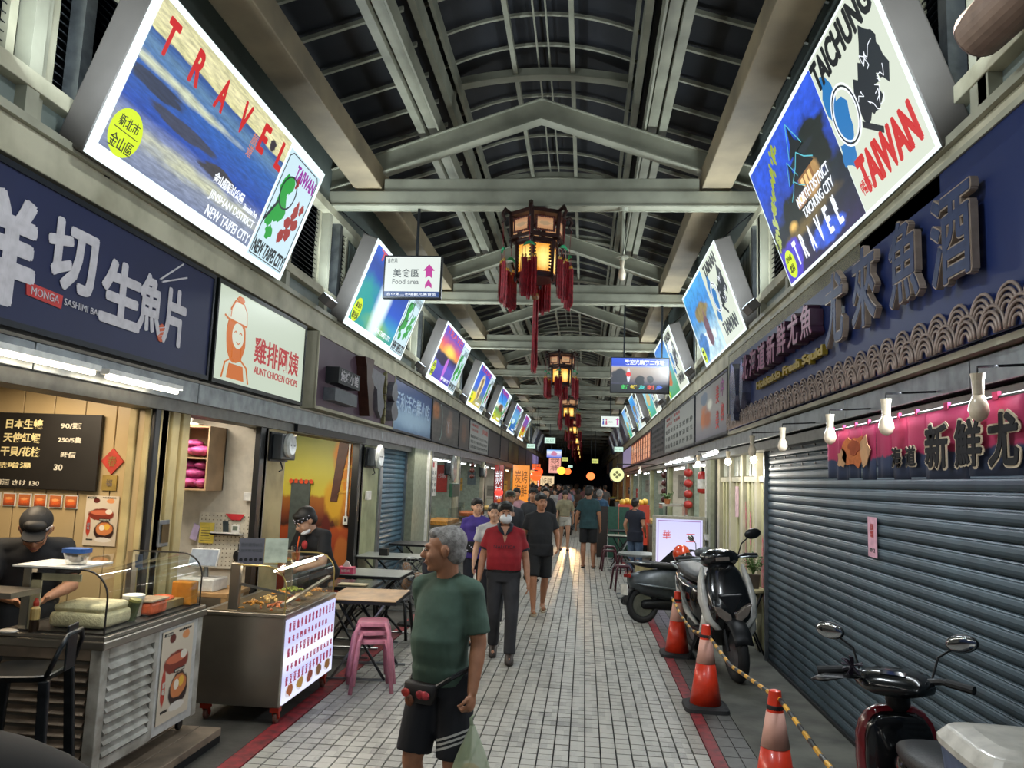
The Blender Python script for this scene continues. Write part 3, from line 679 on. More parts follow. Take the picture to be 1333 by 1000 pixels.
def purple():
    y0, y1 = 8.42, 12.05; yc = (y0+y1)/2
    t = sign('L', y0, y1, pm('plum_board', '#54404e', .5, var=.08, scale=2), 'dull plum sign with dark block letters and ornate carved shapes', out=.06, frame=cream)
    bl = MB().box(8.75-yc, 9.6-yc, -.16, 0, .33, .52).build('letter_block', dark, t); text('燒烤小館', .2, ivory, bl, 9.17-yc, .43, -.165, bold=.002, w=.7, h=.14)
    MB().box(8.72-yc, 9.6-yc, -.14, 0, .12, .27).build('letter_block', pm('grey_block', '#5c6066', .4, .4), t)
    br = pm('carved_bronze', '#4a2f26', .35, .5); gr = pm('carved_grey', '#6c6a70', .4, .3)
    o = MB().prism([(9.85-yc, .82), (10.3-yc, .84), (10.2-yc, .6), (10.35-yc, .5), (10.3-yc, .2), (10.45-yc, .1), (10.2-yc, .06), (10.1-yc, .3), (10.0-yc, .5), (9.95-yc, .7)], -.14, 0).build('carved_shape', br, t)
    MB().prism([(10.25-yc, .78), (11.2-yc, .74), (11.1-yc, .5), (11.25-yc, .3), (11.1-yc, .1), (10.9-yc, .2), (10.8-yc, .5), (10.5-yc, .55), (10.6-yc, .2), (10.35-yc, .08), (10.3-yc, .4)], -.06, 0).build('carved_shape', gr, t)
    MB().prism(blobpoly(11.7-yc, .55, .17, .16, 14, .2, 2), -.1, 0).build('carved_shape', gr, t); MB().prism(blobpoly(11.65-yc, .25, .2, .14, 14, .2, 6), -.12, 0).build('carved_shape', gr, t)
    for i in range(7): MB().prism(blobpoly(11.35-yc, .1+.11*i, .04, .06, 8, .15, i), -.05, 0).build('carved_bead', pm('carved_olive', '#77714a', .5), t)
purple()
bl = pic('pic_bluesign', [(0, '#56779c'), (.3, '#8fb0cc'), (.6, '#234f8e'), (1, '#12346e')], [(.5, .3, .45, .18, '#9dbad2', .6, .5)], 0, 4, .05, (4, 1), rough=.3)
t = sign('L', 12.1, 15.4, bl, 'blue sign with pale brushed characters fading into mist'); text('百利活海鮮小吃', .3, pm('pale_print', '#b6cbe0', .4), t, 0, .52, -.004, bold=.004, w=2.9, h=.32)
t = sign('L', 15.45, 18.85, pic('pic_greysign', [(0, '#4c4a48'), (.6, '#5c5650'), (1, '#3c3b3c')], [(.12, .75, .12, .2, '#b06a30', .6, .4), (.62, .5, .12, .3, '#a08070', .7, .4)], 0, 5, .05, fine=10), 'grey brown sign with a pale boat outline')
m = MB(); line(m, [(-.8+.25*math.cos(a/8*PI-PI/2), .45+.38*math.sin(a/8*PI-PI/2)) for a in range(9)], .04, -.006, 0); m.build('boat_outline', pm('pale_green', '#90a39c', .5), t); text('Y', .3, ivory, t, .2, .4, -.004, w=.3, h=.26)
t = sign('L', 18.9, 20.6, pic('pic_brownsign', [(0, '#4a4440'), (1, '#5a5048')], [(.5, .5, .25, .3, '#7a5a48', .7, .4)], 0, 5, .05), 'narrow brown sign beside the pale menu board')
mf = pic('pic_menuL', [(0, '#9aa09a'), (.5, '#c8ccc4'), (1, '#a8aca6')], (), .25, 2, .03)
t = sign('L', 20.65, 24.8, mf, 'pale menu board printed with rows of characters, two red blocks on top')
def rows(t, w0, w1, z0, z1, nr, nc, mat, seed=0, s='炒飯麵湯蝦蟹魚肉菜豆腐蛋海鮮牛羊雞鴨鍋燒烤炸冰茶酒'):
    r = random.Random(seed)
    for i in range(nr):
        st_ = ' '.join(r.choice(s) for _ in range(nc)); z = z1-(i+.5)*(z1-z0)/nr
        text(st_, .1, mat, t, (w0+w1)/2, z, -.004, w=(w1-w0)*.96, h=(z1-z0)/nr*.62)
pd = pm('print_dark', '#3c4040', .6); pr_ = pm('print_red_dull', '#a8403c', .6)
rows(t, -1.9, 1.9, .08, .5, 3, 12, pd, 1); rows(t, -1.8, -.4, .55, .82, 2, 5, pr_, 2); rows(t, .6, 1.8, .55, .82, 1, 2, pr_, 3)
for i, (a, b_, st_, lb) in enumerate([(24.85, 28.3, [(0, '#5a5c5c'), (1, '#6a6866')], 'plain grey sign beyond the pale menu board'), (28.35, 31.4, [(0, '#5c5048'), (.5, '#9a8070'), (1, '#5c5058')], 'sign with a mauve and brown food print'),
        (31.45, 36.3, [(0, '#6a5420'), (.5, '#a89040'), (1, '#5c5020')], 'yellow brown sign on the chicken shop side'), (36.4, 41, [(0, '#404448'), (1, '#505458')], 'dark grey sign just before the violet lit one'),
        (41.1, 46, [(0, '#4a4a58'), (.5, '#7a7a8c'), (1, '#3a3a44')], 'blue grey far sign'), (46.1, 52, [(0, '#6a5a9c'), (1, '#a89ad0')], 'violet lit far sign')]):
    sign('L', a, b_, pic('pic_ls%d' % i, st_, [(.4, .5, .2, .3, st_[-1][1], .6)], .5 if i == 5 else .08, 5, .05, fine=8), lb)
for i in range(4): sign('L', 52.1+6*i, 58+6*i, pm('far_sign%d' % i, ['#6a3a2a', '#b86a2a', '#5a4a5a', '#3a3a40'][i], .5), ['rust brown', 'orange', 'mauve', 'charcoal'][i]+' far sign above the warm lit shops')

# ---------------------------------------------------------------- right row
def squid():
    y0, y1 = .5, 10.55; yc = (y0+y1)/2
    t = sign('R', y0, y1, navyR, 'long navy sign with outlined channel characters above rows of wave arcs', z0=2.6, z1=3.68, frame=beam_m)
    tan = pm('letter_rim', '#a08f80', .4, .2, var=.1); fill = pm('letter_fill', '#333f60', .45, .2, var=.15)
    def X_(y): return -(y-yc)
    for ch, y, z, w, h in (('酒', 4.03, 3.22, .46, .50), ('魚', 4.62, 3.26, .44, .52), ('來', 5.28, 3.27, .46, .56), ('尤', 5.9, 3.26, .44, .56)):
        o = text(ch, .5, tan, t, X_(y), z-2.6, -.05, bold=.017, ex=.018, w=w, h=h, name='channel_letter'); text(ch, .5, fill, o, 0, 0, -.0195, bold=.0078, ex=.002, w=w*.955, h=h*.965, name='letter_fill')
        m = MB(); [m.cb((X_(y)+q, -.02, z-2.6+e), (.02, .04, .02)) for q in (-.1, .1) for e in (-.15, .15)]; m.build('standoff', dark, t)
    pk = pm('small_letter', '#8d4a68', .4, .1); pkd = pm('small_letter_side', '#3a2034', .5)
    for i, ch in enumerate('北海道新鮮尤魚'):
        y = 8.95-.41*i; o = text(ch, .3, pkd, t, X_(y), .66+(.03 if i > 3 else 0), -.06, bold=.012, ex=.05, w=.34, h=.29, name='channel_letter'); text(ch, .3, pk, o, 0, 0, -.052, bold=.004, ex=.002, w=.33, h=.28, name='letter_face')
    text('Hokkaido Fresh Squid', .15, pm('gold_letter', '#a89030', .35, .5), t, X_(7.45), .40, -.03, bold=.006, ex=.02, w=2.4, h=.11)
    fm = pm('fish_silver', '#7d8099', .25, .8, var=.2)
    MB().prism([(X_(9.85), .62), (X_(9.7), .82), (X_(9.55), .74), (X_(9.45), .4), (X_(9.6), .2), (X_(9.5), .1), (X_(9.75), .12), (X_(9.8), .3)], -.12, 0).build('carved_fish', fm, t)
    MB().prism([(X_(9.3), .7), (X_(9.22), .82), (X_(9.12), .7), (X_(9.15), .4), (X_(9.25), .22), (X_(9.34), .4)], -.1, 0).build('carved_fish', fm, t)
    sil = pm('holo_foil', '#8a94b4', .15, .9, var=.5, scale=9)
    panel('foil_band', sil, t, X_(10.5), X_(.6), .04, .2, -.002, .003)
    # the wave arcs: rows of concentric rims
    rim = pm('wave_rim', '#8e7d74', .45, .15, var=.2)
    wv = MB()
    for rad in (.115, .09, .065, .04):
        wv.tube([(rad*math.cos(PI*a/10), -.02-.008*(rad < .1), rad*math.sin(PI*a/10)*1.15) for a in range(11)], .0095, 5)
    fl_ = MB().prism([(.12*math.cos(PI*a/10), .12*math.sin(PI*a/10)*1.15) for a in range(11)], -.014, 0).mesh('w', navyR)
    me = wv.mesh('wave_arc', rim, True)
    for row in range(2):
        y = 3.0 if row == 0 else 3.11
        while y < 10.5:
            o = bpy.data.objects.new('wave_arc', me); COL.objects.link(o); o.parent = t; o.location = (X_(y), -.012-.014*(1-row), .045 if row == 0 else .125)
            b_ = bpy.data.objects.new('backing', fl_); COL.objects.link(b_); b_.parent = o
            y += .235
squid()
t = sign('R', 10.62, 13.7, pic('pic_beauty', [(0, '#6c6a74'), (.5, '#9a9490'), (1, '#84827e')], [(.28, .45, .09, .2, '#b46a3c', .5, .4), (.42, .4, .1, .18, '#a05a34', .5, .4), (.5, .62, .07, .1, '#dcd8c8', .3, .4), (.3, .8, .12, .12, '#5c6a7a', .4)], 0, 5, .04),
         'grey sign with red characters and a copper brown flower print')
for s2, y, z in (('美', .72, .62), ('美', .72, .25), ('容', 1.12, .33), ('中', 1.12, .68)): text(s2, .3, redv if s2 != '中' else pm('violet_print', '#9a4a88', .5), t, y, z, -.005, bold=.003, w=.26, h=.26)
t = sign('R', 13.8, 18.9, pic('pic_menuR', [(0, '#a4aaa2'), (.5, '#ccd2c8'), (1, '#b4b8b0')], (), .3, 2, .03), 'pale menu sign with small dark rows and red headings, next to the grey flower sign')
rows(t, -2.4, 2.4, .08, .58, 3, 9, pd, 5); rows(t, -2.2, -1.0, .6, .84, 2, 3, pr_, 6); rows(t, -.6, .4, .6, .84, 2, 3, pr_, 7)
t = sign('R', 19.0, 22.6, pic('pic_mr2', [(0, '#5c6068'), (1, '#70747c')], (), .04, 2, .03), 'dull blue grey menu sign between the pale one and the red one'); rows(t, -1.6, 1.6, .1, .78, 5, 7, pd, 8)
t = sign('R', 22.7, 32.3, em('menu_red', '#5c1c12', .8), 'long lit red menu sign with pale vertical characters')
e_or = em('menu_orange', '#e0a07a', 1.0)
for i in range(9): text('\n'.join(random.Random(i).sample('炒飯海鮮粥麵線烤魚蝦仁蛋', 4)), .2, e_or, t, -4.1+i*1.02, .44, -.005, bold=.006, w=.5, h=.72)
for i, (c1, lb) in enumerate([('#a89cc4', 'pale violet lit sign beyond the long red menu'), ('#4a4048', 'plum dark far sign on the shutter side'), ('#7a6a48', 'ochre far sign on the shutter side'), ('#383a40', 'charcoal far sign on the shutter side'), ('#4c3830', 'brown far sign, last on the shutter side')]):
    sign('R', 32.4+7*i, 39.3+7*i, em('rs%d' % i, c1, .55 if i == 0 else .12), lb)

# ---------------------------------------------------------------- signs hung across the lane
def hanging(name, label, cat, x0, x1, z0, z1, y, rods, mat_f, depth=.07, frame=dark, ztop=5.12):
    t = thing(name, label, cat, ((x0+x1)/2, y, z0)); w = (x1-x0)/2; h = z1-z0
    MB().box(-w, w, 0, depth, 0, h).build('housing', frame, t, bev=.006)
    panel('face', mat_f, t, -w+.02, w-.02, .02, h-.02, 0, .004)
    for r in rods: MB().bar((r-(x0+x1)/2, depth/2, h), (r-(x0+x1)/2, depth/2, ztop-z0), .03, .03).build('hanging_rod', frame, t)
    return t, w, h
t, w, h = hanging('food_area_sign', 'lit white food area sign with a magenta arrow, hung from the nearest tie beam', 'sign', -2.46, -1.75, 4.0, 4.53, 8.9, [-2.07], em('lit_sign', '#e6efe8', 1.0))
text('美食區', .15, em('p_grey', '#4a5558', .7), t, -.08, .31, -.006, bold=.002, w=.32, h=.105); text('Food area', .07, em('p_grey', '', 1), t, -.08, .205, -.006, w=.32, h=.06)
mg = em('p_magenta', '#c8329c', .9); MB().prism([(.2, .42), (.13, .34), (.16, .34), (.16, .25), (.2, .28), (.24, .25), (.24, .34), (.27, .34)], -.009, -.004).build('arrow', mg, t)
MB().prism([(.16, .17), (.2, .24), (.24, .17), (.24, .125), (.2, .16), (.16, .125)], -.009, -.004).build('arrow_tail', mg, t)
panel('blue_strip', em('p_blue', '#1e4a90', .8), t, -w+.02, w-.02, .02, .085, -.004, .003); text('台中第二市場觀光美食街', .04, e_whitef, t, 0, .052, -.009, w=.6, h=.035)
text('食在地', .06, em('p_grey', '', 1), t, -.25, .46, -.006, w=.12, h=.06)
t, w, h = hanging('hanging_television', 'large television hung on two black rods, showing a food stall under a blue banner', 'television', .42, 1.47, 3.51, 4.16, 13.9, [.66, 1.33],
   pic('pic_tv', [(0, '#1a1c22'), (.22, '#20222a'), (.24, '#3a3a55'), (.42, '#8a7a72'), (.72, '#b8a898'), (.76, '#8898d8'), (.78, '#1c44c8'), (1, '#1a50d8')], [(.15, .45, .16, .22, '#2c2f3c', .5), (.5, .35, .08, .15, '#15141c', .4), (.68, .38, .06, .12, '#15141c', .4), (.3, .5, .03, .2, '#d8dce8', .1), (.3, .52, .045, .07, '#e0262a', .1, .1)], 1.15, 5, .004))
text('歡迎光臨第二市場', .1, e_whitef, t, .08, .555, -.006, bold=.003, w=.7, h=.09)
for i, ch in enumerate('新鮮友刺身'): text(ch, .1, em('tvc%d' % i, ['#40c860', '#d8c030', '#40c8c0', '#e0503a', '#4a70e0'][i], 1.1), t, -.26+i*.15, .11, -.006, bold=.004, w=.13, h=.08)
t, w, h = hanging('toilet_sign', 'white lit sign with blue and pink figures and a magenta arrow', 'sign', .55, 1.25, 3.95, 4.38, 28.9, [.9], em('lit_sign', '', 1), depth=.06)
for q, c1 in ((-.25, '#2a4ab8'), (-.14, '#c83a6a')):
    m = MB().prism(disc(q, .29, .03, 12), -.01, -.004).prism([(q-.035, .1), (q+.035, .1), (q+.02, .25), (q-.02, .25)], -.01, -.004); m.build('figure', em('fig'+c1, c1, .8), t)
text('廁所', .06, ink, t, .02, .2, -.006, w=.16, h=.06); MB().prism([(.27, .36), (.2, .28), (.24, .28), (.24, .08), (.3, .08), (.3, .28), (.34, .28)], -.01, -.004).build('arrow', mg, t)
eg = em('exit_green', '#c8ead8', 1.1); ey = em('lit_yellow', '#d8dc70', .9)
for (x0, x1, z0, z1, y, mt, lb) in ((-2.55, -2.15, 3.28, 3.50, 33.9, eg, 'small pale green exit sign near the row of shop signs on the chicken shop side'), (1.24, 1.66, 3.25, 3.49, 33.9, eg, 'small pale green exit sign by the red menu sign'),
      (-1.45, -1.02, 3.15, 3.42, 48.9, ey, 'small yellow sign beneath the far television'), (.42, .86, 3.08, 3.38, 48.9, ey, 'small yellow sign on the shutter side, far away'), (-1.15, -.8, 2.85, 3.04, 53.9, eg, 'tiny white green sign low over the crowd'),
      (-2.3, -1.66, 4.0, 4.36, 43.9, eg, 'pale two panel sign above the far television')):
    t, w, h = hanging('small_hanging_sign', lb, 'sign', x0, x1, z0, z1, y, [(x0+x1)/2], mt, depth=.05)
    text('出口 EXIT' if mt is eg else '安全出口', .05, em('exit_ink', '#2a7a50', .6), t, 0, h/2, -.006, w=w*1.4, h=h*.4)
t, w, h = hanging('far_television', 'small far television with a pink and blue picture', 'television', -2.4, -1.45, 3.35, 3.88, 48.9, [-2.1, -1.7], pic('pic_tv2', [(0, '#4a68d8'), (.4, '#c8c0e0'), (.7, '#e8f0f8'), (1, '#4090e0')], [(.5, .5, .2, .3, '#c87a9a', .5)], 1.1, 4, .03))
# ================================================================ left shop fronts
yellowpaint = pm('cream_yellow_paint', '#b8a878', .5, var=.1, scale=3, wear='#94855c', bump=.05)
pale_green = pm('pale_green_paint', '#a8ab84', .5, var=.1, scale=3, wear='#8a8c68')
warmwall = pm('varnished_panel', '#b5a078', .35, var=.07, scale=2)
whitewall = pm('white_wall', '#c9c2b2', .6, var=.06)
wood = pm('pale_wood', '#b08a5c', .45, var=.2, scale=6); wood_d = pm('grey_wood', '#77695a', .5, var=.3, scale=5)
bluesh = pm('blue_shutter_paint', '#4a6e82', .38, .35, var=.14, scale=5, wear='#3a5566')
greysh = pm('grey_blue_shutter', '#3a4c56', .5, .2, var=.12, scale=4, wear='#303f49')
tube_m = em('tube_light', '#fff0d2', 9); tube_c = em('tube_light_cool', '#f2fbff', 7)
fas = sroot('trim_fascia')
for nm, X_, s_ in (('left', XL, -1), ('right', XR, 1)):
    r = random.Random(2)
    y = -4
    while y < 70:
        L_ = r.choice((1.9, 2.4, 2.9)); a = X_+s_*.03; z1 = 2.60
        o = MB().box(*sorted((a, a+s_*.3)), y, y+L_-.012, 2.42 if s_ < 0 else 2.44, 2.585).build('fascia_panel', metal, fas, bev=.006)
        y += L_
    MB().box(*sorted((X_+s_*.06, X_+s_*.3)), -4, 70, 2.33, 2.42).build('fascia_lip', pm('dull_zinc', '#6a6a66', .5, .6), fas)
    MB().box(*sorted((X_+s_*.1, X_+s_*2.6)), -4, 70, 2.60, 2.63).build('soffit', whitewall if s_ < 0 else cream, fas)
def strip_lamp(y0, y1, x, z, mat, label, cat='lamp', group=None):
    t = thing('strip_lamp', label, cat, (x, (y0+y1)/2, z), rotz=0, group=group); h = (y1-y0)/2
    MB().box(-.03, .03, -h, h, 0, .035).build('housing', white_p, t); MB().tube([(0, -h+.03, -.014), (0, h-.03, -.014)], .016, 8).build('tube', mat, t)
strip_lamp(3.05, 4.47, -3.0, 2.47, tube_m, 'glowing strip lamp under the navy fish shop sign, nearer the camera')
strip_lamp(4.55, 5.45, -3.0, 2.465, tube_m, 'glowing strip lamp under the navy fish shop sign, nearer the cream sign')
area('fish_shop_light', (-3.9, 4.7, 2.45), (-3.9, 4.8, 0), 1.2, .6, 34, WARM)
area('chicken_shop_light', (-3.8, 6.7, 2.5), (-3.8, 6.8, 0), .8, .5, 26, (1, .9, .76))
area('mural_shop_light', (-3.9, 9.6, 2.5), (-3.9, 10.6, .8), .8, .6, 34, (1, .9, .7))
# partitions between shops
def partition(name, y, x0=-5.6, x1=-3.2, mat=whitewall, t=.08, z1=2.6): return struct(name, MB().box(x0, x1, y, y+t, 0, z1), mat)
bk = struct('wall_back', MB().box(-5.7, -5.6, -4, 70, 0, 2.6), whitewall)
w1 = partition('wall_fish_shop', 5.62)
for i in range(9): MB().box(-5.6+.255*i+.004, -5.6+.255*(i+1)-.004, -.018, 0, 0, 2.56).build('wall_panel', warmwall, w1, loc=(0, 5.62, 0), bev=.004)
for i in range(10): MB().box(-5.6, -5.582, .255*i-.25+3.05+.004, .255*(i+1)-.25+3.05-.004, 0, 2.56).build('wall_panel', warmwall, bk, bev=.004)
# accordion post: folded cream leaves and a black gap
p = sroot('trim_door_post')
for i, (x0, x1, y0, y1, mt) in enumerate([(-3.41, -3.35, 5.52, 5.6, yellowpaint), (-3.35, -3.29, 5.54, 5.6, warmwall), (-3.29, -3.24, 5.52, 5.6, yellowpaint), (-3.24, -3.205, 5.53, 5.62, black), (-3.3, -3.2, 5.6, 5.72, yellowpaint),
      (-3.3, -3.23, 5.72, 5.77, warmwall), (-3.3, -3.2, 5.77, 5.88, yellowpaint), (-3.3, -3.23, 5.88, 5.93, warmwall), (-3.3, -3.2, 5.93, 6.04, yellowpaint)]):
    MB().box(x0, x1, y0, y1, 0, 2.42).build('door_leaf' if mt is not black else 'black_gap', mt, p, bev=.008)
MB().box(-3.19, -3.17, 5.66, 5.80, 1.30, 1.5).build('latch_plate', metal, p, bev=.005); MB().box(-3.165, -3.16, 5.68, 5.78, 1.33, 1.47).build('latch_recess', pm('brass_dark', '#5c4a2a', .4, .6), p)
w2 = partition('wall_chicken_shop', 7.55); w3 = partition('wall_mural_shop', 10.98)
p = sroot('trim_shop_post')
for (x0, x1, y0, y1, mt) in ((-3.26, -3.2, 7.44, 7.62, black), (-3.3, -3.2, 7.62, 8.1, yellowpaint), (-3.3, -3.22, 8.1, 8.16, metal)): MB().box(x0, x1, y0, y1, 0, 2.42).build('post_face', mt, p, bev=.006)
p = sroot('trim_shop_post')
for (x0, x1, y0, y1, mt) in ((-3.3, -3.2, 10.85, 11.12, black), (-3.3, -3.2, 11.12, 11.95, pale_green), (-3.3, -3.17, 11.95, 12.12, metal)): MB().box(x0, x1, y0, y1, 0, 2.42).build('post_face', mt, p, bev=.006)
MB().box(-3.25, -3.12, 8.2, 10.85, 2.34, 2.42).build('header', dark, p)

# ---- chalk menu board, posters in the fish shop (facing the camera)
board_m = pm('chalkboard', '#181614', .5, var=.3, scale=3); chalk = pm('chalk_ivory', '#dccf9a', .7); chalk2 = pm('chalk_white', '#cfcabb', .7)
t = thing('menu_board', 'black menu board with handwritten prices on the warm panelled wall', 'menu board', (-4.25, 5.59, 1.70))
MB().box(-.66, .60, -.03, 0, 0, .575).build('board', board_m, t, bev=.006)
for (st_, x, z, w, mt) in (('日本生蠔', -.02, .49, .30, chalk), ('90/顆', .36, .485, .17, chalk2), ('天使紅蝦', -.03, .385, .30, chalk), ('250/5隻', .36, .38, .19, chalk2), ('干貝/花枝', -.03, .28, .32, chalk), ('時價', .36, .265, .12, chalk2),
                          ('味噌湯', -.07, .175, .28, chalk), ('30', .29, .17, .07, chalk2), ('清酒 さけ 130', -.03, .045, .36, chalk2), ('握壽司', -.47, .48, .2, chalk), ('大500', -.3, .50, .12, chalk2), ('中300', -.3, .455, .12, chalk2), ('小220', -.3, .41, .12, chalk2),
                          ('生魚片飯 260', -.43, .34, .34, chalk), ('海鮮丼 400', -.43, .21, .34, chalk), ('啤酒 80', -.40, .05, .2, chalk)):
    text(st_, .1, mt, t, x, z, -.032, bold=.002, w=w, h=.075 if mt is chalk and len(st_) > 3 and z > .1 else .045)
food_a = pic('pic_food_a', [(0, '#8a3a20'), (1, '#c07040')], [(.5, .45, .4, .25, '#d8602a', .6, .3), (.5, .6, .3, .12, '#e8a060', .6, .3)], 0, 7, .05)
for i in range(7):
    x = -4.6+i*.125; t = tag(MB().box(x-.052, x+.052, 5.59, 5.6, 1.565, 1.665).build('food_photo', white_p), ['small photo of red sliced fish', 'small photo of orange roe', 'small photo of long red shrimp sticks', 'small photo of pink fish on ice', 'small photo of raw tuna', 'small photo of salmon slices', 'small photo of grilled salmon'][i]+' in the strip below the menu board', 'photo', 'food photos under the menu board')
    panel('print', food_a, t, x-.045, x+.045, 1.573, 1.657, 5.588, .003)
poster_pic = [((.5, .62, .4, .12), '#7a2c1c'), ((.5, .66, .34, .05), '#c86a4a'), ((.72, .68, .1, .05), '#e0d8c8'), ((.62, .3, .3, .2), '#2c1512'), ((.62, .34, .25, .13), '#c87a48'), ((.7, .38, .09, .06), '#e0b040'), ((.55, .36, .08, .06), '#e8dcc8'), ((.6, .12, .25, .05), '#d8d2c8')]
pfood = pic('pic_food_poster', [(0, '#c8bca8'), (1, '#d0c4b0')], [(*a, c_, .15, .06) for a, c_ in poster_pic]+[(.32, .9, .1, .05, '#5c1c14', .1), (.75, .9, .12, .05, '#d8905a', .2), (.13, .38, .07, .2, '#b03a28', .2)], 0, 6, .004)
def food_poster(loc, rotz, w, h, label):
    t = thing('food_poster', label, 'poster', loc, rotz=rotz); panel('sheet', pfood, t, -w/2, w/2, 0, h, 0, .003)
    panel('caption', dark, t, -w*.05, w*.28, h*.50, h*.54, -.003, .002); text('豪華海鮮丼飯', .05, chalk2, t, w*.115, h*.52, -.0065, w=w*.3, h=h*.025)
    panel('caption', dark, t, -w*.45, -w*.2, h*.94, h*.975, -.003, .002); text('海鮮丼', .05, chalk2, t, -w*.32, h*.957, -.0065, w=w*.2, h=h*.022)
    text('本日推薦套餐', .05, board_m, t, w*.2, h*.965, -.004, w=w*.42, h=h*.025)
    text('鮮\n味', .05, em('p_w', '#e0d8c8', .3), t, -w*.36, h*.38, -.005, w=w*.08, h=h*.14)
    text('營業時間', .04, board_m, t, -w*.3, h*.12, -.004, w=w*.2, h=h*.03); return t
food_poster((-3.6, 5.595, 1.30), 0, .26, .37, 'food poster with platter and rice bowl on the warm wall by the chef')
t = tag(MB().prism([(-3.555, 1.83), (-3.465, 1.93), (-3.555, 2.03), (-3.645, 1.93)], 5.59, 5.6).build('new_year_diamond', pm('red_paper', '#b03424', .6)), 'red paper diamond with faint gold writing, right of the menu board', 'decoration')
text('春', .08, pm('gold_ink', '#8a6a30', .5), t, -3.555, 1.93, 5.588, w=.07, h=.08)
t = tag(MB().box(-3.62, -3.505, 5.59, 5.6, 1.71, 1.825).build('gold_card', pm('gold_paper', '#a08848', .45, .3)), 'square gold card under the red diamond', 'card'); text('福', .06, wood_d, t, -3.563, 1.768, 5.588, w=.05, h=.05)
# ---- the fish stall
slat_m = pm('weathered_white_slat', '#a4a29a', .5, var=.2, scale=7, wear='#7c776c')
platform = thing('wooden_platform', 'low wooden platform under the slatted fish stall', 'platform', (0, 0, 0))
for i in range(6): MB().box(-3.45+.16*i, -3.45+.16*(i+1)-.006, 4.15, 5.5, .05, .10).build('plank', wood_d, platform, bev=.004)
MB().box(-3.45, -2.5, 4.15, 5.5, .0, .05).build('base', dark, platform)
st = thing('fish_stall', 'slatted white fish stall with a curved glass display case on top', 'stall', (-2.68, 4.3, .1))
fx = 0.0   # local: x -> world X offset, y -> along the lane
m = MB().box(-.62, -.06, .03, 1.12, .12, .74); m.build('body', pm('stall_inner', '#4c4840', .6), st)
for (x0, x1, y0, y1) in ((-.07, 0, 0, .07), (-.07, 0, .55, .6), (-.07, 0, 1.1, 1.17)): MB().box(x0, x1, y0, y1, .09, .76).build('corner_post', slat_m, st, bev=.004)
MB().box(-.05, 0, .07, .55, .70, .76).build('top_rail', slat_m, st); MB().box(-.05, 0, .07, .55, .09, .15).build('bottom_rail', slat_m, st)
for i in range(9):
    z = .165+i*.0595; MB().add([(.012, .075, z), (.012, .545, z), (-.035, .545, z+.055), (-.035, .075, z+.055), (.004, .075, z-.008), (.004, .545, z-.008), (-.043, .545, z+.047), (-.043, .075, z+.047)], [(0, 1, 2, 3), (7, 6, 5, 4), (0, 4, 5, 1), (2, 6, 7, 3), (0, 3, 7, 4), (1, 5, 6, 2)]).build('slat', slat_m, st)
    MB().add([(-.62, .0, z), (-.085, .0, z), (-.085, .05, z+.05), (-.62, .05, z+.05), (-.62, .008, z-.008), (-.085, .008, z-.008), (-.085, .058, z+.042), (-.62, .058, z+.042)], [(0, 1, 2, 3), (7, 6, 5, 4), (0, 4, 5, 1), (2, 6, 7, 3), (0, 3, 7, 4), (1, 5, 6, 2)]).build('slat', wood_d, st)
MB().box(-.63, -.07, -.002, .03, .70, .76).build('top_rail', wood_d, st)
MB().box(-.045, -.001, .6, 1.1, .1, .76).build('side_panel', pm('white_board', '#b9b9b6', .5), st)
MB().box(-.68, .02, -.02, 1.19, .76, .81).build('counter_edge', steel, st, bev=.008); MB().box(-.67, .01, -.01, 1.18, .811, .835).build('counter_top', steel, st, bev=.004)
for (x, y) in ((-.08, .1), (-.08, 1.08), (-.55, .1), (-.55, 1.08)):
    c = MB().cb((x, y, .085), (.05, .05, .03)).build('caster', metal, st); MB().lathe([(.03, -.012), (.035, -.008), (.035, .008), (.03, .012)], 12, (x+.01, y, .04), (0, PI/2, 0)).build('wheel', black, c)
p_ = food_poster((-2.675, 5.13, .26), PI/2, .40, .58, 'food poster with platter and rice bowl pasted on the slatted stall front')
# display case
def case(parent, y0, y1, xb, xf, z0, z1, rimm, glassm, rw=.012, n=8, bend=.16):
    """curved-front glass case, open at the back; returns profile"""
    prof = [(xf, z0), (xf, z1-bend)]+[(xf-bend*(1-math.cos(a/n*PI/2)), z1-bend+bend*math.sin(a/n*PI/2)) for a in range(1, n+1)]+[(xb, z1)]
    m = MB().grid(lambda u, v: (lambda q: (q[0], y0+(y1-y0)*v, q[1]))(prof[round(u*(len(prof)-1))]), len(prof)-1, 1)
    m.build('front_glass', glassm, parent, smooth=True)
    for y in (y0, y1):
        MB().add([(x, y, z) for x, z in prof]+[(xb, y, z0)], [list(range(len(prof)+1))]).build('end_glass', glassm, parent)
        MB().tube([(x, y, z) for x, z in prof], rw/2, 6).build('rim', rimm, parent)
    return prof
gl = glass('case_glass'); rubber = pm('rim_rubber', '#1c1712', .5)
dc = thing('glass_display_case', 'curved glass display case on the slatted stall, holding fish tubs', 'display case', (-2.68, 4.3, .935))
case(dc, .03, 1.14, -.55, -.02, 0, .36, rubber, gl)
MB().box(-.55, -.5, .03, .08, 0, .37).build('post', steel, dc, bev=.004); MB().box(-.6, -.2, .0, .34, .365, .375).build('top_sheet', white_p, dc)
MB().box(-.58, -.02, .025, 1.15, 0, .012).build('base_rim', rubber, dc); MB().box(-.56, -.52, 1.09, 1.15, 0, .36).build('post', steel, dc)
MB().box(-.5, -.03, .035, .042, .01, .34).build('end_frame', None or pm('cream_frame', '#cbbd97', .5), dc) if False else None
m = MB(); m.box(-.5, -.44, .04, .05, .0, .33).box(-.5, -.2, .04, .05, .29, .33); m.build('inner_frame', pm('cream_frame', '#cbbd97', .5), dc)
def item(name, mb, mat, label, cat, loc=(0, 0, 0), **k): o = mb.build(name, mat, loc=loc, **k); tag(o, label, cat); return o
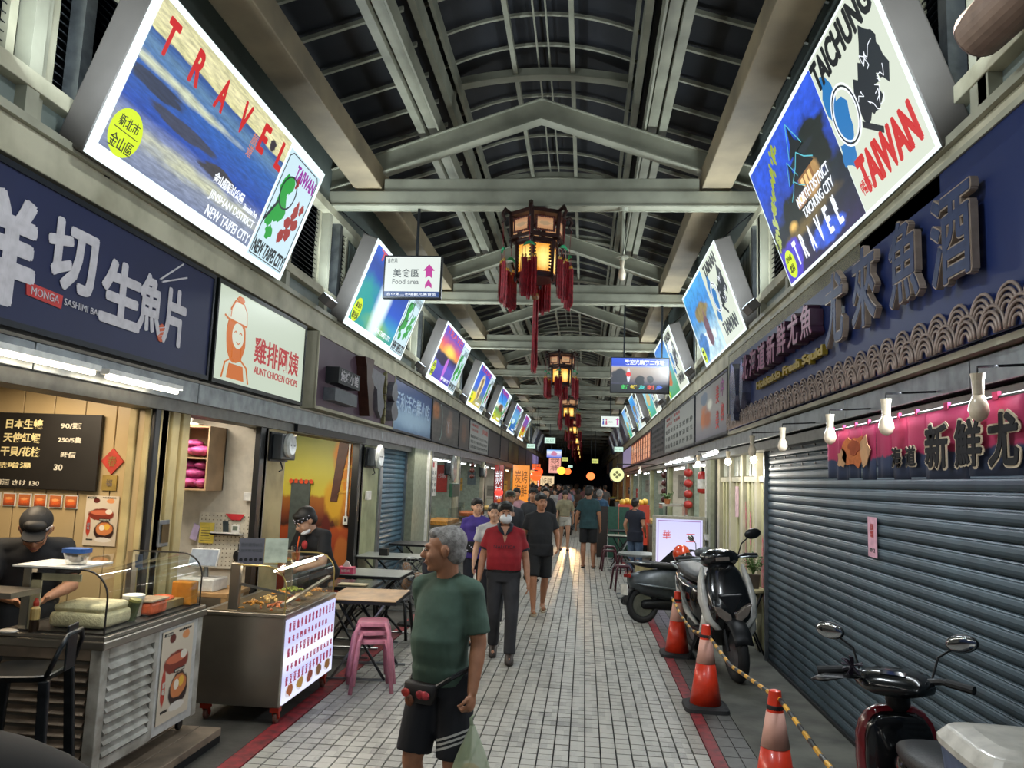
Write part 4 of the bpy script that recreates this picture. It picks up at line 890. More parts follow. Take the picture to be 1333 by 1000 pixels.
item('cloth_stack', MB().cb((0, 0, .045), (.34, .3, .09)).cb((.0, 0, .11), (.32, .27, .05)), pm('cream_cloth', '#d8caa0', .7, bump=.5), 'folded cream cloth inside the near end of the glass case', 'cloth', (-2.93, 4.55, .95), bev=.03, smooth=True)
t = thing('plastic_tub', 'clear round tub with a pale lid inside the glass case', 'tub', (-2.86, 4.87, .95)); MB().lathe([(.05, 0), (.062, .1), (.064, .11)], 18).build('tub', pm('milky', '#c8c0a8', .3), t); MB().lathe([(.068, .11), (.068, .13), (.06, .134)], 18).build('lid', white_p, t)
t = thing('sauce_jar', 'tilted dark green seaweed roll jar inside the glass case', 'jar', (-2.79, 4.72, .95), rot=(0, .25, 0)); MB().lathe([(.035, 0), (.035, .12)], 14).build('jar', pm('seaweed', '#4c5430', .4, var=.4), t); MB().lathe([(.036, .12), (.036, .135), (.03, .137)], 14).build('lid', pm('olive_lid', '#8a8648', .4), t)
t = thing('salmon_tray', 'clear box of orange salmon inside the glass case', 'tray', (-2.81, 4.98, .95)); MB().cb((0, 0, .04), (.14, .2, .08)).build('salmon', pm('salmon', '#d8633c', .4, var=.3), t, bev=.02); MB().cb((0, 0, .09), (.15, .21, .015)).build('lid', pm('clear_lid', '#c0a890', .2), t, bev=.005)
t = thing('fish_tray', 'long tray of pink fish fillets at the far end of the case', 'tray', (-2.86, 5.2, .95)); MB().cb((0, 0, .03), (.2, .26, .05)).build('tray', pm('wood_tray', '#8a7448', .5), t); MB().ell((0, 0, .06), (.08, .11, .025)).build('fillet', pm('salmon', '', 0), t, smooth=True)
item('amber_box', MB().cb((0, 0, .08), (.15, .1, .16)), pm('amber', '#b4762c', .2), 'amber box of orange roe at the far end of the case', 'box', (-2.78, 5.37, .95), bev=.01)
t = thing('food_box', 'clear food box with a blue lid standing on top of the glass case', 'food box', (-2.98, 4.43, 1.31)); MB().loft([((0, 0, 0), .05, .035), ((0, 0, .07), .07, .05)], 16, 4).build('box', glass('milk_glass', alpha=1.6), t); MB().loft([((0, 0, .07), .076, .055), ((0, 0, .095), .076, .055)], 16, 4).build('lid', pm('blue_lid', '#3a64a8', .35), t); MB().ell((0, 0, .03), (.045, .03, .02)).build('food', pm('brownfood', '#6a5434', .5), t)
t = thing('sauce_bottle', 'squeeze bottle half full of brown sauce with an orange red cap', 'bottle', (-3.13, 4.33, .935)); MB().lathe([(.024, 0), (.026, .02), (.026, .07)], 12).build('sauce', pm('soy', '#2a1c10', .3), t, smooth=False); MB().lathe([(.0262, .07), (.026, .13), (.012, .145)], 12).build('bottle', pm('bottle_cream', '#c8a868', .4), t); MB().lathe([(.016, .145), (.016, .165), (.006, .19)], 10).build('cap', pm('red_cap', '#b03a24', .4), t)
item('napkin', MB().ell((0, 0, .008), (.06, .04, .012)), white_p, 'crumpled white napkin on the counter behind the sauce bottle', 'napkin', (-3.26, 4.3, .93))
item('shelf_board', MB().box(-3.9, -3.08, 4.05, 4.29, 1.16, 1.19), steel, 'narrow steel shelf jutting in at the chef, nearest left', 'shelf')
item('card_stand', MB().cb((0, 0, .04), (.05, .01, .09), (0.2, 0, 0)), pm('blue_card', '#4a5c78', .4), 'small blue card standing behind the glass case', 'card', (-3.1, 5.3, 1.2))
# metal bar chair
tm_ = pm('gunmetal', '#2c3034', .32, .8, var=.2)
t = thing('bar_chair', 'dark metal bar chair with low back, in front of the slatted stall', 'chair', (-2.86, 3.93, 0), rotz=R(14), scale=1.1)
MB().loft([((0, 0, .735), .15, .15), ((0, 0, .76), .165, .165), ((0, 0, .765), .155, .155)], 20, 5).build('seat', tm_, t)
for (sx, sy) in ((-1, -1), (1, -1), (1, 1), (-1, 1)): MB().bar((sx*.14, sy*.14, .74), (sx*.19, sy*.19, 0), .045, .03).build('leg', tm_, t, bev=.006)
for a, b_ in (((-.17, -.17), (.17, -.17)), ((.17, -.17), (.17, .17)), ((.17, .17), (-.17, .17)), ((-.17, .17), (-.17, -.17))): MB().bar((*a, .28), (*b_, .28), .02, .03).build('stretcher', tm_, t)
MB().tube([(.15, -.15, .76), (.19, -.13, .88), (.2, -.08, .93), (.2, .08, .93), (.19, .13, .88), (.15, .15, .76)], .012, 7).build('back_frame', tm_, t, smooth=True)
MB().box(.185, .195, -.06, .06, .76, .97).build('backrest', tm_, t, bev=.01)

# ---- chicken stall
st = thing('chicken_stall', 'stainless fried chicken stall with a lit menu front and red casters', 'stall', (-2.24, 5.9, 0))
MB().box(-.66, 0, 0, 1.2, .13, .80).build('body', steel, st, bev=.012)
MB().box(-.675, .012, -.012, 1.212, .79, .82).build('rim', steel, st, bev=.006)
MB().box(-.62, -.03, .03, 1.17, .77, .823).build('tray', pm('tray_metal', '#6a5a40', .4, .7), st)
fp = MB().box(0, .012, .02, 1.18, .15, .77).build('lit_menu', pic('pic_lit_menu', [(0, '#e8eaff'), (.3, '#c0c4f0'), (.5, '#f4f6ff'), (.7, '#c4c8f0'), (1, '#c8ccf4')], (), 1.15, 1, .0), st)
lt = thing('tmp', 'x', 'x'); bpy.data.objects.remove(lt)
e_mred = em('menu_text_red', '#b0325a', .7)
fr_ = bpy.data.objects.new('menu_print', None); COL.objects.link(fr_); fr_.parent = st; fr_.location = (.014, .6, .15); fr_.rotation_euler = (0, 0, PI/2)
rr = random.Random(4)
for i in range(5):
    z = .56-.095*i-(.02 if i > 2 else 0); st_ = ''.join(rr.choice('雞排魷魚甜不辣薯條豆腐四季豆香菇花枝丸米血') for _ in range(13 if i != 1 else 11))
    for j, ch in enumerate(st_): text(ch, .1, e_mred, fr_, -.52+j*.086, z, 0, bold=.002, w=.045, h=.07 if i % 2 == 0 else .045)
for i, c_ in enumerate(['#b8622c', '#c89a4a', '#9a4a3a', '#8a6038', '#a0703c']):
    o = MB().prism(blobpoly(-.45+i*.22, .08, .085, .05, 14, .1, i), -.002, 0).build('food_print', em('plate%d' % i, '#e8e4f0', .8), fr_)
    MB().prism(blobpoly(-.45+i*.22, .085, .065, .042, 12, .25, i+9), -.004, -.002).build('food_heap', em('heap%d' % i, c_, .6), o)
for (x, y) in ((-.05, .06), (-.05, 1.12), (-.6, .06), (-.6, 1.12)):
    c = MB().box(x-.035, x+.035, y-.03, y+.03, .09, .135).bar((x, y, .1), (x+.0, y+.03, .04), .05, .03).build('caster', pm('caster_red', '#a8301c', .4), st); MB().lathe([(.036, -.016), (.045, -.01), (.045, .01), (.036, .016)], 14, (x, y+.02, .045), (0, PI/2, 0)).build('wheel', pm('wheel_rubber', '#5a3a30', .6), c)
brass = pm('brass_rim', '#b8a468', .3, .7)
dc = thing('curved_glass_case', 'brass rimmed curved glass case full of fried food on the steel stall', 'display case', (-2.24, 5.9, .825))
case(dc, .02, 1.18, -.42, -.015, 0, .345, brass, gl, bend=.17)
MB().box(-.47, -.39, .015, .06, 0, .36).build('post', steel, dc, bev=.006); MB().box(-.47, -.4, 1.14, 1.18, 0, .36).build('post', steel, dc, bev=.006)
MB().bar((-.4, .05, .2), (-.05, .55, .03), .03, .02).build('inner_brace', steel, dc); MB().bar((-.05, .05, .05), (-.05, 1.15, .14), .03, .02).build('inner_shelf', steel, dc)
MB().tube([(-.15, .1, .3), (-.15, 1.0, .3)], .01, 6).build('lamp_tube', em('case_tube', '#fff2d0', 7), dc)
point('case_glow', (-2.42, 6.5, 1.12), 1.6, WARM, .05); point('case_glow_fish', (-2.9, 4.9, 1.25), 1.2, WARM, .05)
# heaps of fried food: one countable-less heap per tray, and pieces
fry = [pm('fry_gold', '#c8862c', .5, var=.3, scale=30, bump=.8), pm('fry_orange', '#b8602a', .5, var=.3, scale=30, bump=.8), pm('fry_pale', '#d8b068', .5, var=.3, scale=30, bump=.8), pm('veg_green', '#8a9438', .5, var=.4, scale=30, bump=.8)]
r = random.Random(11)
for i in range(8):
    bx_, by = (-2.35 if i % 2 else -2.56), 6.06+.27*(i//2)
    m = MB()
    for k in range(46):
        a, q = r.random()*6.28, abs(r.gauss(0, .045)); m.ell((math.cos(a)*q*1.1, math.sin(a)*q*1.3, .035*(1-q*8)+r.uniform(0, .012)), (r.uniform(.008, .024), r.uniform(.008, .016), r.uniform(.006, .012)), 6, 4, (0, r.random(), a))
    o = m.build('fried_food', fry[[0, 1, 2, 1, 0, 2, 3, 0][i]], loc=(bx_, by, .84), smooth=True, kind='stuff')
    tag(o, ['heap of golden fries in the glass case, near the post', 'heap of orange fried strips by the front glass', 'heap of pale fried pieces at the back', 'heap of brown orange chicken by the front glass', 'heap of golden chunks, third along the back', 'heap of pale crisp pieces, third along the front', 'heap of green beans at the back of the case', 'heap of golden strips at the far front end'][i], 'fried food')
# price board on the case
t = thing('price_board', 'lilac price board leaning on top of the brass rimmed case', 'sign', (-2.56, 6.02, 1.17), rotz=R(25)); panel('sheet', pic('pic_price', [(0, '#9a9cb8'), (1, '#b4b8cc')], (), .1, 2, .02), t, -.13, .06, 0, .2, 0, .006); panel('clear_sleeve', pm('sleeve', '#a8b4a8', .15), t, .065, .24, .01, .2, 0, .004)
text('現炸雞排60元', .05, pd, t, -.035, .15, -.008, w=.16, h=.03); text('甜不辣 魷魚腳', .05, pd, t, -.035, .105, -.008, w=.16, h=.022)
for i in range(5): MB().prism(disc(-.11+i*.037, .035, .014, 10), -.009, -.006).build('print_dot', dark, t)
t = thing('juice_cup', 'clear cup holder with a red straw, beside the price board', 'cup', (-2.36, 6.35, 1.17)); MB().lathe([(.03, 0), (.04, .12)], 12).build('cup', glass('milk_glass', alpha=1.6), t); MB().tube([(0, 0, .02), (.02, 0, .2)], .005, 6).build('straw', pm('orange_straw', '#d85a20', .4), t); MB().lathe([(.028, .01), (.034, .07)], 12).build('drink', pm('drink', '#b8743a', .3), t)
# ---- chicken shop interior (wall faces the camera at y = 7.5)
t = thing('wall_cabinet', 'open wooden wall cabinet stuffed with pink plastic bags', 'cabinet', (-3.8, 7.18, 1.69)); pw = pm('cabinet_wood', '#a88a68', .45, var=.12, scale=5)
MB().box(-.2, .2, .34, .36, 0, .62).build('back_panel', pw, t)
for a in ((-.2, -.185, 0, .36, 0, .62), (.185, .2, 0, .36, 0, .62)): MB().box(*a).build('side_panel', pw, t)
for z in (0, .30, .605): MB().box(-.185, .185, .0, .34, z, z+.015).build('shelf', pw, t)
bagm = pm('pink_plastic', '#cc5c9a', .3, var=.35, scale=18, bump=.6)
for i, (x, z, rx, rz_) in enumerate([(-.06, .07, .12, .055), (.09, .06, .09, .05), (-.02, .155, .14, .05), (.08, .235, .09, .04), (-.08, .235, .09, .045), (.02, .375, .15, .05), (-.05, .44, .1, .04)]):
    m = MB(); m.ell((0, 0, 0), (rx, .13, rz_), 16, 10); o = m.build('plastic_bag_bundle', bagm, loc=(-3.8+x, 7.36, 1.70+z), smooth=True)
    d = o.modifiers.new('d', 'DISPLACE'); tx = bpy.data.textures.get('crumple') or bpy.data.textures.new('crumple', 'CLOUDS'); tx.noise_scale = .05; d.texture = tx; d.strength = .035
    tag(o, ['pink bag bundle at the bottom corner of the cabinet', 'pink bag bundle at the bottom, by the wooden side', 'wide pink bag bundle, second from the bottom', 'pink bag bundle just under the middle shelf, by the side', 'pink bag bundle just under the middle shelf, near the post', 'pink bag bundle lying on the middle shelf', 'small pink bag bundle topmost in the cabinet'][i], 'plastic bags', 'pink bag bundles in the wall cabinet')
t = thing('table_fan', 'small white fan lying on top of the wall cabinet', 'fan', (-3.88, 7.3, 2.32)); MB().box(-.1, .12, -.06, .06, 0, .02).build('base', white_p, t)
for a in (-.5, .4): MB().cap((0, 0, .02), (math.sin(a)*.16, 0, .02+math.cos(a)*.16), .018, .028, 8).build('blade', white_p, t, smooth=True)
MB().ell((-.14, 0, .05), (.05, .05, .05)).build('motor', black, t)
t = thing('pegboard', 'white pegboard on the shop wall', 'pegboard', (-3.54, 7.53, .93)); MB().box(-.27, .27, -.012, 0, 0, .54).build('board', pm('peg_white', '#cfc8b6', .5), t)
m = MB()
for i in range(13):
    for j in range(13): m.prism(disc(-.24+.04*i, .03+.04*j, .0065, 6), -.0135, -.011)
m.build('peg_holes', pm('hole_brown', '#6a5c48', .8), t, kind='stuff'); MB().box(-.1, .2, -.1, -.012, .33, .345).box(-.1, .2, -.1, -.095, .33, .36).build('shelf', white_p, t)
item('phone', MB().cb((0, 0, .06), (.06, .008, .12), (.2, 0, 0)), pm('phone_glass', '#3a4448', .1), 'smartphone leaning on the pegboard shelf', 'phone', (-3.5, 7.46, 1.275), bev=.003)
t = thing('timer', 'white timer with a grey screen on the pegboard shelf', 'timer', (-3.4, 7.46, 1.275)); MB().cb((0, 0, .045), (.08, .015, .09)).build('body', white_p, t, bev=.004); MB().cb((0, -.008, .055), (.05, .004, .04)).build('screen', pm('lcd', '#6a7468', .3), t)
item('red_pouch', MB().prism([(-.1, .0), (.1, 0), (.06, -.06), (-.03, -.06)], -.01, 0), pm('red_felt', '#b8242c', .6), 'red pouch clipped at the top of the pegboard', 'pouch', (-3.43, 7.5, 1.465))
t = thing('note_sheet', 'yellow handwritten note clipped to the pegboard', 'note', (-3.71, 7.5, 1.17)); panel('sheet', pm('yellow_note', '#cdb850', .6), t, -.075, .075, 0, .2); [panel('writing', pd, t, -.055, .05-.01*(i % 3), .02+.025*i, .026+.025*i, -.0045, .001) for i in range(6)]
item('tag_bundle', MB().prism([(-.05, -.12), (.02, -.14), (.05, .0), (-.01, .03)], -.012, 0), pm('lilac_tag', '#b8a8c8', .5), 'lilac tag hanging left of the yellow note', 'tag', (-3.83, 7.5, 1.33))
item('pink_tongs', MB().cap((0, 0, 0), (.05, 0, .16), .012, .016, 8), pm('pink_rubber', '#d88a8a', .5), 'pink tongs leaning below the tag', 'tongs', (-3.84, 7.46, .95), smooth=True)
item('hanging_pouch', MB().ell((0, 0, 0), (.05, .02, .06)).cap((0, 0, .05), (0, 0, .12), .005, .004, 6), black, 'black pouch hanging from the pegboard', 'pouch', (-3.36, 7.47, 1.06), smooth=True)
t = thing('work_table', 'pale wooden table with a shelf under the cash register', 'table', (-3.5, 7.2, 0)); MB().box(-.4, .3, -.25, .28, .74, .78).build('tabletop', wood, t, bev=.005)
for (x, y) in ((-.37, -.22), (.27, -.22), (.27, .25), (-.37, .25)): MB().box(x-.025, x+.025, y-.025, y+.025, 0, .74).build('leg', wood, t)
MB().box(-.37, .27, -.22, .25, .3, .33).build('shelf', wood_d, t)
t = thing('cash_register', 'white cash register with a tilted blank screen', 'cash register', (-3.54, 7.15, .78)); MB().box(-.18, .18, -.15, .15, 0, .11).build('drawer', white_p, t, bev=.01); MB().cap((0, .05, .1), (0, .05, .2), .03, .02, 10).build('stand', metal, t); MB().cb((0, 0, .29), (.28, .02, .17), (-.35, 0, 0)).build('screen_case', white_p, t, bev=.006); MB().cb((0, -.012, .292), (.26, .004, .15), (-.35, 0, 0)).build('screen', pm('pale_screen', '#9aa4b0', .15), t)
t = thing('paper_roll', 'white paper roll beside the register', 'paper roll', (-3.8, 7.2, .78)); MB().lathe([(.05, 0), (.05, .12)], 16).build('roll', white_p, t); MB().lathe([(.015, .1205), (.015, .121)], 12).build('core', wood_d, t)
item('wall_outlet', MB().box(-.06, .06, -.03, 0, 0, .08), white_p, 'white outlet box on the shop wall above the pegboard', 'outlet', (-3.3, 7.52, 1.6), bev=.006)
tr = thing('track_light', 'black track with four spotlights, one lit', 'track light', (-3.42, 7.1, 2.5)); MB().box(-.25, .25, -.02, .02, .03, .06).build('track', dark, tr)
for i in range(4):
    c = MB().box(-.2+.13*i-.02, -.2+.13*i+.02, -.025, .025, -.01, .03).lathe([(.018, 0), (.03, -.09), (.032, -.1)][::-1], 12, (-.2+.13*i, -.01, 0), (-.3, 0, 0)).build('spotlight', dark, tr); MB().ell((-.2+.13*i, -.04, -.095), (.026, .026, .014)).build('bulb', em('spot_on', '#fff2d8', 9) if i in (0, 3) else metal, c)
# ---- mural shop
mural = pic('pic_mural', [(0, '#6a2418'), (.3, '#8a3018'), (.42, '#a84a1c'), (.44, '#3a1a12'), (.5, '#7a3a20'), (.6, '#a06024'), (.62, '#c8b840'), (.75, '#b8b04a'), (1, '#6e7a4c')],
            [(.93, .8, .16, .3, '#c87a1c', .5, .2), (.8, .62, .1, .14, '#c89a28', .6, .2), (.9, .25, .09, .12, '#b0642c', .4), (.72, .3, .06, .2, '#5c1a14', .3)], 0, 5, .012, (1.5, 1))
o = panel('mural_sheet', mural, w3, -4.7, -3.26, .1, 2.5, 10.975, .006)
mb_ = MB(); mb_.prism([(-3.62, 1.5), (-3.52, 1.5), (-3.36, 2.5), (-3.52, 2.5)], 10.955, 10.965); mb_.build('mural_pole', pm('mural_brown', '#4e2a20', .5), w3)
for i in range(5): MB().prism([(-3.52+.03*i, 1.6+.17*i), (-3.3, 1.66+.17*i), (-3.3, 1.7+.17*i), (-3.5+.03*i, 1.63+.17*i)], 10.955, 10.965).build('mural_stroke', pm('mural_gold', '#c8982c', .5), w3)
MB().box(-4.2, -3.92, 10.93, 10.96, 0.1, 1.79).build('door_panel', pm('slate_door', '#4a5250', .5), w3)
for i in range(5): item('paper_charm', MB().prism(blobpoly(0, 0, .03, .035, 8, .25, i), -.005, 0), pm('orange_red', '#d04a20', .5), ['leftmost orange paper charm over the slate door', 'second orange paper charm over the slate door', 'middle orange paper charm over the slate door', 'fourth orange paper charm over the slate door', 'rightmost orange paper charm over the slate door'][i], 'decoration', (-4.2+.075*i, 10.92, 1.77))
o = thing('conduit', 'white conduit running down the mural to a socket', 'conduit', (-3.37, 10.95, 1.24)); MB().box(-.012, .012, -.02, 0, .06, 1.2).build('pipe', white_p, o); MB().box(-.035, .035, -.03, 0, -.06, .06).build('socket', white_p, o, bev=.004); MB().box(-.012, .012, -.034, -.03, -.02, .03).build('plug', black, o)
for (x, z, lb) in ((-4.08, 2.5, 'bright ceiling spotlight at the near edge of the mural shop'), (-3.9, 2.42, 'pair of ceiling spotlights over the mural, one lit')):
    t = thing('ceiling_spotlight', lb, 'spotlight', (x, 10.2, z)); MB().cap((0, 0, .12), (0, 0, .02), .01, .012, 8).build('stem', metal, t); MB().ell((0, 0, 0), (.05, .05, .03)).build('bulb', em('spot_on', '', 9), t, smooth=True); MB().ell((.07, .02, .0), (.045, .045, .035)).build('shade', dark, t, smooth=True)
# ---- electric meters, switch
def meter(y0, y1, z, label):
    t = thing('electric_meter', label, 'electric meter', (-3.17, (y0+y1)/2, z), rotz=PI/2); w = (y1-y0)/2
    MB().box(-w, w, 0, .02, 0, .30).build('backplate', dark, t); MB().box(-w*.8, w*.8, -.1, 0, .02, .28).build('box', pm('meter_grey', '#30363a', .4), t, bev=.01)
    MB().lathe([(w*.52, 0), (w*.52, .03), (w*.4, .05)], 20, (-w*.1, -.1, .17), (PI/2, 0, 0)).build('dial', pm('dial_white', '#b8bcb8', .15), t, smooth=False); text('8 8 8', .05, black, t, -w*.1, .17, -.152, w=w*.5, h=.02)
    MB().tube([(0, -.02, 0), (.1*w, -.04, -.08), (-.3*w, -.04, -.1)], .008, 6).build('cable', black, t)
meter(7.62, 8.1, 2.0, 'electric meter on the cream post beside the cream lit sign'); meter(11.1, 11.8, 2.0, 'electric meter on the pale green post beside the mural'); meter(17.6, 18.8, 1.95, 'electric meter past the first blue shutter'); meter(23.6, 24.4, 1.95, 'small far electric meter with a white dial'); meter(28.6, 29.4, 1.95, 'farthest electric meter on the chicken shop side')
item('switch_box', MB().box(-.1, .1, -.04, 0, 0, .13), white_p, 'cream switch box on the pale green post', 'switch', (-3.18, 11.3, 1.53), rot=(0, 0, PI/2), bev=.006)
# ---- rolling shutters
def shutter(name, side, y0, y1, z1, mat, label=None, pitch=.083, paper=False):
    X_, rz, s_ = (-3.28, PI/2, -1) if side == 'L' else (2.1, -PI/2, 1)
    t = sroot(name, (X_, (y0+y1)/2, 0), rz); w = (y1-y0)/2
    prof = [(0, 0), (-.006, .004), (-.012, .016), (-.015, .034), (-.012, .054), (-.008, .062), (-.009, .068), (-.004, pitch-.009), (.002, pitch-.004), (.006, pitch-.002), (.006, 0)]
    m = MB(); n = len(prof); vs = [(-w, a, b_) for a, b_ in prof]+[(w, a, b_) for a, b_ in prof]
    me = MB().add(vs, [(i, (i+1) % n, (i+1) % n+n, i+n) for i in range(n)]+[list(range(n))[::-1], list(range(n, 2*n))]).mesh('slat', mat, False)
    z = .02; k = 0
    while z < z1:
        o = bpy.data.objects.new('slat', me); COL.objects.link(o); o.parent = t; o.location = (0, 0, z); z += pitch; k += 1
    for e in (-1, 1): MB().box(*sorted((e*w, e*(w+.05))), -.05, .04, 0, z1).build('guide_rail', metal, t)
    MB().box(-w, w, -.03, .01, 0, .03).build('bottom_bar', dark, t); return t
shutter('door_shutter_blue', 'L', 12.2, 14.0, 2.36, bluesh)
p = sroot('trim_shop_post'); MB().box(-3.22, -3.1, 14.05, 15.2, 0, 2.42).build('post_face', pm('sage_paint', '#8c917c', .5), p); MB().box(-3.1, -3.06, 15.2, 15.3, 0, 2.42).build('corner_strip', white_p, p)
t = shutter('door_shutter_grey', 'R', 1.0, 9.17, 2.4, greysh)
m = MB()
for j in range(3):
    for i in range(20): m.box(-3.9+i*.42+(.2 if j % 2 else 0), -3.86+i*.42+(.2 if j % 2 else 0), -.028, -.02, 2.14+j*.083, 2.16+j*.083)
m.build('vent_holes', black, t, kind='stuff')
o = thing('paper_notice', 'pink paper strip pasted on the grey blue shutter', 'notice', (2.075, 5.89, 1.44), rotz=-PI/2); panel('sheet', pm('pink_paper', '#c898a8', .6), o, -.085, .085, 0, .285); text('店面\n出租', .05, pr_, o, 0, .19, -.005, w=.06, h=.1); text('0912', .04, pd, o, 0, .05, -.005, w=.1, h=.03)
# generic open bays further down both sides
def bay(side, y0, y1, seed, label_glow=None, warm=False, glow=6):
    s_ = -1 if side == 'L' else 1; xf = -3.2 if s_ < 0 else 2.1; r = random.Random(seed)
    p = sroot('trim_shop_post'); mt = r.choice([pale_green, cream, yellowpaint, pm('sage_paint', '', 0)])
    MB().box(*sorted((xf-s_*.1, xf+s_*.1)), y0, y0+.35, 0, 2.42).build('post_face', mt, p); MB().box(*sorted((xf-s_*.12, xf-s_*.06)), y0+.35, y0+.42, 0, 2.42).build('post_edge', r.choice([dark, metal, white_p]), p)
    w = struct('wall_shop', MB().box(*sorted((xf, xf+s_*2.4)), y1-.08, y1, 0, 2.6), pm('orange_wall', '#a0703c', .5) if warm else r.choice([whitewall, pale_green, pm('mint_wall', '#8d9a8c', .5)]))
    kk = r.randint(2, 4); nth = ['first', 'second', 'third', 'fourth']
    for i in range(kk):
        x = xf+s_*(.25+.4*i); c1 = r.choice(['#a83028', '#c8c4b8', '#3a3c40', '#8a8478', '#c89a40', '#5a6a70']); h = r.uniform(.3, .7); z = r.uniform(1.2, 1.8)
        t = thing('wall_poster', 'x', 'poster', (x, y1-.09, z)); panel('sheet', pm('pp'+c1, c1, .5), t, -.13, .13, 0, h); text(r.choice(['鮮魚湯', '炒飯', '牛肉麵', '海鮮粥', '特價']), .1, pd if c1 in ('#c8c4b8', '#c89a40', '#8a8478') else ivory, t, 0, h*.6, -.005, w=.2, h=h*.2)
        t['label'] = '%s %s wall poster %s' % (nth[i], {'#a83028': 'red', '#c8c4b8': 'pale', '#3a3c40': 'charcoal', '#8a8478': 'beige', '#c89a40': 'mustard', '#5a6a70': 'slate'}[c1], label_glow); t['group'] = 'posters inside the far shops'
    # a counter cabinet with its own top and glass
    cx = xf-s_*.1; t = thing('food_counter', 'steel food counter %s' % (label_glow or 'far down the lane'), 'counter', (cx, (y0+y1)/2, 0), group='food counters of the far shops'); MB().box(-.3, .3, -.9, .9, 0, .85).build('body', r.choice([steel, wood_d, white_p, dark]), t, bev=.01)
    MB().box(-.33, .33, -.93, .93, .85, .89).build('counter_top', steel, t); MB().box(-.28, .28, -.85, .85, .9, 1.25).build('glass_hood', glass('case_glass'), t); MB().box(-.26, .26, -.8, .8, .9, .98).build('food_tray', fry[seed % 4], t)
    n = 2
    for i in range(n):
        y = y0+.8+i*(y1-y0-1.2)/n; strip_lamp(y, y+1.0, xf-s_*.02, 2.28, em('bay_tube%d' % warm, '#ffd9a0' if warm else '#f4fbff', 8), '%s %s strip lamp %s' % (['nearer', 'farther'][i], 'warm' if warm else 'cool', label_glow), group='strip lamps under the fascia')
    area('bay_light', (xf+s_*.9, (y0+y1)/2, 2.5), (xf+s_*.9, (y0+y1)/2, 0), 1, .8, glow*3.2, WARM if warm else (1, .97, .9))
lab = ['just past the first blue shutter', 'by the green letter box', 'beyond the green letter box', 'near the first orange lit shop', 'among the orange lit shops', 'past the orange lit shops', 'deep down the lane', 'at the far end of the lane']
ys = [15.3, 18.9, 23.9, 28.9, 33.9, 38.9, 43.9, 50, 58]
for i in range(8): bay('L', ys[i], ys[i+1], 20+i, lab[i]+' on the chicken shop side', warm=i >= 3, glow=7 if i < 3 else 16)
labr = ['behind the lit shop standee', 'beside the fire extinguisher', 'behind the maroon stools', 'beyond the maroon stools', 'under the long red menu sign', 'past the red menu sign', 'deep down the lane', 'at the far end of the lane']
ysr = [12.7, 15.3, 18.9, 23.9, 28.9, 34, 40, 48, 58]
for i in range(8): bay('R', ysr[i], ysr[i+1], 40+i, labr[i]+' on the shutter side', warm=i >= 5, glow=10 if i < 4 else 12)
t = thing('letter_box', 'green letter box on the wall past the first blue shutter', 'letter box', (-3.09, 18.3, 1.45), rotz=PI/2); MB().box(-.5, .5, -.08, 0, 0, .32).build('box', pm('post_green', '#1f4a34', .4), t, bev=.02); MB().box(-.3, .3, -.085, -.08, .24, .26).build('slot', black, t)
t = thing('price_sheet', 'pale price sheet with a red heading in the shop past the blue shutter', 'poster', (-3.15, 16.0, 1.5), rotz=PI/2); panel('sheet', white_p, t, -.5, .5, 0, .75); panel('heading', pr_, t, -.3, .2, .6, .7, -.004, .002); rows(t, -.45, .45, .05, .55, 4, 4, pd, 9)
for i, z in enumerate((0, .16, .32)):
    item('hanging_gourd', MB().ell((0, 0, 0), (.07, .07, .07)).tube([(0, 0, .05), (0, 0, .15 if i < 2 else .2)], .004, 4), pm('dark_red_gourd', '#4c1f18', .4), ['lowest', 'middle', 'topmost'][i]+' dark red ball of the hanging string near the far meter', 'ornament', (-3.14, 21.7, 1.95+z), smooth=True)
for (x, y, z, c_, lb) in ((-2.3, 38.9, 2.35, '#ff4a20', 'red glowing round lantern over the orange lit shop'), (-1.3, 43.9, 2.5, '#ffc040', 'yellow glowing round lantern above the far crowd'), (-1.15, 53.9, 2.6, '#ff6a30', 'orange lantern beside the yellow one'), (-2.1, 33.9, 2.1, '#ff5020', 'small orange lantern low over the crowd'), (.35, 43.9, 2.25, '#ff7a40', 'orange lantern on the shutter side of the far lane'), (1.5, 38.9, 2.2, '#ffb090', 'pale glowing lantern by the far shutters'), (-2.6, 23.9, 1.5, '#ff3a30', 'small red glowing lamp behind the man in a camouflage cap')):
    t = thing('round_lantern', lb, 'lantern', (x, y, z)); s0 = .13 if c_ == '#ff3a30' else .24; MB().ell((0, 0, 0), (s0, s0, s0*.9)).build('paper_shade', em('lan'+c_, c_, 2.2), t, smooth=True); MB().lathe([(.08, s0*.86), (.08, s0)], 10).build('cap', dark, t); MB().tube([(0, 0, s0), (0, 0, 5.13-z)], .008, 4).build('cord', dark, t)
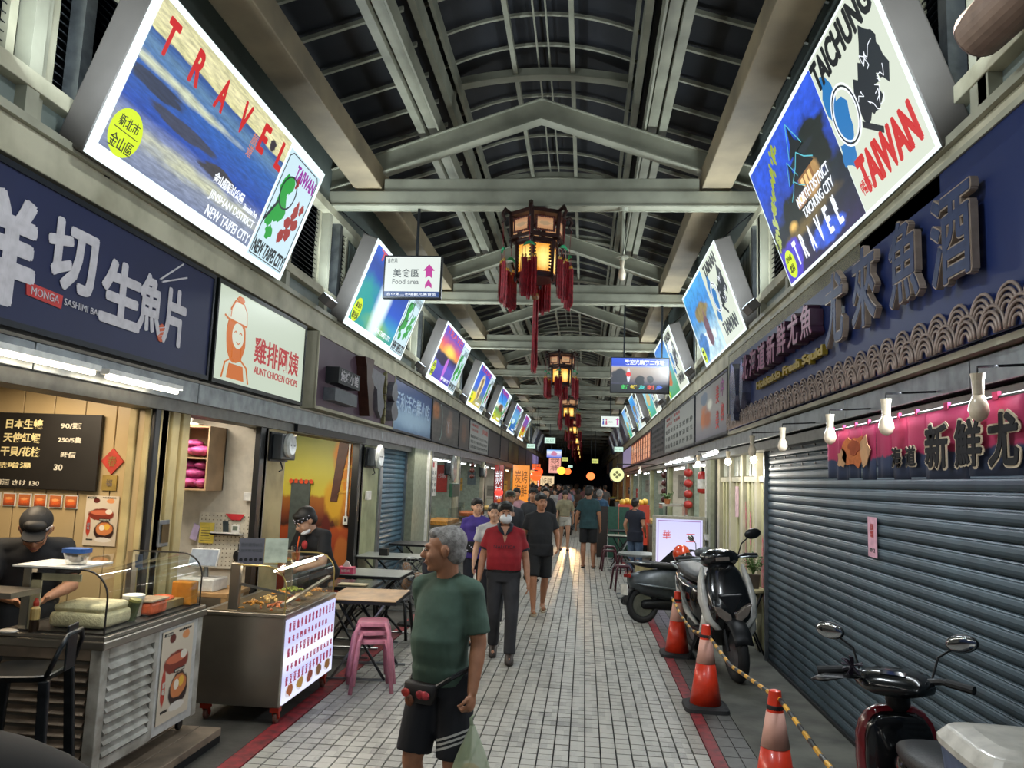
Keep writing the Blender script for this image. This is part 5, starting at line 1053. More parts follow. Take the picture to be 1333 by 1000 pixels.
# vertical glowing posters
for (x, y0, w_, h_, z, c_, lb) in ((-2.5, 31, .7, 1.5, 1.0, '#ff9a30', 'orange lit shop front panel, first of the warm shops'), (-2.7, 37, 1.0, .7, 1.7, '#ffb458', 'wide amber lit sign board in the warm shops'), (-2.6, 42, .5, 1.6, 1.2, '#ff6a28', 'tall orange lit banner deep in the lane'), (-2.2, 46, .9, .6, 1.6, '#ffe0b0', 'pale lit counter sign above the crowd'), (-2.95, 27, .35, 1.4, 1.0, '#d82a20', 'tall red banner before the warm shops'), (-1.9, 50, .8, 1.2, 2.4, '#ffb0a0', 'pink lit vertical sign under the far television')):
    t = thing('lit_banner', lb, 'banner', (x, y0, z)); MB().box(-w_/2, w_/2, 0, .06, 0, h_).build('box', dark, t); MB().box(-.03, .03, .01, .05, -z, 0).build('post', dark, t); panel('face', em('ban'+c_, c_, .9 if c_ != '#d82a20' else .35), t, -w_/2+.02, w_/2-.02, .02, h_-.02); text('炭烤\n海鮮' if h_ > w_ else '小吃海鮮', .1, e_whitef if c_ in ('#ff6a28', '#d82a20') else pm('brownink', '#6a3010', .5), t, 0, h_/2, -.006, w=w_*.7, h=h_*.7)
# ================================================================ right-hand wall beyond the grey blue shutter
def loftY(mb, secs, n=16, p=2.6):
    """rings in the x-z plane: (y, cx, cz, rx, rz)"""
    m = Matrix(((1, 0, 0), (0, 0, 1), (0, 1, 0)))
    return mb.loft([((cx, y, cz), rx, rz, m) for y, cx, cz, rx, rz in secs], n, p)
p = sroot('trim_cream_doors', (2.1, 9.22, 0))
for (y0, y1) in ((0, .12), (.5, .62), (1.35, 1.47), (2.2, 2.32), (3.1, 3.3)): MB().box(-.02, .08, y0, y1, 0, 2.42).build('jamb', cream if y0 else metal, p, bev=.006)
for z in (1.98, 2.36): MB().box(0, .07, .1, 3.2, z, z+.07).build('transom', cream, p, bev=.004)
leafm = pm('cream_leaf', '#b9b68e', .5, var=.08, scale=3)
y = .14
i = 0
while y < 3.08: MB().box(.03+(.03 if i % 2 else 0), .06+(.03 if i % 2 else 0), y, y+.125, 0, 1.98).build('door_leaf', leafm, p, bev=.008); y += .13; i += 1
y = .64
for k in range(6): MB().box(.03, .05, y, y+.34, 2.06, 2.35).build('window_pane', pm('frosted', '#a5aca0', .25), p); y += .41
stain = pm('torn_red_paper', '#a8485c', .7, var=.5, scale=25, wear='#b8a898')
for (y, z, h) in ((.28, .55, .8), (.7, .9, .35), (.95, 1.2, .4), (1.25, .7, .5), (1.25, 1.35, .35)): MB().prism(blobpoly(0, 0, .05, h/2, 14, .25, int(y*10)), -.003, 0).build('paper_scrap', stain, p, loc=(.022, y+.1, z+h/2), rot=(0, 0, -PI/2))
MB().box(.0, .03, 1.85, 1.95, 1.5, 1.92).build('paper_tag', pm('pale_pink', '#d8b8c0', .6), p)
bk2 = struct('wall_back_shutter_side', MB().box(4.4, 4.5, -4, 70, 0, 2.6), cream)
partition('wall_cream_end', 12.5, 2.1, 4.4, pale_green)
w = struct('wall_extinguisher', MB().box(2.1, 2.2, 12.75, 14.6, 0, 2.44), pm('cream_wall2', '#b4b090', .5, var=.08))
MB().box(2.07, 2.1, 12.55, 12.75, 0, 2.44).build('dark_gap', black, w)
ex_ = thing('fire_extinguisher', 'red fire extinguisher with a pale label hung high on the cream wall', 'fire extinguisher', (2.0, 13.5, 1.78))
MB().lathe([(.02, 0), (.085, .02), (.09, .04), (.09, .30), (.07, .36), (.03, .38)], 18).build('cylinder', pm('ext_red', '#b02a22', .3), ex_, smooth=True); MB().lathe([(.0915, .08), (.0915, .24)], 18).build('label_band', white_p, ex_); MB().cb((0, 0, .41), (.04, .1, .06)).bar((0, 0, .44), (-.08, .02, .46), .02, .015).build('valve', dark, ex_); MB().tube([(0, .04, .4), (-.06, .1, .3), (-.07, .1, .05)], .01, 6).build('hose', black, ex_); MB().box(.06, .1, -.03, .03, .1, .3).build('bracket', metal, ex_)
item('power_outlet', MB().box(-.06, .06, -.03, 0, 0, .12), white_p, 'small outlet below the fire extinguisher', 'outlet', (2.09, 13.2, 1.35), rot=(0, 0, -PI/2))
for i, z in enumerate((.75, 1.05)):
    t = thing('wall_planter', ['lower', 'upper'][i]+' small white wall planter with green leaves beside the cream doors', 'plant', (2.0, 12.9, z)); MB().lathe([(.05, 0), (.07, .09)], 12).build('pot', white_p, t)
# ---- lit standee
t = thing('lit_standee', 'lit lilac standing sign board with red characters behind the parked scooters', 'sign', (1.55, 12.95, .05)); MB().box(-.42, .42, 0, .12, 0, 1.36).build('frame', pm('standee_frame', '#9c9a8c', .5), t, bev=.01)
panel('face', pic('pic_standee', [(0, '#d8d0f0'), (.2, '#eee8ff'), (1, '#d0d0f8')], (), 1.05, 1, .0), t, -.37, .37, .05, 1.31)
m = MB(); line(m, [(-.34, .08), (.34, .08), (.34, 1.28), (-.34, 1.28), (-.34, .08)], .014, -.009, -.004); m.build('border', em('vio', '#b088d0', .8), t)
text('華', .2, e_red, t, -.2, 1.06, -.006, w=.13, h=.14); text('玉', .2, e_red, t, .18, 1.02, -.006, w=.15, h=.13)
MB().prism([(-.33, .52), (.33, .52), (.33, .62), (.12, .78), (-.1, .82), (-.33, .6)], -.008, -.004).build('dark_swoosh', black, t); text('Hua Yu Mei', .1, e_whitef, t, 0, .575, -.011, w=.6, h=.08, shear=.4); text('臺中茶飲', .1, em('menu_text_red', '', 1), t, 0, .45, -.006, w=.3, h=.06); text('現泡好茶', .1, em('menu_text_red', '', 1), t, 0, .34, -.006, w=.3, h=.05)
# ---- folding wooden stool with plants
t = thing('folding_side_table', 'small pale folding table carrying potted plants by the cream doors', 'table', (1.95, 9.55, 0)); MB().lathe([(.2, .70), (.21, .71), (.21, .735), (.2, .74)], 20).build('tabletop', pm('birch', '#c0b48c', .5), t)
for s_ in (-1, 1):
    MB().bar((-.15, s_*.12, 0), (.13, s_*.12, .7), .025, .02).build('leg', dark, t); MB().bar((.15, s_*.1, 0), (-.13, s_*.1, .7), .025, .02).build('leg', dark, t)
leafg = pm('leaf_green', '#54703c', .5, var=.35, scale=20)
def plant(name, label, loc, pot_r, pot_h, potm, n, spread, hgt, seed, leaf=.03, square=False):
    t = thing(name, label, 'plant', loc); r = random.Random(seed)
    if square: MB().loft([((0, 0, 0), pot_r*.8, pot_r*.8), ((0, 0, pot_h), pot_r, pot_r)], 16, 6).build('pot', potm, t)
    else: MB().lathe([(pot_r*.75, 0), (pot_r, pot_h), (pot_r*1.06, pot_h), (pot_r*1.06, pot_h+.012)], 16).build('pot', potm, t)
    m = MB(); lf = MB()
    for i in range(n):
        a = r.random()*6.28; s1 = r.uniform(.2, 1)*spread; h = pot_h+hgt*r.uniform(.5, 1); tip = (math.cos(a)*s1, math.sin(a)*s1, h); m.tube([(0, 0, pot_h-.01), (tip[0]*.4, tip[1]*.4, pot_h+h*.3), tip], .002, 4)
        for k in range(6):
            f = .35+.65*k/5; c = Vector((tip[0]*f, tip[1]*f, pot_h+(h-pot_h)*f)); q = Euler((r.uniform(-1, 1), r.uniform(-1, 1), r.random()*6.28)).to_matrix(); lf.add([c+q@Vector(v) for v in ((0, 0, 0), (leaf*.35, leaf*.5, .003), (0, leaf, 0), (-leaf*.35, leaf*.5, .003))], [(0, 1, 2, 3)])
    m.build('stem', leafg, t, kind='stuff'); lf.build('leaves', leafg, t, kind='stuff'); return t
plant('potted_fern', 'feathery green plant in a square brown pot on the pale side table', (2.0, 9.55, .74), .075, .16, pm('brown_pot', '#4c423a', .4), 34, .16, .26, 3, .035, True)
t = thing('round_gourd', 'round green gourd on the side table beside the brown pot', 'gourd', (1.84, 9.5, .74)); MB().ell((0, 0, .05), (.055, .055, .05), 16, 10).build('body', pm('gourd', '#8b8f4c', .5, var=.2), t, smooth=True); MB().cap((0, 0, .095), (.01, 0, .12), .006, .005, 6).build('stalk', wood_d, t)
rk = MB().bar((-.02, 0, 0), (.02, 0, .55), .02, .02).bar((.1, 0, 0), (.1, 0, .55), .02, .02).bar((0, 0, .3), (.1, 0, .3), .02, .02)
item('sign_leg_rack', rk, dark, 'dark folded rack leaning under the side table', 'rack', (1.9, 9.9, 0))
# ---- traffic cones and pole
cone_o = pm('cone_orange', '#d8381c', .35, var=.08, coat=.3); cone_w = pm('cone_pale_band', '#dca898', .5, var=.05, scale=8); cone_b = pm('cone_base', '#1c1c1e', .7)
ct = thing('traffic_cone', 'orange cone with pale band, middle one of the three by the red line', 'traffic cone', (1.09, 7.13, 0), group='orange traffic cones along the red line')
def crad(z): return .135-(.135-.030)*(z-.045)/.66
MB().loft([((0, 0, 0), .19, .19), ((0, 0, .03), .185, .185), ((0, 0, .045), .15, .15)], 24, 6).build('base', cone_b, ct)
MB().lathe([(crad(.045), .045), (crad(.38), .38)], 28).build('lower_body', cone_o, ct, smooth=False); MB().lathe([(crad(.38)+.002, .38), (crad(.58)+.002, .58)], 28).build('pale_band', cone_w, ct); MB().lathe([(crad(.58), .58), (crad(.70)+.004, .70), (.02, .705)], 28).build('tip', cone_o, ct); MB().lathe([(.047, .59), (.05, .60), (.05, .615), (.046, .62)], 20).build('collar', cone_b, ct)
tree = snap(ct)
for o in kids(ct): [setattr(pl, 'use_smooth', True) for pl in o.data.polygons] if o.name.startswith(('lower', 'pale')) else None
dup(ct, tree, (1.09, 9.22, 0), label='orange cone with pale band, farthest of the three, beside the grey scooter')
dup(ct, tree, (1.17, 4.98, 0), label='orange cone with pale band, nearest of the three, cut by the bottom edge')
pole_y = pm('pole_yellow', '#d8a028', .4); pole_k = pm('pole_black', '#1c1c20', .4)
pts = [Vector((1.02, 9.16, .64)), Vector((1.045, 8.5, .55)), Vector((1.06, 7.8, .53)), Vector((1.11, 7.07, .61)), Vector((1.13, 6.2, .57)), Vector((1.19, 4.93, .66)), Vector((1.21, 4.2, .585)), Vector((1.19, 3.3, .60))]
bp = thing('barrier_tape_pole', 'thin yellow and black striped barrier pole strung between the orange cones', 'barrier', (0, 0, 0))
for q in range(len(pts)-1):
    a, b_ = pts[q], pts[q+1]; nn = max(2, int((b_-a).length/.09))
    for i in range(nn): MB().tube([a.lerp(b_, i/nn), a.lerp(b_, (i+1)/nn)], .0135, 8).build('stripe', pole_y if i % 2 else pole_k, bp)
# ---- scooters (forward = -y)
tyre = pm('tyre', '#17181a', .7); alu = pm('alloy', '#8c9094', .3, .9); chrome = pm('chrome', '#c8ccd0', .08, 1)
def scooter(label, loc, rotz, body, accent, lower, style, lean=.12, box=False, mirrors=(1, 1), steer=0, group=None, sc=1):
    t = thing('scooter', label, 'scooter', loc, rot=(0, lean, rotz), scale=sc)
    for y in (-.63, .63):
        w = MB().tube([(0, y+.2*math.cos(a*PI/12), .245+.2*math.sin(a*PI/12)) for a in range(24)], .047, 10, closed=True).build('tyre', tyre, t, smooth=True)
        m = MB().lathe([(.155, -.02), (.16, 0), (.155, .02)], 24, (0, y, .245), (0, PI/2, 0)); 
        for i in range(5): a = i*2*PI/5; m.bar((0, y, .245), (0, y+.15*math.cos(a), .245+.15*math.sin(a)), .03, .03, (1, 0, 0))
        m.build('rim', alu, w)
    # fork, front fender
    f = MB(); [f.tube([(s_*.06, -.63, .245), (s_*.06, -.52, .55)], .018, 8) for s_ in (-1, 1)]; f.build('fork', dark, t)
    n = 10; fd = MB().grid(lambda u, v: (-.075+.15*u, -.63+.265*math.cos(PI*(.12+.75*v)), .245+.265*math.sin(PI*(.12+.75*v))-.02*abs(u-.5)*2), 4, n); fd.build('front_fender', body if style != 'sport' else lower, t, smooth=True, solid=.008)
    # leg shield / apron
    if style == 'sport':
        MB().loft([((0, -.42, .26), .10, .05), ((0, -.47, .36), .16, .09), ((0, -.515, .50), .19, .115), ((0, -.51, .62), .20, .11), ((0, -.475, .74), .185, .09), ((0, -.44, .86), .15, .065), ((0, -.42, .93), .10, .045)], 22, 2.8).build('front_apron', body, t, smooth=True)
        MB().prism([(-.10, .70), (.10, .70), (.0, .52)], -.625, -.5).build('nose_panel', pm('satin_black', '#1c1e22', .35), t, bev=.01)
        for s_ in (-1, 1):
            MB().loft([((s_*.12, -.60, .42), .03, .02), ((s_*.18, -.56, .50), .045, .04), ((s_*.205, -.50, .66), .045, .06), ((s_*.20, -.46, .80), .03, .04), ((s_*.175, -.44, .92), .012, .02)], 12).build('side_fairing', accent, t, smooth=True)
            MB().loft([((s_*.18, -.52, .55), .04, .06), ((s_*.20, -.45, .38), .045, .07), ((s_*.15, -.40, .24), .03, .04)], 12).build('lower_fairing', accent, t, smooth=True)
            MB().prism([(s_*.015, .45), (s_*.12, .53), (s_*.165, .62), (s_*.10, .60), (s_*.02, .54)], -.665, -.58).build('headlamp', pm('lamp_lens', '#8a8078', .08, .2, coat=1), t, bev=.008)
        loftY(MB(), [(-.47, 0, .99, .04, .03), (-.44, 0, .98, .15, .07), (-.36, 0, .97, .17, .085), (-.26, 0, .96, .12, .06)], 18, 2.4).build('handlebar_cover', body, t, smooth=True)
        MB().cb((0, -.465, .975), (.12, .02, .035)).build('marker_lamp', pm('lamp_lens', '', 0), t, bev=.006)
    elif style == 'retro':
        loftY(MB(), [(-.55, 0, .60, .05, .1), (-.52, 0, .58, .15, .24), (-.45, 0, .58, .2, .28), (-.40, 0, .58, .2, .28)], 20, 2.6).build('front_apron', body, t, smooth=True)
        loftY(MB(), [(-.50, 0, .97, .04, .04), (-.46, 0, .96, .11, .08), (-.36, 0, .95, .13, .08), (-.28, 0, .95, .07, .05)], 18).build('handlebar_cover', body, t, smooth=True); MB().lathe([(.055, 0), (.06, .02), (.03, .03)], 16, (0, -.49, .96), (PI/2, 0, 0)).build('headlamp', pm('lamp_lens', '', 0), t, smooth=True)
    else:
        loftY(MB(), [(-.53, 0, .58, .08, .15), (-.49, 0, .56, .17, .25), (-.43, 0, .56, .2, .27), (-.37, 0, .56, .19, .27)], 20, 3).build('front_apron', accent, t, smooth=True)
        loftY(MB(), [(-.38, 0, .57, .17, .245), (-.34, 0, .56, .165, .235)], 20, 3.2).build('inner_shield', body, t, smooth=True, bev=.01)
        loftY(MB(), [(-.47, 0, .96, .05, .03), (-.43, 0, .955, .17, .055), (-.34, 0, .945, .19, .055), (-.27, 0, .93, .12, .035)], 18, 2.6).build('handlebar_cover', body, t, smooth=True)
        MB().cb((0, -.33, .995), (.12, .03, .01), (-.4, 0, 0)).build('dial_glass', pm('dial_gloss', '#20262c', .05), t)
    # neck, floor, body
    MB().cap((0, -.40, .85), (0, -.36, .95), .06, .05, 12).build('steering_neck', dark, t, smooth=True)
    MB().loft([((0, -.40, .30), .17, .08), ((0, -.40, .34), .17, .08)], 16, 4).box(-.16, .16, -.4, .08, .27, .33).build('footboard', dark, t)
    if style == 'retro':
        loftY(MB(), [(.02, 0, .50, .08, .2), (.12, 0, .50, .15, .22), (.35, 0, .52, .19, .21), (.6, 0, .54, .18, .17), (.78, 0, .56, .11, .11), (.82, 0, .57, .04, .05)], 20, 2.4).build('rear_body', body, t, smooth=True)
        for s_ in (-1, 1): MB().loft([((s_*.15, .12, .42), .03, .06), ((s_*.19, .3, .46), .05, .12), ((s_*.19, .55, .5), .05, .12), ((s_*.13, .76, .54), .03, .06)], 14).build('side_cowl', accent, t, smooth=True)
    else:
        loftY(MB(), [(.02, 0, .48, .10, .2), (.14, 0, .52, .14, .2), (.35, 0, .58, .16, .15), (.6, 0, .64, .15, .11), (.82, 0, .70, .09, .06), (.88, 0, .72, .03, .03)], 20, 2.5).build('rear_body', body, t, smooth=True)
        for s_ in (-1, 1): MB().loft([((s_*.12, .05, .35), .02, .04), ((s_*.15, .2, .42), .03, .06), ((s_*.15, .5, .55), .025, .06), ((s_*.08, .84, .68), .012, .03)], 12).build('side_cowl', accent, t, smooth=True)
    loftY(MB(), [(-.02, 0, .735, .06, .03), (.04, 0, .75, .12, .045), (.25, 0, .765, .145, .05), (.5, 0, .79, .14, .05), (.68, 0, .805, .10, .035), (.72, 0, .80, .05, .02)], 20, 2.8).build('seat', pm('seat_vinyl', '#1b1c1e', .45, bump=.2), t, smooth=True)
    MB().cap((0, .16, .25), (0, .60, .25), .09, .07, 12).cap((.09, .45, .24), (.1, .85, .30), .045, .06, 12).build('engine_exhaust', dark, t, smooth=True)
    n = 8; MB().grid(lambda u, v: (-.07+.14*u, .63+.27*math.cos(PI*(.0+.55*v)), .245+.27*math.sin(PI*(.0+.55*v))), 3, n).build('rear_fender', dark, t, smooth=True, solid=.008)
    MB().cb((0, .85, .64), (.16, .04, .05)).build('tail_lamp', pm('tail_red', '#8c1a16', .2), t, bev=.01); MB().tube([(-.13, .55, .79), (-.14, .78, .82), (0, .84, .83), (.14, .78, .82), (.13, .55, .79)], .012, 8).build('grab_rail', metal, t, smooth=True)
    MB().box(-.1, .1, .90, .91, .38, .52).build('plate_blank', white_p, t)
    for s_ in (-1, 1):
        MB().tube([(s_*.12, -.37, .965), (s_*.22, -.34, .985), (s_*.36, -.29, .975)], [.016, .016, .016], 8).build('handlebar', dark, t); MB().tube([(s_*.24, -.335, .985), (s_*.36, -.29, .975)], .021, 10).build('grip', tyre, t); MB().tube([(s_*.17, -.41, .975), (s_*.25, -.41, .98), (s_*.35, -.35, .97)], .006, 6).build('brake_lever', metal, t)
        k = mirrors[0 if s_ < 0 else 1]
        if k:
            o = MB().tube([(s_*.17, -.37, .99), (s_*.20, -.39, 1.09), (s_*.28, -.38, 1.15)], .006, 6).build('mirror_stalk', dark, t); h = MB().ell((s_*.31, -.38, 1.17), (.075, .016, .045), 18, 8, (0, -s_*.15, 0)).build('mirror', black, o, smooth=True); 
            MB().ell((s_*.31, -.366, 1.17), (.067, .006, .039), 18, 8, (0, -s_*.15, 0)).build('mirror_glass', chrome, o, smooth=True)
    MB().bar((-.1, .1, .27), (-.2, .16, .0), .02, .02).build('side_stand', dark, t)
    if steer:
        q = Matrix.Translation((0, -.37, 0))@Matrix.Rotation(steer, 4, 'Z')@Matrix.Translation((0, .37, 0))
        for o in t.children:
            if o.name.split('.')[0] in ('handlebar_cover', 'handlebar', 'grip', 'brake_lever', 'mirror_stalk', 'dial_glass', 'steering_neck'): o.matrix_local = q
    return t
greyg = pm('gunmetal_paint', '#3c4246', .3, .5, var=.08, coat=.5); blackg = pm('gloss_black', '#0d0f12', .18, coat=.7, var=.05); whiteg = pm('pearl_white', '#c4c4be', .25, coat=.6); crimson = pm('crimson_paint', '#6a1420', .25, coat=.6)
sc2 = scooter('black and white sport scooter parked nose to the camera behind the middle cone', (1.45, 8.88, 0), R(8), blackg, whiteg, dark, 'sport', -.08, mirrors=(0, 1), sc=1.2)
sc1 = scooter('dark grey scooter seen from behind its seat, parked beside the lit standee', (1.43, 11.42, 0), R(180-66), pm('charcoal_satin', '#4a5054', .4, .3), pm('satin_grey', '#5c6468', .35, .4), dark, 'retro', .1, mirrors=(0, 1))
sc3 = scooter('black scooter with crimson edges parked nose to the shutter side wall, closest to the camera', (1.60, 3.9, 0), R(180-6), blackg, crimson, dark, 'plain', .04, steer=R(-26))
# hand covers and bow of the near scooter
MB().loft([((.36, -.36, .95), .05, .05), ((.28, -.38, .97), .07, .07), ((.2, -.36, .97), .04, .05)], 12).build('hand_cover', black, sc3, smooth=True)
m = MB(); r = random.Random(1)
for i in range(14): a = r.random()*6.28; m.bar((.2, -.38, 1.02), (.2+.05*math.cos(a), -.38+.03*r.uniform(-1, 1), 1.02+.05*math.sin(a)), .02, .004)
m.build('ribbon_bow', pm('ribbon', '#2a2030', .6), sc3)
o = MB().cap((.02, -.22, .60), (.02, .0, .66), .05, .09, 14).build('chrome_panel', blackg, sc3, smooth=True)
# helmet on the grey scooter
t = thing('helmet', 'orange half helmet with a smoky visor resting on the grey scooter', 'helmet', (1.40, 11.42, .84))
m = MB().ell((0, 0, .1), (.125, .14, .13), 22, 14); m.build('shell', pm('helmet_orange', '#c8401c', .2, coat=.8), t, smooth=True); MB().ell((.03, -.06, .06), (.12, .1, .09), 16, 10).build('visor', pm('smoke_visor', '#2c2a28', .1), t, smooth=True); MB().tube([(.1, -.05, 0), (.05, 0, -.06), (-.08, .02, 0)], .008, 6).build('strap', black, t)
# cooler box of the near scooter
t = thing('cooler_box', 'white and blue cooler box strapped on the rear of the near black scooter', 'box', (1.60, 3.12, .80), rotz=R(-4)); t.scale = (1, 1, .6)
MB().loft([((0, 0, 0), .2, .24), ((0, 0, .24), .215, .26)], 24, 5).build('body', pm('box_blue', '#4a5f80', .4), t, bev=.01); MB().loft([((0, 0, .24), .225, .27), ((0, 0, .29), .225, .27), ((0, 0, .36), .19, .23), ((0, 0, .385), .12, .15)], 24, 5).build('lid', pm('box_white', '#c6c2b8', .35, coat=.3), t, smooth=False, bev=.012)
MB().box(-.16, .16, -.275, -.26, .29, .315).build('red_strip', pm('dark_red_strip', '#6a1820', .3), t, bev=.004); MB().lathe([(.014, 0), (.014, .02)], 10, (0, -.262, .25), (PI/2, 0, 0)).build('latch', pm('brass_latch', '#8a6a3a', .3, .8), t); MB().box(-.1, .1, -.12, .2, -.03, 0).build('rack_plate', dark, t)
# black seat close to the camera, lower left corner
sc4 = thing('padded_bench', 'black padded rounded bench end at the lower corner, below the bar chair', 'bench', (-2.25, 2.55, 0))
MB().ell((0, 0, .74), (.75, .28, .27), 36, 14).build('cushion', pm('soft_black', '#060607', .85, var=.1), sc4, smooth=True); MB().loft([((0, 0, .5), .6, .2), ((0, 0, .74), .73, .27)], 28, 3).build('side_panel', dark, sc4, smooth=True)
for sx in (-.5, .5): MB().box(sx-.04, sx+.04, -.1, .1, 0, .55).build('leg', dark, sc4)
# ---- pink stools stacked
pkm = pm('pink_stool', '#c07a8c', .4, var=.12)
def stool(loc, rotz, mat, label, group, h=.45, w=.14, w2=.18):
    t = thing('plastic_stool', label, 'stool', loc, rotz=rotz, group=group)
    MB().loft([((0, 0, h-.04), w, w), ((0, 0, h-.012), w, w), ((0, 0, h), w-.015, w-.015)], 20, 4).build('seat', mat, t, bev=.004)
    for sx, sy in ((-1, -1), (1, -1), (1, 1), (-1, 1)): MB().tube([(sx*(w-.03), sy*(w-.03), h-.02), (sx*(w), sy*(w), h-.08), (sx*w2, sy*w2, 0)], .019, 7).build('leg', mat, t, smooth=True)
    return t
s0 = stool((-1.87, 7.08, 0), R(20), pkm, 'pink plastic stool, lowest of the stack by the folding table', 'stack of pink stools'); tree = snap(s0)
dup(s0, tree, (-1.87, 7.085, .075), R(26), 'pink plastic stool, second of the stack by the folding table'); dup(s0, tree, (-1.865, 7.08, .15), R(14), 'pink plastic stool, topmost of the stack by the folding table')
blk = pm('black_plastic_stool', '#17181a', .4)
s0 = stool((-2.2, 9.35, 0), 0, blk, 'black square stool beside the seated diner', 'black stools'); tree = snap(s0); dup(s0, tree, (-2.75, 9.9, 0), R(10), 'black square stool behind the grey dining table'); dup(s0, tree, (-1.72, 9.42, -.02), R(50), 'black square stool under the seated diner in navy')
mar = pm('maroon_plastic', '#4a1a28', .35)
s0 = stool((.72, 14.4, 0), R(12), mar, 'maroon plastic stool, nearest to the grey scooter', 'maroon stools around the tables', w=.13, w2=.17)
MB().lathe([(.06, .452), (.062, .455)], 16).build('white_rim', white_p, s0); tree = snap(s0)
for x, y, l in ((.58, 17.5, 'maroon plastic stool in front of the square table'), (.95, 17.2, 'maroon plastic stool behind the woman in navy'), (.62, 18.6, 'maroon plastic stool, farthest by the square table')): dup(s0, tree, (x, y, 0), R(10*x), l)
# ---- tables
def folding_table(loc, rotz, w, d, h, topm, label, round_=False, edge=dark):
    t = thing('folding_table', label, 'table', loc, rotz=rotz)
    if round_: MB().lathe([(w/2, h-.03), (w/2, h)], 36).build('tabletop', topm, t); MB().lathe([(w/2+.006, h-.035), (w/2+.006, h-.01)], 36).build('edge_band', edge, t)
    else: MB().box(-w/2, w/2, -d/2, d/2, h-.022, h).build('tabletop', topm, t); MB().box(-w/2-.005, w/2+.005, -d/2-.005, d/2+.005, h-.035, h-.005).build('edge_band', edge, t)
    for s_ in (-1, 1):
        y = s_*(d/2-.08); MB().tube([(-w/2+.08, y, .02), (w/2-.12, y, h-.05)], .013, 7).build('leg', metal if s_ < 0 else dark, t); MB().tube([(w/2-.08, y, .02), (-w/2+.12, y, h-.05)], .013, 7).build('leg', dark, t)
        MB().tube([(-w/2, y, .02), (w/2, y, .02)], .013, 6).build('foot_bar', metal, t)
    return t
greytop = pm('grey_laminate', '#868b88', .3, var=.06)
folding_table((-2.06, 7.62, 0), R(3), .66, .8, .74, wood, 'folding table with a tan wood grain top right behind the chicken stall')
folding_table((-2.5, 8.35, 0), R(2), .62, .6, .735, pm('dark_glossy', '#40443f', .2), 'folding table with a dark glossy top behind the tan one')
folding_table((-2.52, 9.25, 0), 0, .9, .7, .75, greytop, 'grey laminate folding table with a tissue box on it')
folding_table((-2.75, 11.3, 0), 0, .9, .7, .75, greytop, 'grey laminate folding table in front of the blue shutter')
folding_table((-2.75, 13.2, 0), 0, .9, .7, .78, dark, 'black topped folding table beyond the blue shutter')
item('tray_mat', MB().cb((0, 0, .006), (.3, .14, .01)), pm('kraft', '#c8b890', .6), 'cream tray mat on the dark glossy table', 'tray', (-2.4, 8.2, .74))
t = thing('tissue_box', 'pink tissue box with a white tissue on the grey table', 'tissue box', (-2.72, 9.0, .75)); MB().box(-.09, .09, -.06, .06, 0, .08).build('box', pm('tissue_pink', '#c84a6c', .4, var=.2), t, bev=.004); MB().prism([(-.05, .08), (.05, .08), (.02, .13), (-.01, .15), (-.03, .12)], -.012, .012).build('tissue', white_p, t); text('抽取式', .03, white_p, t, 0, .04, -.0615, w=.1, h=.03)
item('table_caddy', MB().box(-.06, .06, -.05, .05, 0, .1), dark, 'dark caddy on the table in front of the blue shutter', 'caddy', (-2.85, 11.2, .75))
t = thing('electric_fan', 'round caged floor fan standing between the tables', 'fan', (-2.2, 10.05, 0), rotz=R(-10)); 
cage = MB(); [cage.tube([(q*math.cos(a*PI/16), 0, .62+q*math.sin(a*PI/16)) for a in range(32)], .007 if q == .24 else .003, 5, closed=True) for q in (.24, .19, .14, .09)]
for i in range(24): a = i*PI/12; cage.tube([(0, -.04, .62), (.24*math.cos(a), 0, .62+.24*math.sin(a))], .002, 3)
cage.build('cage', metal, t)
for i in range(3): a = i*2*PI/3; MB().ell((.11*math.cos(a), .02, .62+.11*math.sin(a)), (.09, .01, .06), 12, 6, (0, -a, 0)).build('blade', pm('fan_blade', '#9a7a60', .4), t, smooth=True)
MB().ell((0, .05, .62), (.07, .08, .07)).build('motor', black, t, smooth=True); MB().tube([(0, .06, .58), (0, .06, .03)], .015, 8).build('pole', metal, t); MB().lathe([(.16, 0), (.15, .03)], 20, (0, .06, 0)).build('base', black, t)
folding_table((.98, 13.55, 0), 0, .75, .75, .74, greytop, 'round grey table by the shutter side shops', True, metal)
folding_table((.85, 17.7, 0), 0, .6, .6, .76, pm('pale_top', '#a8a896', .35), 'pale square table between the teal man and the woman in navy')
folding_table((1.0, 19.6, 0), 0, .7, .6, .76, dark, 'dark table with a green panel behind the woman in navy')
item('plastic_crate', MB().loft([((0, 0, 0), .22, .2), ((0, 0, .58), .26, .24)], 20, 5), pm('beige_bin', '#a0946c', .4), 'beige plastic bin under the round grey table', 'bin', (1.12, 13.2, .05), bev=.01)
t = thing('folding_screen', 'dark brown and green folding panels beside the square table', 'screen', (.78, 20.6, 0)); [MB().box(-.42+.28*i, -.15+.28*i, 0, .03, 0, 1.3).build('panel', [pm('dark_brown', '#2c2420', .5), pm('bottle_green', '#2c5848', .5), pm('bottle_green', '', 0)][i], t) for i in range(3)]
t = thing('steamer_cabinet', 'glass topped steel steamer cabinet with a green plant on it', 'cabinet', (1.75, 15.7, 0)); MB().box(-.25, .25, -.4, .4, 0, .95).build('body', steel, t); MB().box(-.23, .23, -.38, .38, .95, 1.5).build('glass_hood', glass('case_glass'), t); MB().box(-.2, .2, -.3, .3, .97, 1.1).build('food_tray', fry[2], t); MB().box(-.24, .24, -.39, .39, 1.5, 1.54).build('roof', steel, t)
plant('potted_plant', 'small leafy plant in an orange pot on the steamer cabinet', (1.62, 15.5, 1.54), .06, .08, pm('terracotta', '#b06a3c', .6), 16, .12, .14, 8, .05)
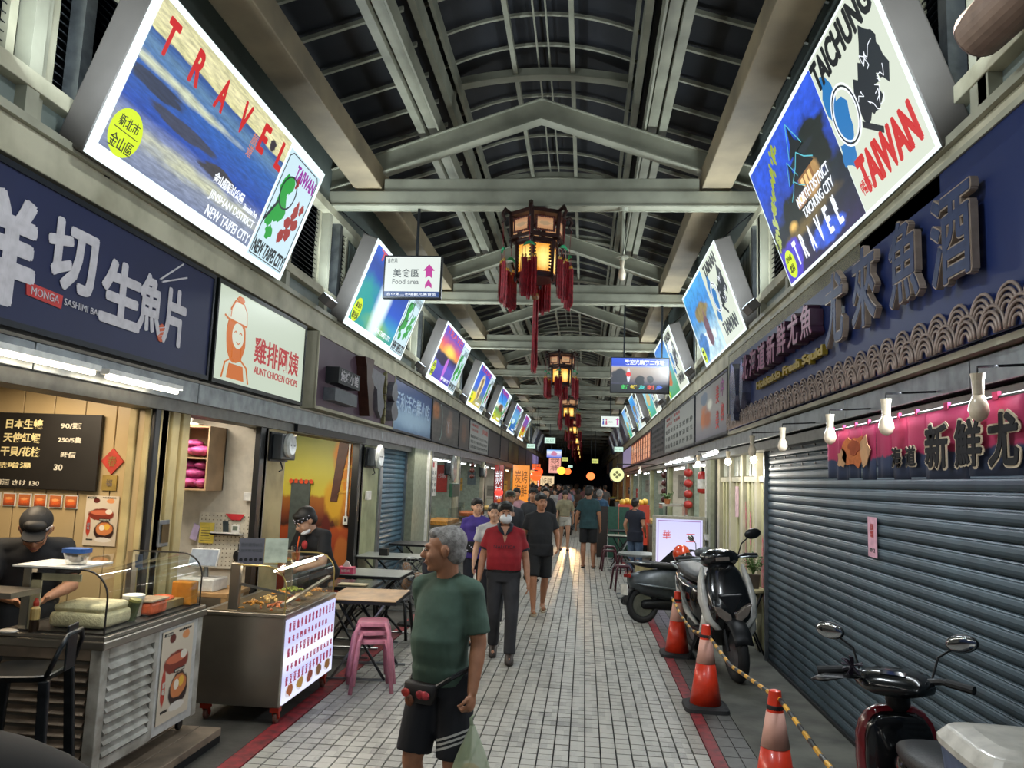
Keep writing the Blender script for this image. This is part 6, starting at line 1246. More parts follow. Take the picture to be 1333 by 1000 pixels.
t = thing('popcorn_cart', 'red cart heaped with yellow popcorn bags far down the shutter side', 'cart', (1.35, 21.5, 0)); MB().box(-.4, .4, -.3, .3, .3, 1.35).build('body', em('cart_red', '#c8442c', .55), t); MB().box(-.38, .38, -.28, .28, 0, .3).build('base', dark, t); [MB().ell((-.3+.12*i, -.05+.05*(i % 2), 1.40+.03*(i % 2)), (.09, .12, .09)).build('snack_bag', pm('snack_yellow', '#d8b040', .4), t, smooth=True) for i in range(6)]; text('現炒\n栗子', .1, e_whitef, t, 0, .9, -.305, w=.5, h=.5)
for i in range(8):
    item('hanging_ball', MB().ell((0, 0, 0), (.085, .085, .08)).tube([(0, 0, .07), (0, 0, .12 if i % 4 < 3 else .27)], .004, 4), pm('dark_red_gourd', '', 0) if i < 4 else pm('lantern_red', '#a83028', .4), ['lowest', 'second lowest', 'second highest', 'topmost'][i % 4]+(' dark ball of the string on the far cream wall' if i < 4 else ' red lantern ball of the string over the steamer cabinet'), 'ornament', (1.98, 19.6 if i < 4 else 15.2, 1.55+.2*(i % 4)), smooth=True)
t = thing('cross_sign', 'round lit yellow sign with a cross like flower, over the popcorn cart', 'sign', (1.05, 25.5, 2.18)); MB().lathe([(.25, 0), (.25, .08)], 28, (0, .04, 0), (PI/2, 0, 0)).build('rim', dark, t); MB().prism(disc(0, 0, .225), -.05, -.04).build('face', em('round_yellow', '#e8eaa0', 1.1), t)
m = MB(); [m.prism(disc(.08*math.cos(a*PI/2), .08*math.sin(a*PI/2), .05, 12), -.055, -.05) for a in range(4)]; m.build('emblem', em('olive', '#7a7a20', .6), t); MB().tube([(0, 0, .25), (0, 0, .35), (1.0, 0, .35)], .015, 6).build('arm', dark, t)
# ---- noren curtain and bulbs
nor = pic('pic_noren', [(0, '#28344e'), (.30, '#2c3856'), (.36, '#2c3856'), (.40, '#a82c56'), (1, '#b83462')], (), 0, 3, .03, rough=.8)
nt = thing('noren_curtain', 'pink over navy split shop curtain with black brushed characters and an orange lobster', 'curtain', (1.76, 4.0, 1.99), rotz=-PI/2)
MB().tube([(-1.9, .0, .335), (2.6, 0, .335)], .01, 6).build('rod', dark, nt)
x = -1.83; i = 0; edges = []
while x < 2.4:
    wd = .235 if x < -.2 else .46
    o = MB().grid(lambda u, v, x=x, wd=wd, i=i: (x+wd*u*.985, -.012*math.sin(u*PI*2+i)*(1-v)-.006, .33*v-.012*(i % 2)*(1-v)), 8, 5).build('curtain_strip', nor, nt, smooth=True, solid=.003)
    MB().box(x+wd*.45, x+wd*.55, -.012, .004, .325, .36).build('loop', pm('noren_pink', '#a82c56', .8), nt); x += wd; i += 1
cut = pm('noren_cream', '#c8b8a0', .8); ink_n = pm('noren_ink', '#14141a', .8)
def nchar(ch, yw, w_, h_, z):
    text(ch, .3, cut, nt, -(yw-4.0), z, -.030, bold=.016, w=w_*1.12, h=h_*1.1); text(ch, .3, ink_n, nt, -(yw-4.0), z, -.034, bold=.008, w=w_, h=h_)
yy = [float(v) for v in (4.35, 4.22, 3.97, 3.66, 3.36, 3.0)]
for ch, yw, w_, h_, z in (('海', 4.52, .13, .11, .11), ('道', 4.33, .13, .11, .11), ('新', 4.02, .25, .22, .15), ('鮮', 3.70, .25, .22, .15), ('尤', 3.40, .24, .23, .15), ('魚', 3.1, .24, .23, .15)): nchar(ch, yw, w_, h_, z)
lo = pm('lobster_print', '#c06a34', .8, var=.12, scale=30)
l_ = MB().prism(blobpoly(-1.22, .17, .22, .10, 20, .25, 4), -.03, -.026).build('lobster_print', lo, nt); MB().prism(blobpoly(-1.45, .13, .1, .07, 14, .35, 7), -.03, -.026).prism(blobpoly(-1.02, .17, .08, .09, 10, .3, 2), -.031, -.027).build('lobster_claw', pm('lobster_pale', '#c89a70', .8, var=.1), l_); MB().prism(blobpoly(-1.2, .2, .11, .05, 14, .3, 9), -.034, -.030).build('lobster_back', pm('lobster_deep', '#9c4420', .8), l_)
bulbm = pm('bulb_off', '#d8c8b0', .2); sock = pm('socket_cream', '#c4b8a0', .4)
for y, lb in ((3.45, 'unlit bulb under the fascia, nearest of its row'), (4.47, 'unlit bulb under the fascia above the middle of the curtain'), (5.47, 'unlit bulb under the fascia at the far end of the curtain'), (6.75, 'unlit bulb in front of the vent holes'), (7.95, 'unlit bulb, last before the cream doors')):
    t = thing('light_bulb', lb, 'light bulb', (1.66, y, 2.27), group='unlit bulbs under the fascia'); MB().lathe([(.022, .06), (.024, .12), (.03, .15)], 14).build('socket', sock, t); MB().lathe([(.008, -.055), (.03, -.04), (.041, -.01), (.036, .02), (.02, .06)], 16).build('bulb', bulbm, t, smooth=True)
    MB().tube([(0, 0, .15), (0, 0, .18), (.3, 0, .2)], .006, 5).build('wire', dark, t)
lb_ = em('bulb_on', '#fff6e0', 14)
for i, (y, x, lb) in enumerate([(9.5, 2.0, 'lit bulb nearest the end of the grey blue shutter'), (10.6, 1.9, 'lit bulb over the cream doors'), (12.3, 1.75, 'lit bulb at the dark gap beside the fire extinguisher'), (21.5, 1.5, 'lit bulb above the popcorn cart')]):
    t = thing('light_bulb', lb, 'light bulb', (x, y, 2.24), group='lit bulbs on the shutter side'); MB().lathe([(.022, .05), (.03, .14)], 12).build('socket', sock, t); MB().ell((0, 0, 0), (.042, .042, .05)).build('bulb', lb_, t, smooth=True); MB().tube([(0, 0, .13), (0, 0, .2), (.4, 0, .22)], .006, 5).build('wire', dark, t)
    point('bulb_glow', (x-.1, y, 2.1), 9, (1, .93, .8), .06)
for i, y in enumerate((10.9, 13.3, 14.9, 16.5)): strip_lamp(y, y+1.2, 1.8, 2.37, tube_c, ['first', 'second', 'third', 'fourth'][i]+' glowing strip lamp beyond the unlit bulbs on the shutter side', group='strip lamps under the fascia')
# ---- loudspeaker tube, lamp pole, pipe fitting
t = thing('horn_tube', 'pale brown cylinder with a round dark cap, high beside the pagoda lightbox', 'cylinder', (0, 0, 0)); ha, hb_ = Vector((1.72, 3.45, 3.97)), Vector((1.84, 2.75, 4.02)); hd = (hb_-ha).normalized(); q = hd.to_track_quat('Z', 'Y').to_euler(); MB().lathe([(.115, 0), (.118, .02), (.118, .7), (.11, .72)], 28, ha, q).build('tube', pm('brown_tube', '#8a7262', .5), t); MB().ell(ha, (.116, .116, .04), 24, 10, q).build('cap', pm('cap_brown', '#5c4a44', .4), t, smooth=True); MB().bar(ha+hd*.3, (1.95, 3.2, 3.78), .03, .03).build('bracket', dark, t)
t = thing('pendant_pole_lamp', 'pale drop pole with a bare bulb hanging from the nearest tie beam', 'lamp', (.38, 8.9, 4.28)); MB().tube([(0, 0, .84), (0, 0, .2)], .028, 10).build('pole', beam_m, t); MB().lathe([(.05, .8), (.07, .84)], 14).build('flange', beam_m, t); MB().lathe([(.075, .24), (.06, .26), (.03, .26)], 14).build('flange', beam_m, t); MB().lathe([(.03, .2), (.02, .12), (.045, .05), (.04, .0), (.02, -.03)][::-1], 14).build('bulb', bulbm, t, smooth=True); MB().tube([(.02, -.03, .7), (.04, -.03, .5), (0, -.03, .25)], .004, 4).build('wire', dark, t)
for s_, X_, nm in ((-1, XL+.12, 'chicken shop'), (1, XR-.12, 'shutter')):
    for k in range(5):
        y = 8.4+5*k; t = thing('flood_lamp', ['nearest', 'second', 'third', 'fourth', 'fifth'][k]+' grey flood lamp on the ledge of the %s side' % nm, 'lamp', (X_-s_*.0, y, 3.80), rot=(0, -s_*.7, 0), group='flood lamps on the ledges'); MB().box(-.06, .06, -.13, .13, 0, .1).build('housing', boxgrey, t, bev=.008); MB().box(-.05, .05, -.12, .12, .1, .105).build('lens', em('flood_lens', '#dff0ff', 3), t)
# ---- palace lanterns
lw = pm('lantern_wood', '#2c1510', .35, var=.2); lw2 = pm('lantern_carved', '#4c1c12', .4, var=.4, scale=40); lgl = pic('pic_lantern', [(0, '#c86a18'), (.3, '#e8a030'), (.6, '#ffc850'), (1, '#d88a28')], [(.6, .45, .35, .3, '#ffe888', .3, .6)], 1.25, 8, .03); lpa = pic('pic_lantern_top', [(0, '#c88a58'), (.5, '#e0b080'), (1, '#b87a50')], [(.5, .5, .35, .15, '#b89870', .6)], .75, 6, .03)
tas = pm('tassel_red', '#8c1420', .6, var=.3, scale=30); grn = pm('tassel_green', '#1c8a58', .5); gold = pm('tassel_gold', '#b88a30', .4)
def hexr(r, z, off=0): return [(r*math.cos(PI/3*i+off), r*math.sin(PI/3*i+off), z) for i in range(6)]
tasm = MB()
r = random.Random(5)
for k in range(34): a = r.random()*6.28; q = r.uniform(.0, .022); tasm.tube([(q*math.cos(a), q*math.sin(a), 0), (q*1.3*math.cos(a), q*1.3*math.sin(a), -.40-r.uniform(0, .06))], .0032, 3)
tasm = tasm.mesh('tassel', tas); beadm = MB().ell((0, 0, .02), (.014, .014, .02), 8, 6).mesh('bead', gold); knotm = MB().prism([(-.075, 0), (-.04, .04), (0, .055), (.04, .04), (.075, 0), (.04, .012), (0, .02), (-.04, .012)], -.008, .008).mesh('knot', grn)
def mo(name, me, par, loc, rot=None, sc=None):
    o = bpy.data.objects.new(name, me); COL.objects.link(o); o.parent = par; o.location = loc
    if rot: o.rotation_euler = rot
    if sc: o.scale = sc
    return o
def lantern(y, label):
    t = thing('palace_lantern', label, 'lantern', (-.62, y, 4.19), rotz=R(22), group='hexagonal palace lanterns in a row')
    off = PI/6*0
    for (r0, z0, z1, pm_, nm, fr_w) in ((.235, .06, .47, lgl, 'glass_panel', .045), (.315, .51, .79, lpa, 'painted_panel', .085)):
        P0 = hexr(r0, z0); P1 = hexr(r0+.015, z1)
        for i in range(6):
            a, b_ = Vector(P0[i]), Vector(P0[(i+1) % 6]); c, d = Vector(P1[(i+1) % 6]), Vector(P1[i]); mid = (a+b_+c+d)/4; u = (b_-a).normalized(); hw = (b_-a).length/2-fr_w*.6; hh = (z1-z0)/2-fr_w*.7; ang = math.atan2(u.y, u.x)
            o = MB().box(-hw, hw, -.004, .004, -hh, hh).build(nm, pm_, t, loc=mid*.985, rot=(0, 0, ang))
            # carved border: small scrolls around the panel
            m = MB(); q = 9
            for k in range(q):
                x = -hw+2*hw*k/(q-1); [m.ell((x, -.008, s_*hh), (.016, .006, .016), 6, 4) for s_ in (-1, 1)]
            for k in range(1, q): z = -hh+2*hh*k/q; [m.ell((s_*hw, -.008, z), (.014, .006, .014), 6, 4) for s_ in (-1, 1)]
            m.build('carved_border', lw2, o)
            MB().bar(a, b_, .03, .04).build('lower_rail', lw, t); MB().bar(d, c, .03, .045).build('upper_rail', lw, t); MB().bar(a*1.0, d, .036, .036).build('corner_post', lw, t)
    for i in range(6):
        a = PI/3*i; cx, cy = math.cos(a), math.sin(a)
        MB().tube([(cx*.33, cy*.33, .8), (cx*.40, cy*.40, .84), (cx*.43, cy*.43, .78), (cx*.40, cy*.40, .72), (cx*.44, cy*.44, .67)], [.02, .03, .022, .018, .01], 6).build('dragon_bracket', lw, t, smooth=True)
        MB().tube([(cx*.25, cy*.25, .5), (cx*.33, cy*.33, .46), (cx*.31, cy*.31, .38)], [.02, .022, .008], 6).build('bracket', lw, t, smooth=True); MB().ell((cx*.25, cy*.25, .03), (.02, .02, .05), 8, 6).build('foot', lw, t, smooth=True)
        hx, hy = cx*.41, cy*.41; rz = a+PI/2
        kn = mo('tassel_knot', knotm, t, (hx, hy, .33), (0, 0, rz)); MB().tube([(hx, hy, .40), (hx*1.03, hy*1.03, .68)], .003, 4).build('tassel_cord', tas, t)
        for s_ in (-.075, -.04, 0, .04, .075):
            o = mo('tassel', tasm, t, (hx+s_*math.cos(rz), hy+s_*math.sin(rz), .2-(.04 if s_ == 0 else 0)), (0, 0, s_*9)); mo('bead', beadm, o, (0, 0, 0)); mo('cord', MB_cord, o, (0, 0, .04))
    MB().lathe([(.30, .0), (.31, .01), (.05, .03)], 6, (0, 0, .80)).build('roof', lw, t); MB().lathe([(.24, 0), (.24, .03)], 6, (0, 0, .03)).build('floor_plate', lw2, t); MB().lathe([(.03, .82), (.035, .86), (.015, .90)], 10).build('finial', lw, t)
    MB().tube([(0, 0, .88), (0, 0, .95)], .01, 5).build('hook', dark, t); MB().tube([(0, 0, .05), (0, 0, -.12)], .004, 4).build('centre_cord', tas, t)
    mo('tassel_knot', MB().ell((0, 0, -.16), (.05, .03, .05), 10, 8).mesh('k', pm('knot_gold', '#7a4a20', .5, var=.4, scale=40)), t, (0, 0, 0))
    mo('centre_tassel', tasm, t, (0, 0, -.2), None, (1.6, 1.6, 1.9)); return t
MB_cord = MB().tube([(0, 0, 0), (0, 0, .09)], .002, 3).mesh('cord', tas)
l0 = lantern(8.84, 'biggest, nearest hexagonal wooden lantern with glowing amber panes and red tassels'); tree = snap(l0)
for i, nm in enumerate(['second hexagonal lantern down the lane', 'third hexagonal lantern down the lane', 'fourth hexagonal lantern, over the thick of the crowd', 'fifth hexagonal lantern down the lane', 'sixth hexagonal lantern, a glimmer far off', 'seventh hexagonal lantern, a glimmer farther off', 'last hexagonal lantern visible at the end of the row']): dup(l0, tree, (-.62, 18.84+10*i, 4.19), label=nm)
for i in range(4): point('lantern_glow', (-.62, 8.84+10*i, 4.45), 2.5, (1, .6, .25), .05)

# ---- a scooter far down the lane with its headlamp on
fs = scooter('far scooter facing the camera with its headlamp lit, in the middle of the lane', (-.5, 27.6, 0), R(-4), greyg, dark, dark, 'retro', 0)
MB().ell((0, -.53, .96), (.05, .02, .05)).build('lit_lens', em('headlamp_on', '#ffe0a8', 12), fs, smooth=True)
hl = bpy.data.lights.new('headlamp', 'SPOT'); hl.energy = 420; hl.color = (1, .6, .26); hl.spot_size = R(24); hl.spot_blend = .6; hl.shadow_soft_size = .04
ho = bpy.data.objects.new('headlamp', hl); COL.objects.link(ho); ho.location = (-.5, 26.85, .97); ho.rotation_euler = (R(86.5), 0, R(178))
# ================================================================ people
def skin_m(name, col): return pm(name, col, .5, var=.06, scale=30)
SK = {'tan': skin_m('skin_tan', '#9c6c50'), 'mid': skin_m('skin_mid', '#a5765a'), 'pale': skin_m('skin_pale', '#bd9378')}
def cloth(name, col, var=.14): return pm(name, col, .85, var=var, scale=9, bump=.35, bscale=14)
hair_k = pm('hair_black', '#15120f', .55, var=.3, scale=60); hair_g = pm('hair_grey', '#8c8986', .75, var=.15, scale=45, bump=.4, wear='#5c5855')
lip = pm('lip', '#7a4238', .5); eye_k = pm('eye_dark', '#120e0c', .15); eye_w = pm('eye_white', '#8a8078', .4)
REST = dict(pel=(0, 0, .93), neck=(0, .005, 1.44), head=(0, -.012, 1.585), shL=(.163, 0, 1.362), shR=(-.163, 0, 1.362), elL=(.225, .03, 1.11), elR=(-.225, .03, 1.11),
            wrL=(.245, -.04, .86), wrR=(-.245, -.04, .86), hiL=(.09, 0, .9), hiR=(-.09, 0, .9), knL=(.10, -.025, .49), knR=(-.10, -.025, .49), anL=(.10, .02, .085), anR=(-.10, .02, .085), toL=(0, -1, 0), toR=(0, -1, 0))
def fin(mb, name, mat, parent, vox, smooth=4, fac=.5):
    o = mb.build(name, mat, parent); md = o.modifiers.new('r', 'REMESH'); md.mode = 'VOXEL'; md.voxel_size = vox; md.use_smooth_shade = True
    if smooth: ms = o.modifiers.new('s', 'SMOOTH'); ms.factor = fac; ms.iterations = smooth
    return o
def crease(o):
    tx = bpy.data.textures.get('crease') or bpy.data.textures.new('crease', 'CLOUDS'); tx.noise_scale = .14; tx.noise_depth = 1
    md = o.modifiers.new('c', 'DISPLACE'); md.texture = tx; md.strength = .014; md.mid_level = .5; md.texture_coords = 'LOCAL'
def person(label, loc, rotz, h=1.7, pose=None, skin='mid', shirt=None, sleeve=.55, hem=.84, pants=None, leg=1.0, shoe='sandal', hair='short', hairm=None, belly=0, wide=1.0, look=0, nod=0, vox=.011, det=1, female=False, grip=(0, 0), shirt_name='shirt', coarse=False, collar=None, mask=False, shoem=None, lean=None, glasses=False, sleeve_trim=None):
    J = {k: Vector(v) for k, v in REST.items()}
    for k, v in (pose or {}).items(): J[k] = Vector(v)
    k = h/1.7
    t = thing('person', label, 'person', loc, rotz=rotz, scale=k)
    vox = vox/k
    P_, N_ = J['pel'], J['neck']; ax = (N_-P_).normalized(); sh = (J['shL']-J['shR']); side_ = (sh-ax*sh.dot(ax)).normalized(); fr = side_.cross(ax); M3 = Matrix((side_, -fr, ax)).transposed()  # columns: x side, y back, z up
    if (M3@Vector((0, 1, 0))).dot(Vector(J.get('back', Vector((0, 1, 0))))) < 0 and abs(ax.z) > .7: M3 = Matrix((side_, fr, ax)).transposed()
    L_ = (N_-P_).length
    def T(f, dx=0, dy=0): return P_+ax*L_*f+M3@Vector((dx, dy, 0))
    def torso(m, g, low=-.1, top=True):
        w = wide
        S_ = [(-.17, .135, .10, 0), (-.05, .165, .118, .004), (.08, .155, .112, -.005-belly*.25), (.24, .142+belly*.25, .105+belly*.45, -.01-belly*.55), (.40, .145+belly*.3, .108+belly*.5, -.012-belly*.6), (.58, .158+belly*.1, .112+belly*.2, -.01-belly*.25), (.75, .170, .112, -.004), (.88, .155, .095, .004), (.96, .105, .075, .008), (1.0, .075, .062, .008)]
        if female: S_ = [(a, b*(.93 if .2 < a < .5 else .95), c+(.018 if .6 < a < .8 else 0), d-(.015 if .6 < a < .8 else 0)) for a, b, c, d in S_]
        m.loft([(T(a, 0, d), (b*w+g), c+g, M3) for a, b, c, d in S_ if a >= low], 20, 2.3)
    # ---- body: one continuous surface
    hb = J['head']; ey = R(look); Hm = Euler((R(nod), 0, 0)).to_matrix(); Hm = Euler((0, 0, ey)).to_matrix()@Hm*1.08
    def H(x, y, z): return hb+Hm@Vector((x, y, z))
    m = MB(); torso(m, 0)
    m.cap(N_-ax*.05, hb+Hm@Vector((0, .02, -.05)), .062, .055)
    for s_ in 'LR':
        sg = 1 if s_ == 'L' else -1
        m.cap(T(.93, sg*.06), J['sh'+s_]+Vector((0, 0, -.005)), .05, .058); m.cap(J['sh'+s_]-ax*.015, J['el'+s_], .056, .043); m.cap(J['el'+s_], J['el'+s_].lerp(J['wr'+s_], .4), .043, .042); m.cap(J['el'+s_].lerp(J['wr'+s_], .35), J['wr'+s_], .042, .027)
        m.cap(J['hi'+s_], J['hi'+s_].lerp(J['kn'+s_], .5), .092, .076); m.cap(J['hi'+s_].lerp(J['kn'+s_], .45), J['kn'+s_], .078, .056); kk = J['kn'+s_].lerp(J['an'+s_], .33)+Vector((0, .018, 0)); m.cap(J['kn'+s_], kk, .054, .058); m.cap(kk, J['an'+s_], .057, .036)
        # foot
        tp = (J['an'+s_]+Vector((0, 0, -.045))); td = Vector(J['to'+s_]).normalized(); m.cap(tp-td*.02, tp+td*.13, .038, .028)
        # hand: palm and five fingers
        w = J['wr'+s_]; d = (w-J['el'+s_]).normalized(); d = (d+Vector((0, 0, -.25))).normalized(); fw = Vector((0, -1, 0)); fw = (fw-d*fw.dot(d)).normalized(); pn = d.cross(fw)*sg  # palm normal, inwards
        if pn.x*sg > 0: pn = -pn
        q = Matrix((fw, pn, d)).transposed(); m.ell(w+d*.045, (.04, .018, .052), 12, 8, q); g_ = grip[0 if s_ == 'L' else 1]
        if det:
            for i, (o_, ln) in enumerate(((.030, .068), (.011, .078), (-.009, .074), (-.028, .058))):
                b0 = w+d*.082+fw*o_; c1 = R(22+g_*60); d1 = (d*math.cos(c1)+pn*math.sin(c1)); b1 = b0+d1*ln*.5; c2 = R(45+g_*110); d2 = (d*math.cos(c2)+pn*math.sin(c2)); m.cap(b0-d*.015, b1, .0095, .0088, 8); m.cap(b1, b1+d2*ln*.5, .0088, .0075, 8)
            b0 = w+d*.03+fw*.036; d1 = (d*.75+fw*.6+pn*.3).normalized(); b1 = b0+d1*.035; m.cap(b0, b1, .012, .010, 8); m.cap(b1, b1+(d*.9+pn*(.3+g_)).normalized()*.03, .010, .008, 8)
        else: m.cap(w+d*.07, w+d*.13+pn*.02, .03, .015)
    # head
    m.ell(H(0, .018, .03), (.074, .093, .085), 20, 14, Hm); m.ell(H(0, -.025, -.02), (.064, .065, .085), 18, 12, Hm); m.ell(H(0, -.035, -.072), (.045, .045, .034), 14, 10, Hm); m.ell(H(0, -.07, -.088), (.022, .018, .018), 10, 8, Hm)
    for sg in (-1, 1): m.ell(H(sg*.036, -.062, -.03), (.026, .024, .028), 10, 8, Hm); m.ell(H(sg*.028, -.083, .026), (.026, .012, .009), 10, 6, Hm)
    m.cap(H(0, -.086, .012), H(0, -.108, -.022), .009, .015, 8); m.ell(H(0, -.098, -.028), (.019, .012, .010), 10, 6, Hm); m.ell(H(0, -.089, -.052), (.024, .011, .006), 10, 6, Hm); m.ell(H(0, -.086, -.063), (.020, .011, .006), 10, 6, Hm)
    for sg in (-1, 1): m.ell(H(sg*.078, .012, -.004), (.010, .021, .032), 10, 8, Hm)
    fin(m, 'body', SK[skin], t, vox*(.62 if det > 1 else 1), 2 if det else 3)
    if det:
        for sg in (-1, 1):
            e = MB().ell((0, 0, 0), (.0115, .006, .0055), 12, 8, Hm).build('eye', eye_w, t, smooth=True, loc=H(sg*.030, -.0865, .006)); MB().ell((0, 0, 0), (.006, .004, .006), 8, 6, Hm).build('iris', eye_k, e, smooth=True, loc=Hm@Vector((0, -.0065, 0)))
            MB().cap(H(sg*.014, -.093, .028), H(sg*.044, -.088, .030), .0045, .003, 6).build('eyebrow', hairm or hair_k, t, smooth=True)
        if not mask: MB().ell(H(0, -.097, -.058), (.020, .006, .0035), 12, 6, Hm).build('mouth', lip, t, smooth=True)
        for sg in (-1, 1): MB().tube([H(sg*.088, .022, .016), H(sg*.090, .030, .0), H(sg*.088, .024, -.02)], .004, 5).build('ear_rim', SK[skin], t, smooth=True)
    # hair
    hm = hairm or hair_k; m = MB()
    if hair == 'short':
        m.ell(H(0, .026, .052), (.087, .102, .086), 20, 12, Hm); m.ell(H(0, .055, -.005), (.078, .068, .07), 16, 10, Hm); m.ell(H(0, -.052, .085), (.066, .038, .032), 14, 8, Hm)
    elif hair == 'balding':
        m.ell(H(0, .032, .042), (.080, .090, .080), 20, 12, Hm); m.ell(H(0, .056, -.016), (.072, .060, .062), 16, 10, Hm); m.ell(H(0, -.030, .082), (.058, .045, .034), 14, 8, Hm)
    elif hair == 'long':
        m.ell(H(0, .028, .045), (.087, .10, .085), 20, 12, Hm); m.loft([(H(0, .05, -.20), .065, .03, Hm), (H(0, .058, -.10), .08, .045, Hm), (H(0, .045, 0), .086, .07, Hm), (H(0, .03, .05), .082, .08, Hm)], 16)
    elif hair == 'bun':
        m.ell(H(0, .028, .045), (.083, .098, .082), 20, 12, Hm); m.ell(H(0, .115, .04), (.035, .035, .035), 12, 8, Hm); m.ell(H(0, .06, -.01), (.07, .06, .06), 14, 10, Hm)
    elif hair == 'bob':
        m.ell(H(0, .028, .045), (.090, .102, .086), 20, 12, Hm); m.ell(H(0, .05, -.03), (.088, .07, .08), 16, 10, Hm)
    if hair != 'none': fin(m, 'hair', hm, t, vox, 2)
    if mask:
        o = MB().ell(H(0, -.055, -.045), (.064, .068, .055), 20, 14, Hm).build('face_mask', pm('mask_white', '#cfd2d4', .7, bump=.1), t, smooth=True)
        MB().tube([H(.056, -.05, -.02), H(.083, .015, .0)], .002, 4).build('mask_loop', white_p, o); MB().tube([H(-.056, -.05, -.02), H(-.083, .015, .0)], .002, 4).build('mask_loop', white_p, o)
    if glasses:
        g = MB()
        for sg in (-1, 1): g.tube([H(sg*.03+.022*math.cos(a*PI/6), -.10, .004+.016*math.sin(a*PI/6)) for a in range(12)], .002, 4, closed=True); g.tube([H(sg*.052, -.10, .008), H(sg*.084, .01, .008)], .002, 4)
        g.build('glasses', black, t)
    # shirt
    if shirt:
        m = MB(); g = .016; torso(m, g, (hem-P_.z)/L_ if ax.z > .9 else -.12)
        if ax.z > .9 and hem < .9: m.loft([(T((hem-P_.z)/L_, 0, .0), (.175*wide+g), .122+g+belly*.1, M3), (T(.1, 0, -belly*.3), (.168*wide+g), .118+g+belly*.3, M3)], 20, 2.3)
        for s_ in 'LR':
            sg = 1 if s_ == 'L' else -1; e = J['sh'+s_].lerp(J['el'+s_], min(1, sleeve)); m.cap(T(.93, sg*.06), J['sh'+s_], .064, .068)
            dd = (e-J['sh'+s_]); q = dd.to_track_quat('Z', 'Y').to_matrix(); m.loft([(J['sh'+s_]-dd.normalized()*.02, .065, .065, q), (J['sh'+s_].lerp(e, .5), .066, .068, q), (e, .067, .072, q)], 16)
            if sleeve > 1: m.cap(J['el'+s_], J['el'+s_].lerp(J['wr'+s_], .9), .055, .04)
        so = fin(m, shirt_name, shirt, t, vox*.9, 2)
        if det: crease(so)
        if sleeve_trim:
            for s_ in 'LR':
                e = J['sh'+s_].lerp(J['el'+s_], sleeve); dd = (e-J['sh'+s_]).normalized(); q = dd.to_track_quat('Z', 'Y').to_matrix(); MB().loft([(e-dd*.012, .0665, .0715, q), (e+dd*.012, .0665, .0715, q)], 20).build('cuff', sleeve_trim, so, smooth=False)
        if collar:
            for sg in (-1, 1): MB().add([N_+M3@Vector(v) for v in ((sg*.005, -.135, -.09), (sg*.075, -.125, -.035), (sg*.095, -.01, .035), (sg*.04, .06, .055), (sg*.05, -.07, .03), (sg*.008, -.125, -.07))], [(0, 1, 2, 4), (0, 4, 5), (4, 2, 3)]).build('collar', collar, so, solid=.007, smooth=True)
            MB().add([N_+M3@Vector(v) for v in ((-.004, -.143-belly*.1, -.16), (.004, -.143-belly*.1, -.16), (.05, -.085, .01), (-.05, -.085, .01))], [(0, 1, 2, 3)]).build('neck_opening', SK[skin], so, solid=.006)
        else:
            MB().loft([(N_+M3@Vector((0, -.004, .0)), .078, .070, M3@Euler((.35, 0, 0)).to_matrix()), (N_+M3@Vector((0, -.004, .014)), .072, .064, M3@Euler((.35, 0, 0)).to_matrix())], 20).build('neckband', shirt, so, smooth=True)
    if pants:
        m = MB(); g = .012
        m.loft([(T(a, 0, d), b*wide+g, c+g, M3) for a, b, c, d in ((-.17, .14, .105, 0), (-.05, .165, .118, .004), (.07, .157, .114, -.004-belly*.3))], 20, 2.3)
        for s_ in 'LR':
            hi, kn, an = J['hi'+s_], J['kn'+s_], J['an'+s_]; m.cap(hi, hi.lerp(kn, .3), .10, .092)
            if leg <= .5:
                e = hi.lerp(kn, leg*2); dd = e-hi; q = dd.to_track_quat('Z', 'Y').to_matrix(); m.loft([(hi+dd*.1, .10, .10, q), (hi+dd*.5, .096, .10, q), (e, .094, .098, q)], 16)
            else:
                q = (kn-hi).to_track_quat('Z', 'Y').to_matrix(); q2 = (an-kn).to_track_quat('Z', 'Y').to_matrix(); m.loft([(hi, .098, .10, q), (hi.lerp(kn, .5), .09, .094, q), (kn, .074, .078, q)], 16); m.cap(kn, kn, .074, .074); e = kn.lerp(an, min(1, (leg-.5)*2+.0)); m.loft([(kn, .074, .076, q2), (kn.lerp(e, .5), .068, .07, q2), (e, .064, .066, q2)], 16)
        fin(m, 'trousers' if leg > .6 else 'shorts', pants, t, vox, 2)
    for s_ in 'LR':
        an = J['an'+s_]; td = Vector(J['to'+s_]).normalized(); a = math.atan2(td.x, -td.y); sd = td.cross(Vector((0, 0, 1)))
        b = an+Vector((0, 0, -.085)); mr = Matrix((sd, td, Vector((0, 0, 1)))).transposed()
        if shoe == 'shoe': m = MB().loft([(b+td*.04+Vector((0, 0, .0)), .05, .135, mr), (b+td*.04+Vector((0, 0, .03)), .05, .135, mr), (b+td*.03+Vector((0, 0, .06)), .045, .115, mr), (b+Vector((0, 0, .095)), .04, .06, mr)], 18, 2.6)
        else: m = MB().loft([(b+td*.05, .045, .135, mr), (b+td*.05+Vector((0, 0, .022)), .047, .138, mr)], 18, 2.6).tube([b+td*.10+sd*.045+Vector((0, 0, .02)), b+td*.09+Vector((0, 0, .065)), b+td*.10-sd*.045+Vector((0, 0, .02))], .014, 6)
        m.build('shoe' if shoe == 'shoe' else 'sandal', shoem or (dark if shoe == 'shoe' else black), t, smooth=shoe == 'shoe')
    t['_J'] = 0; del t['_J']
    return t, J, H, Hm, T, M3
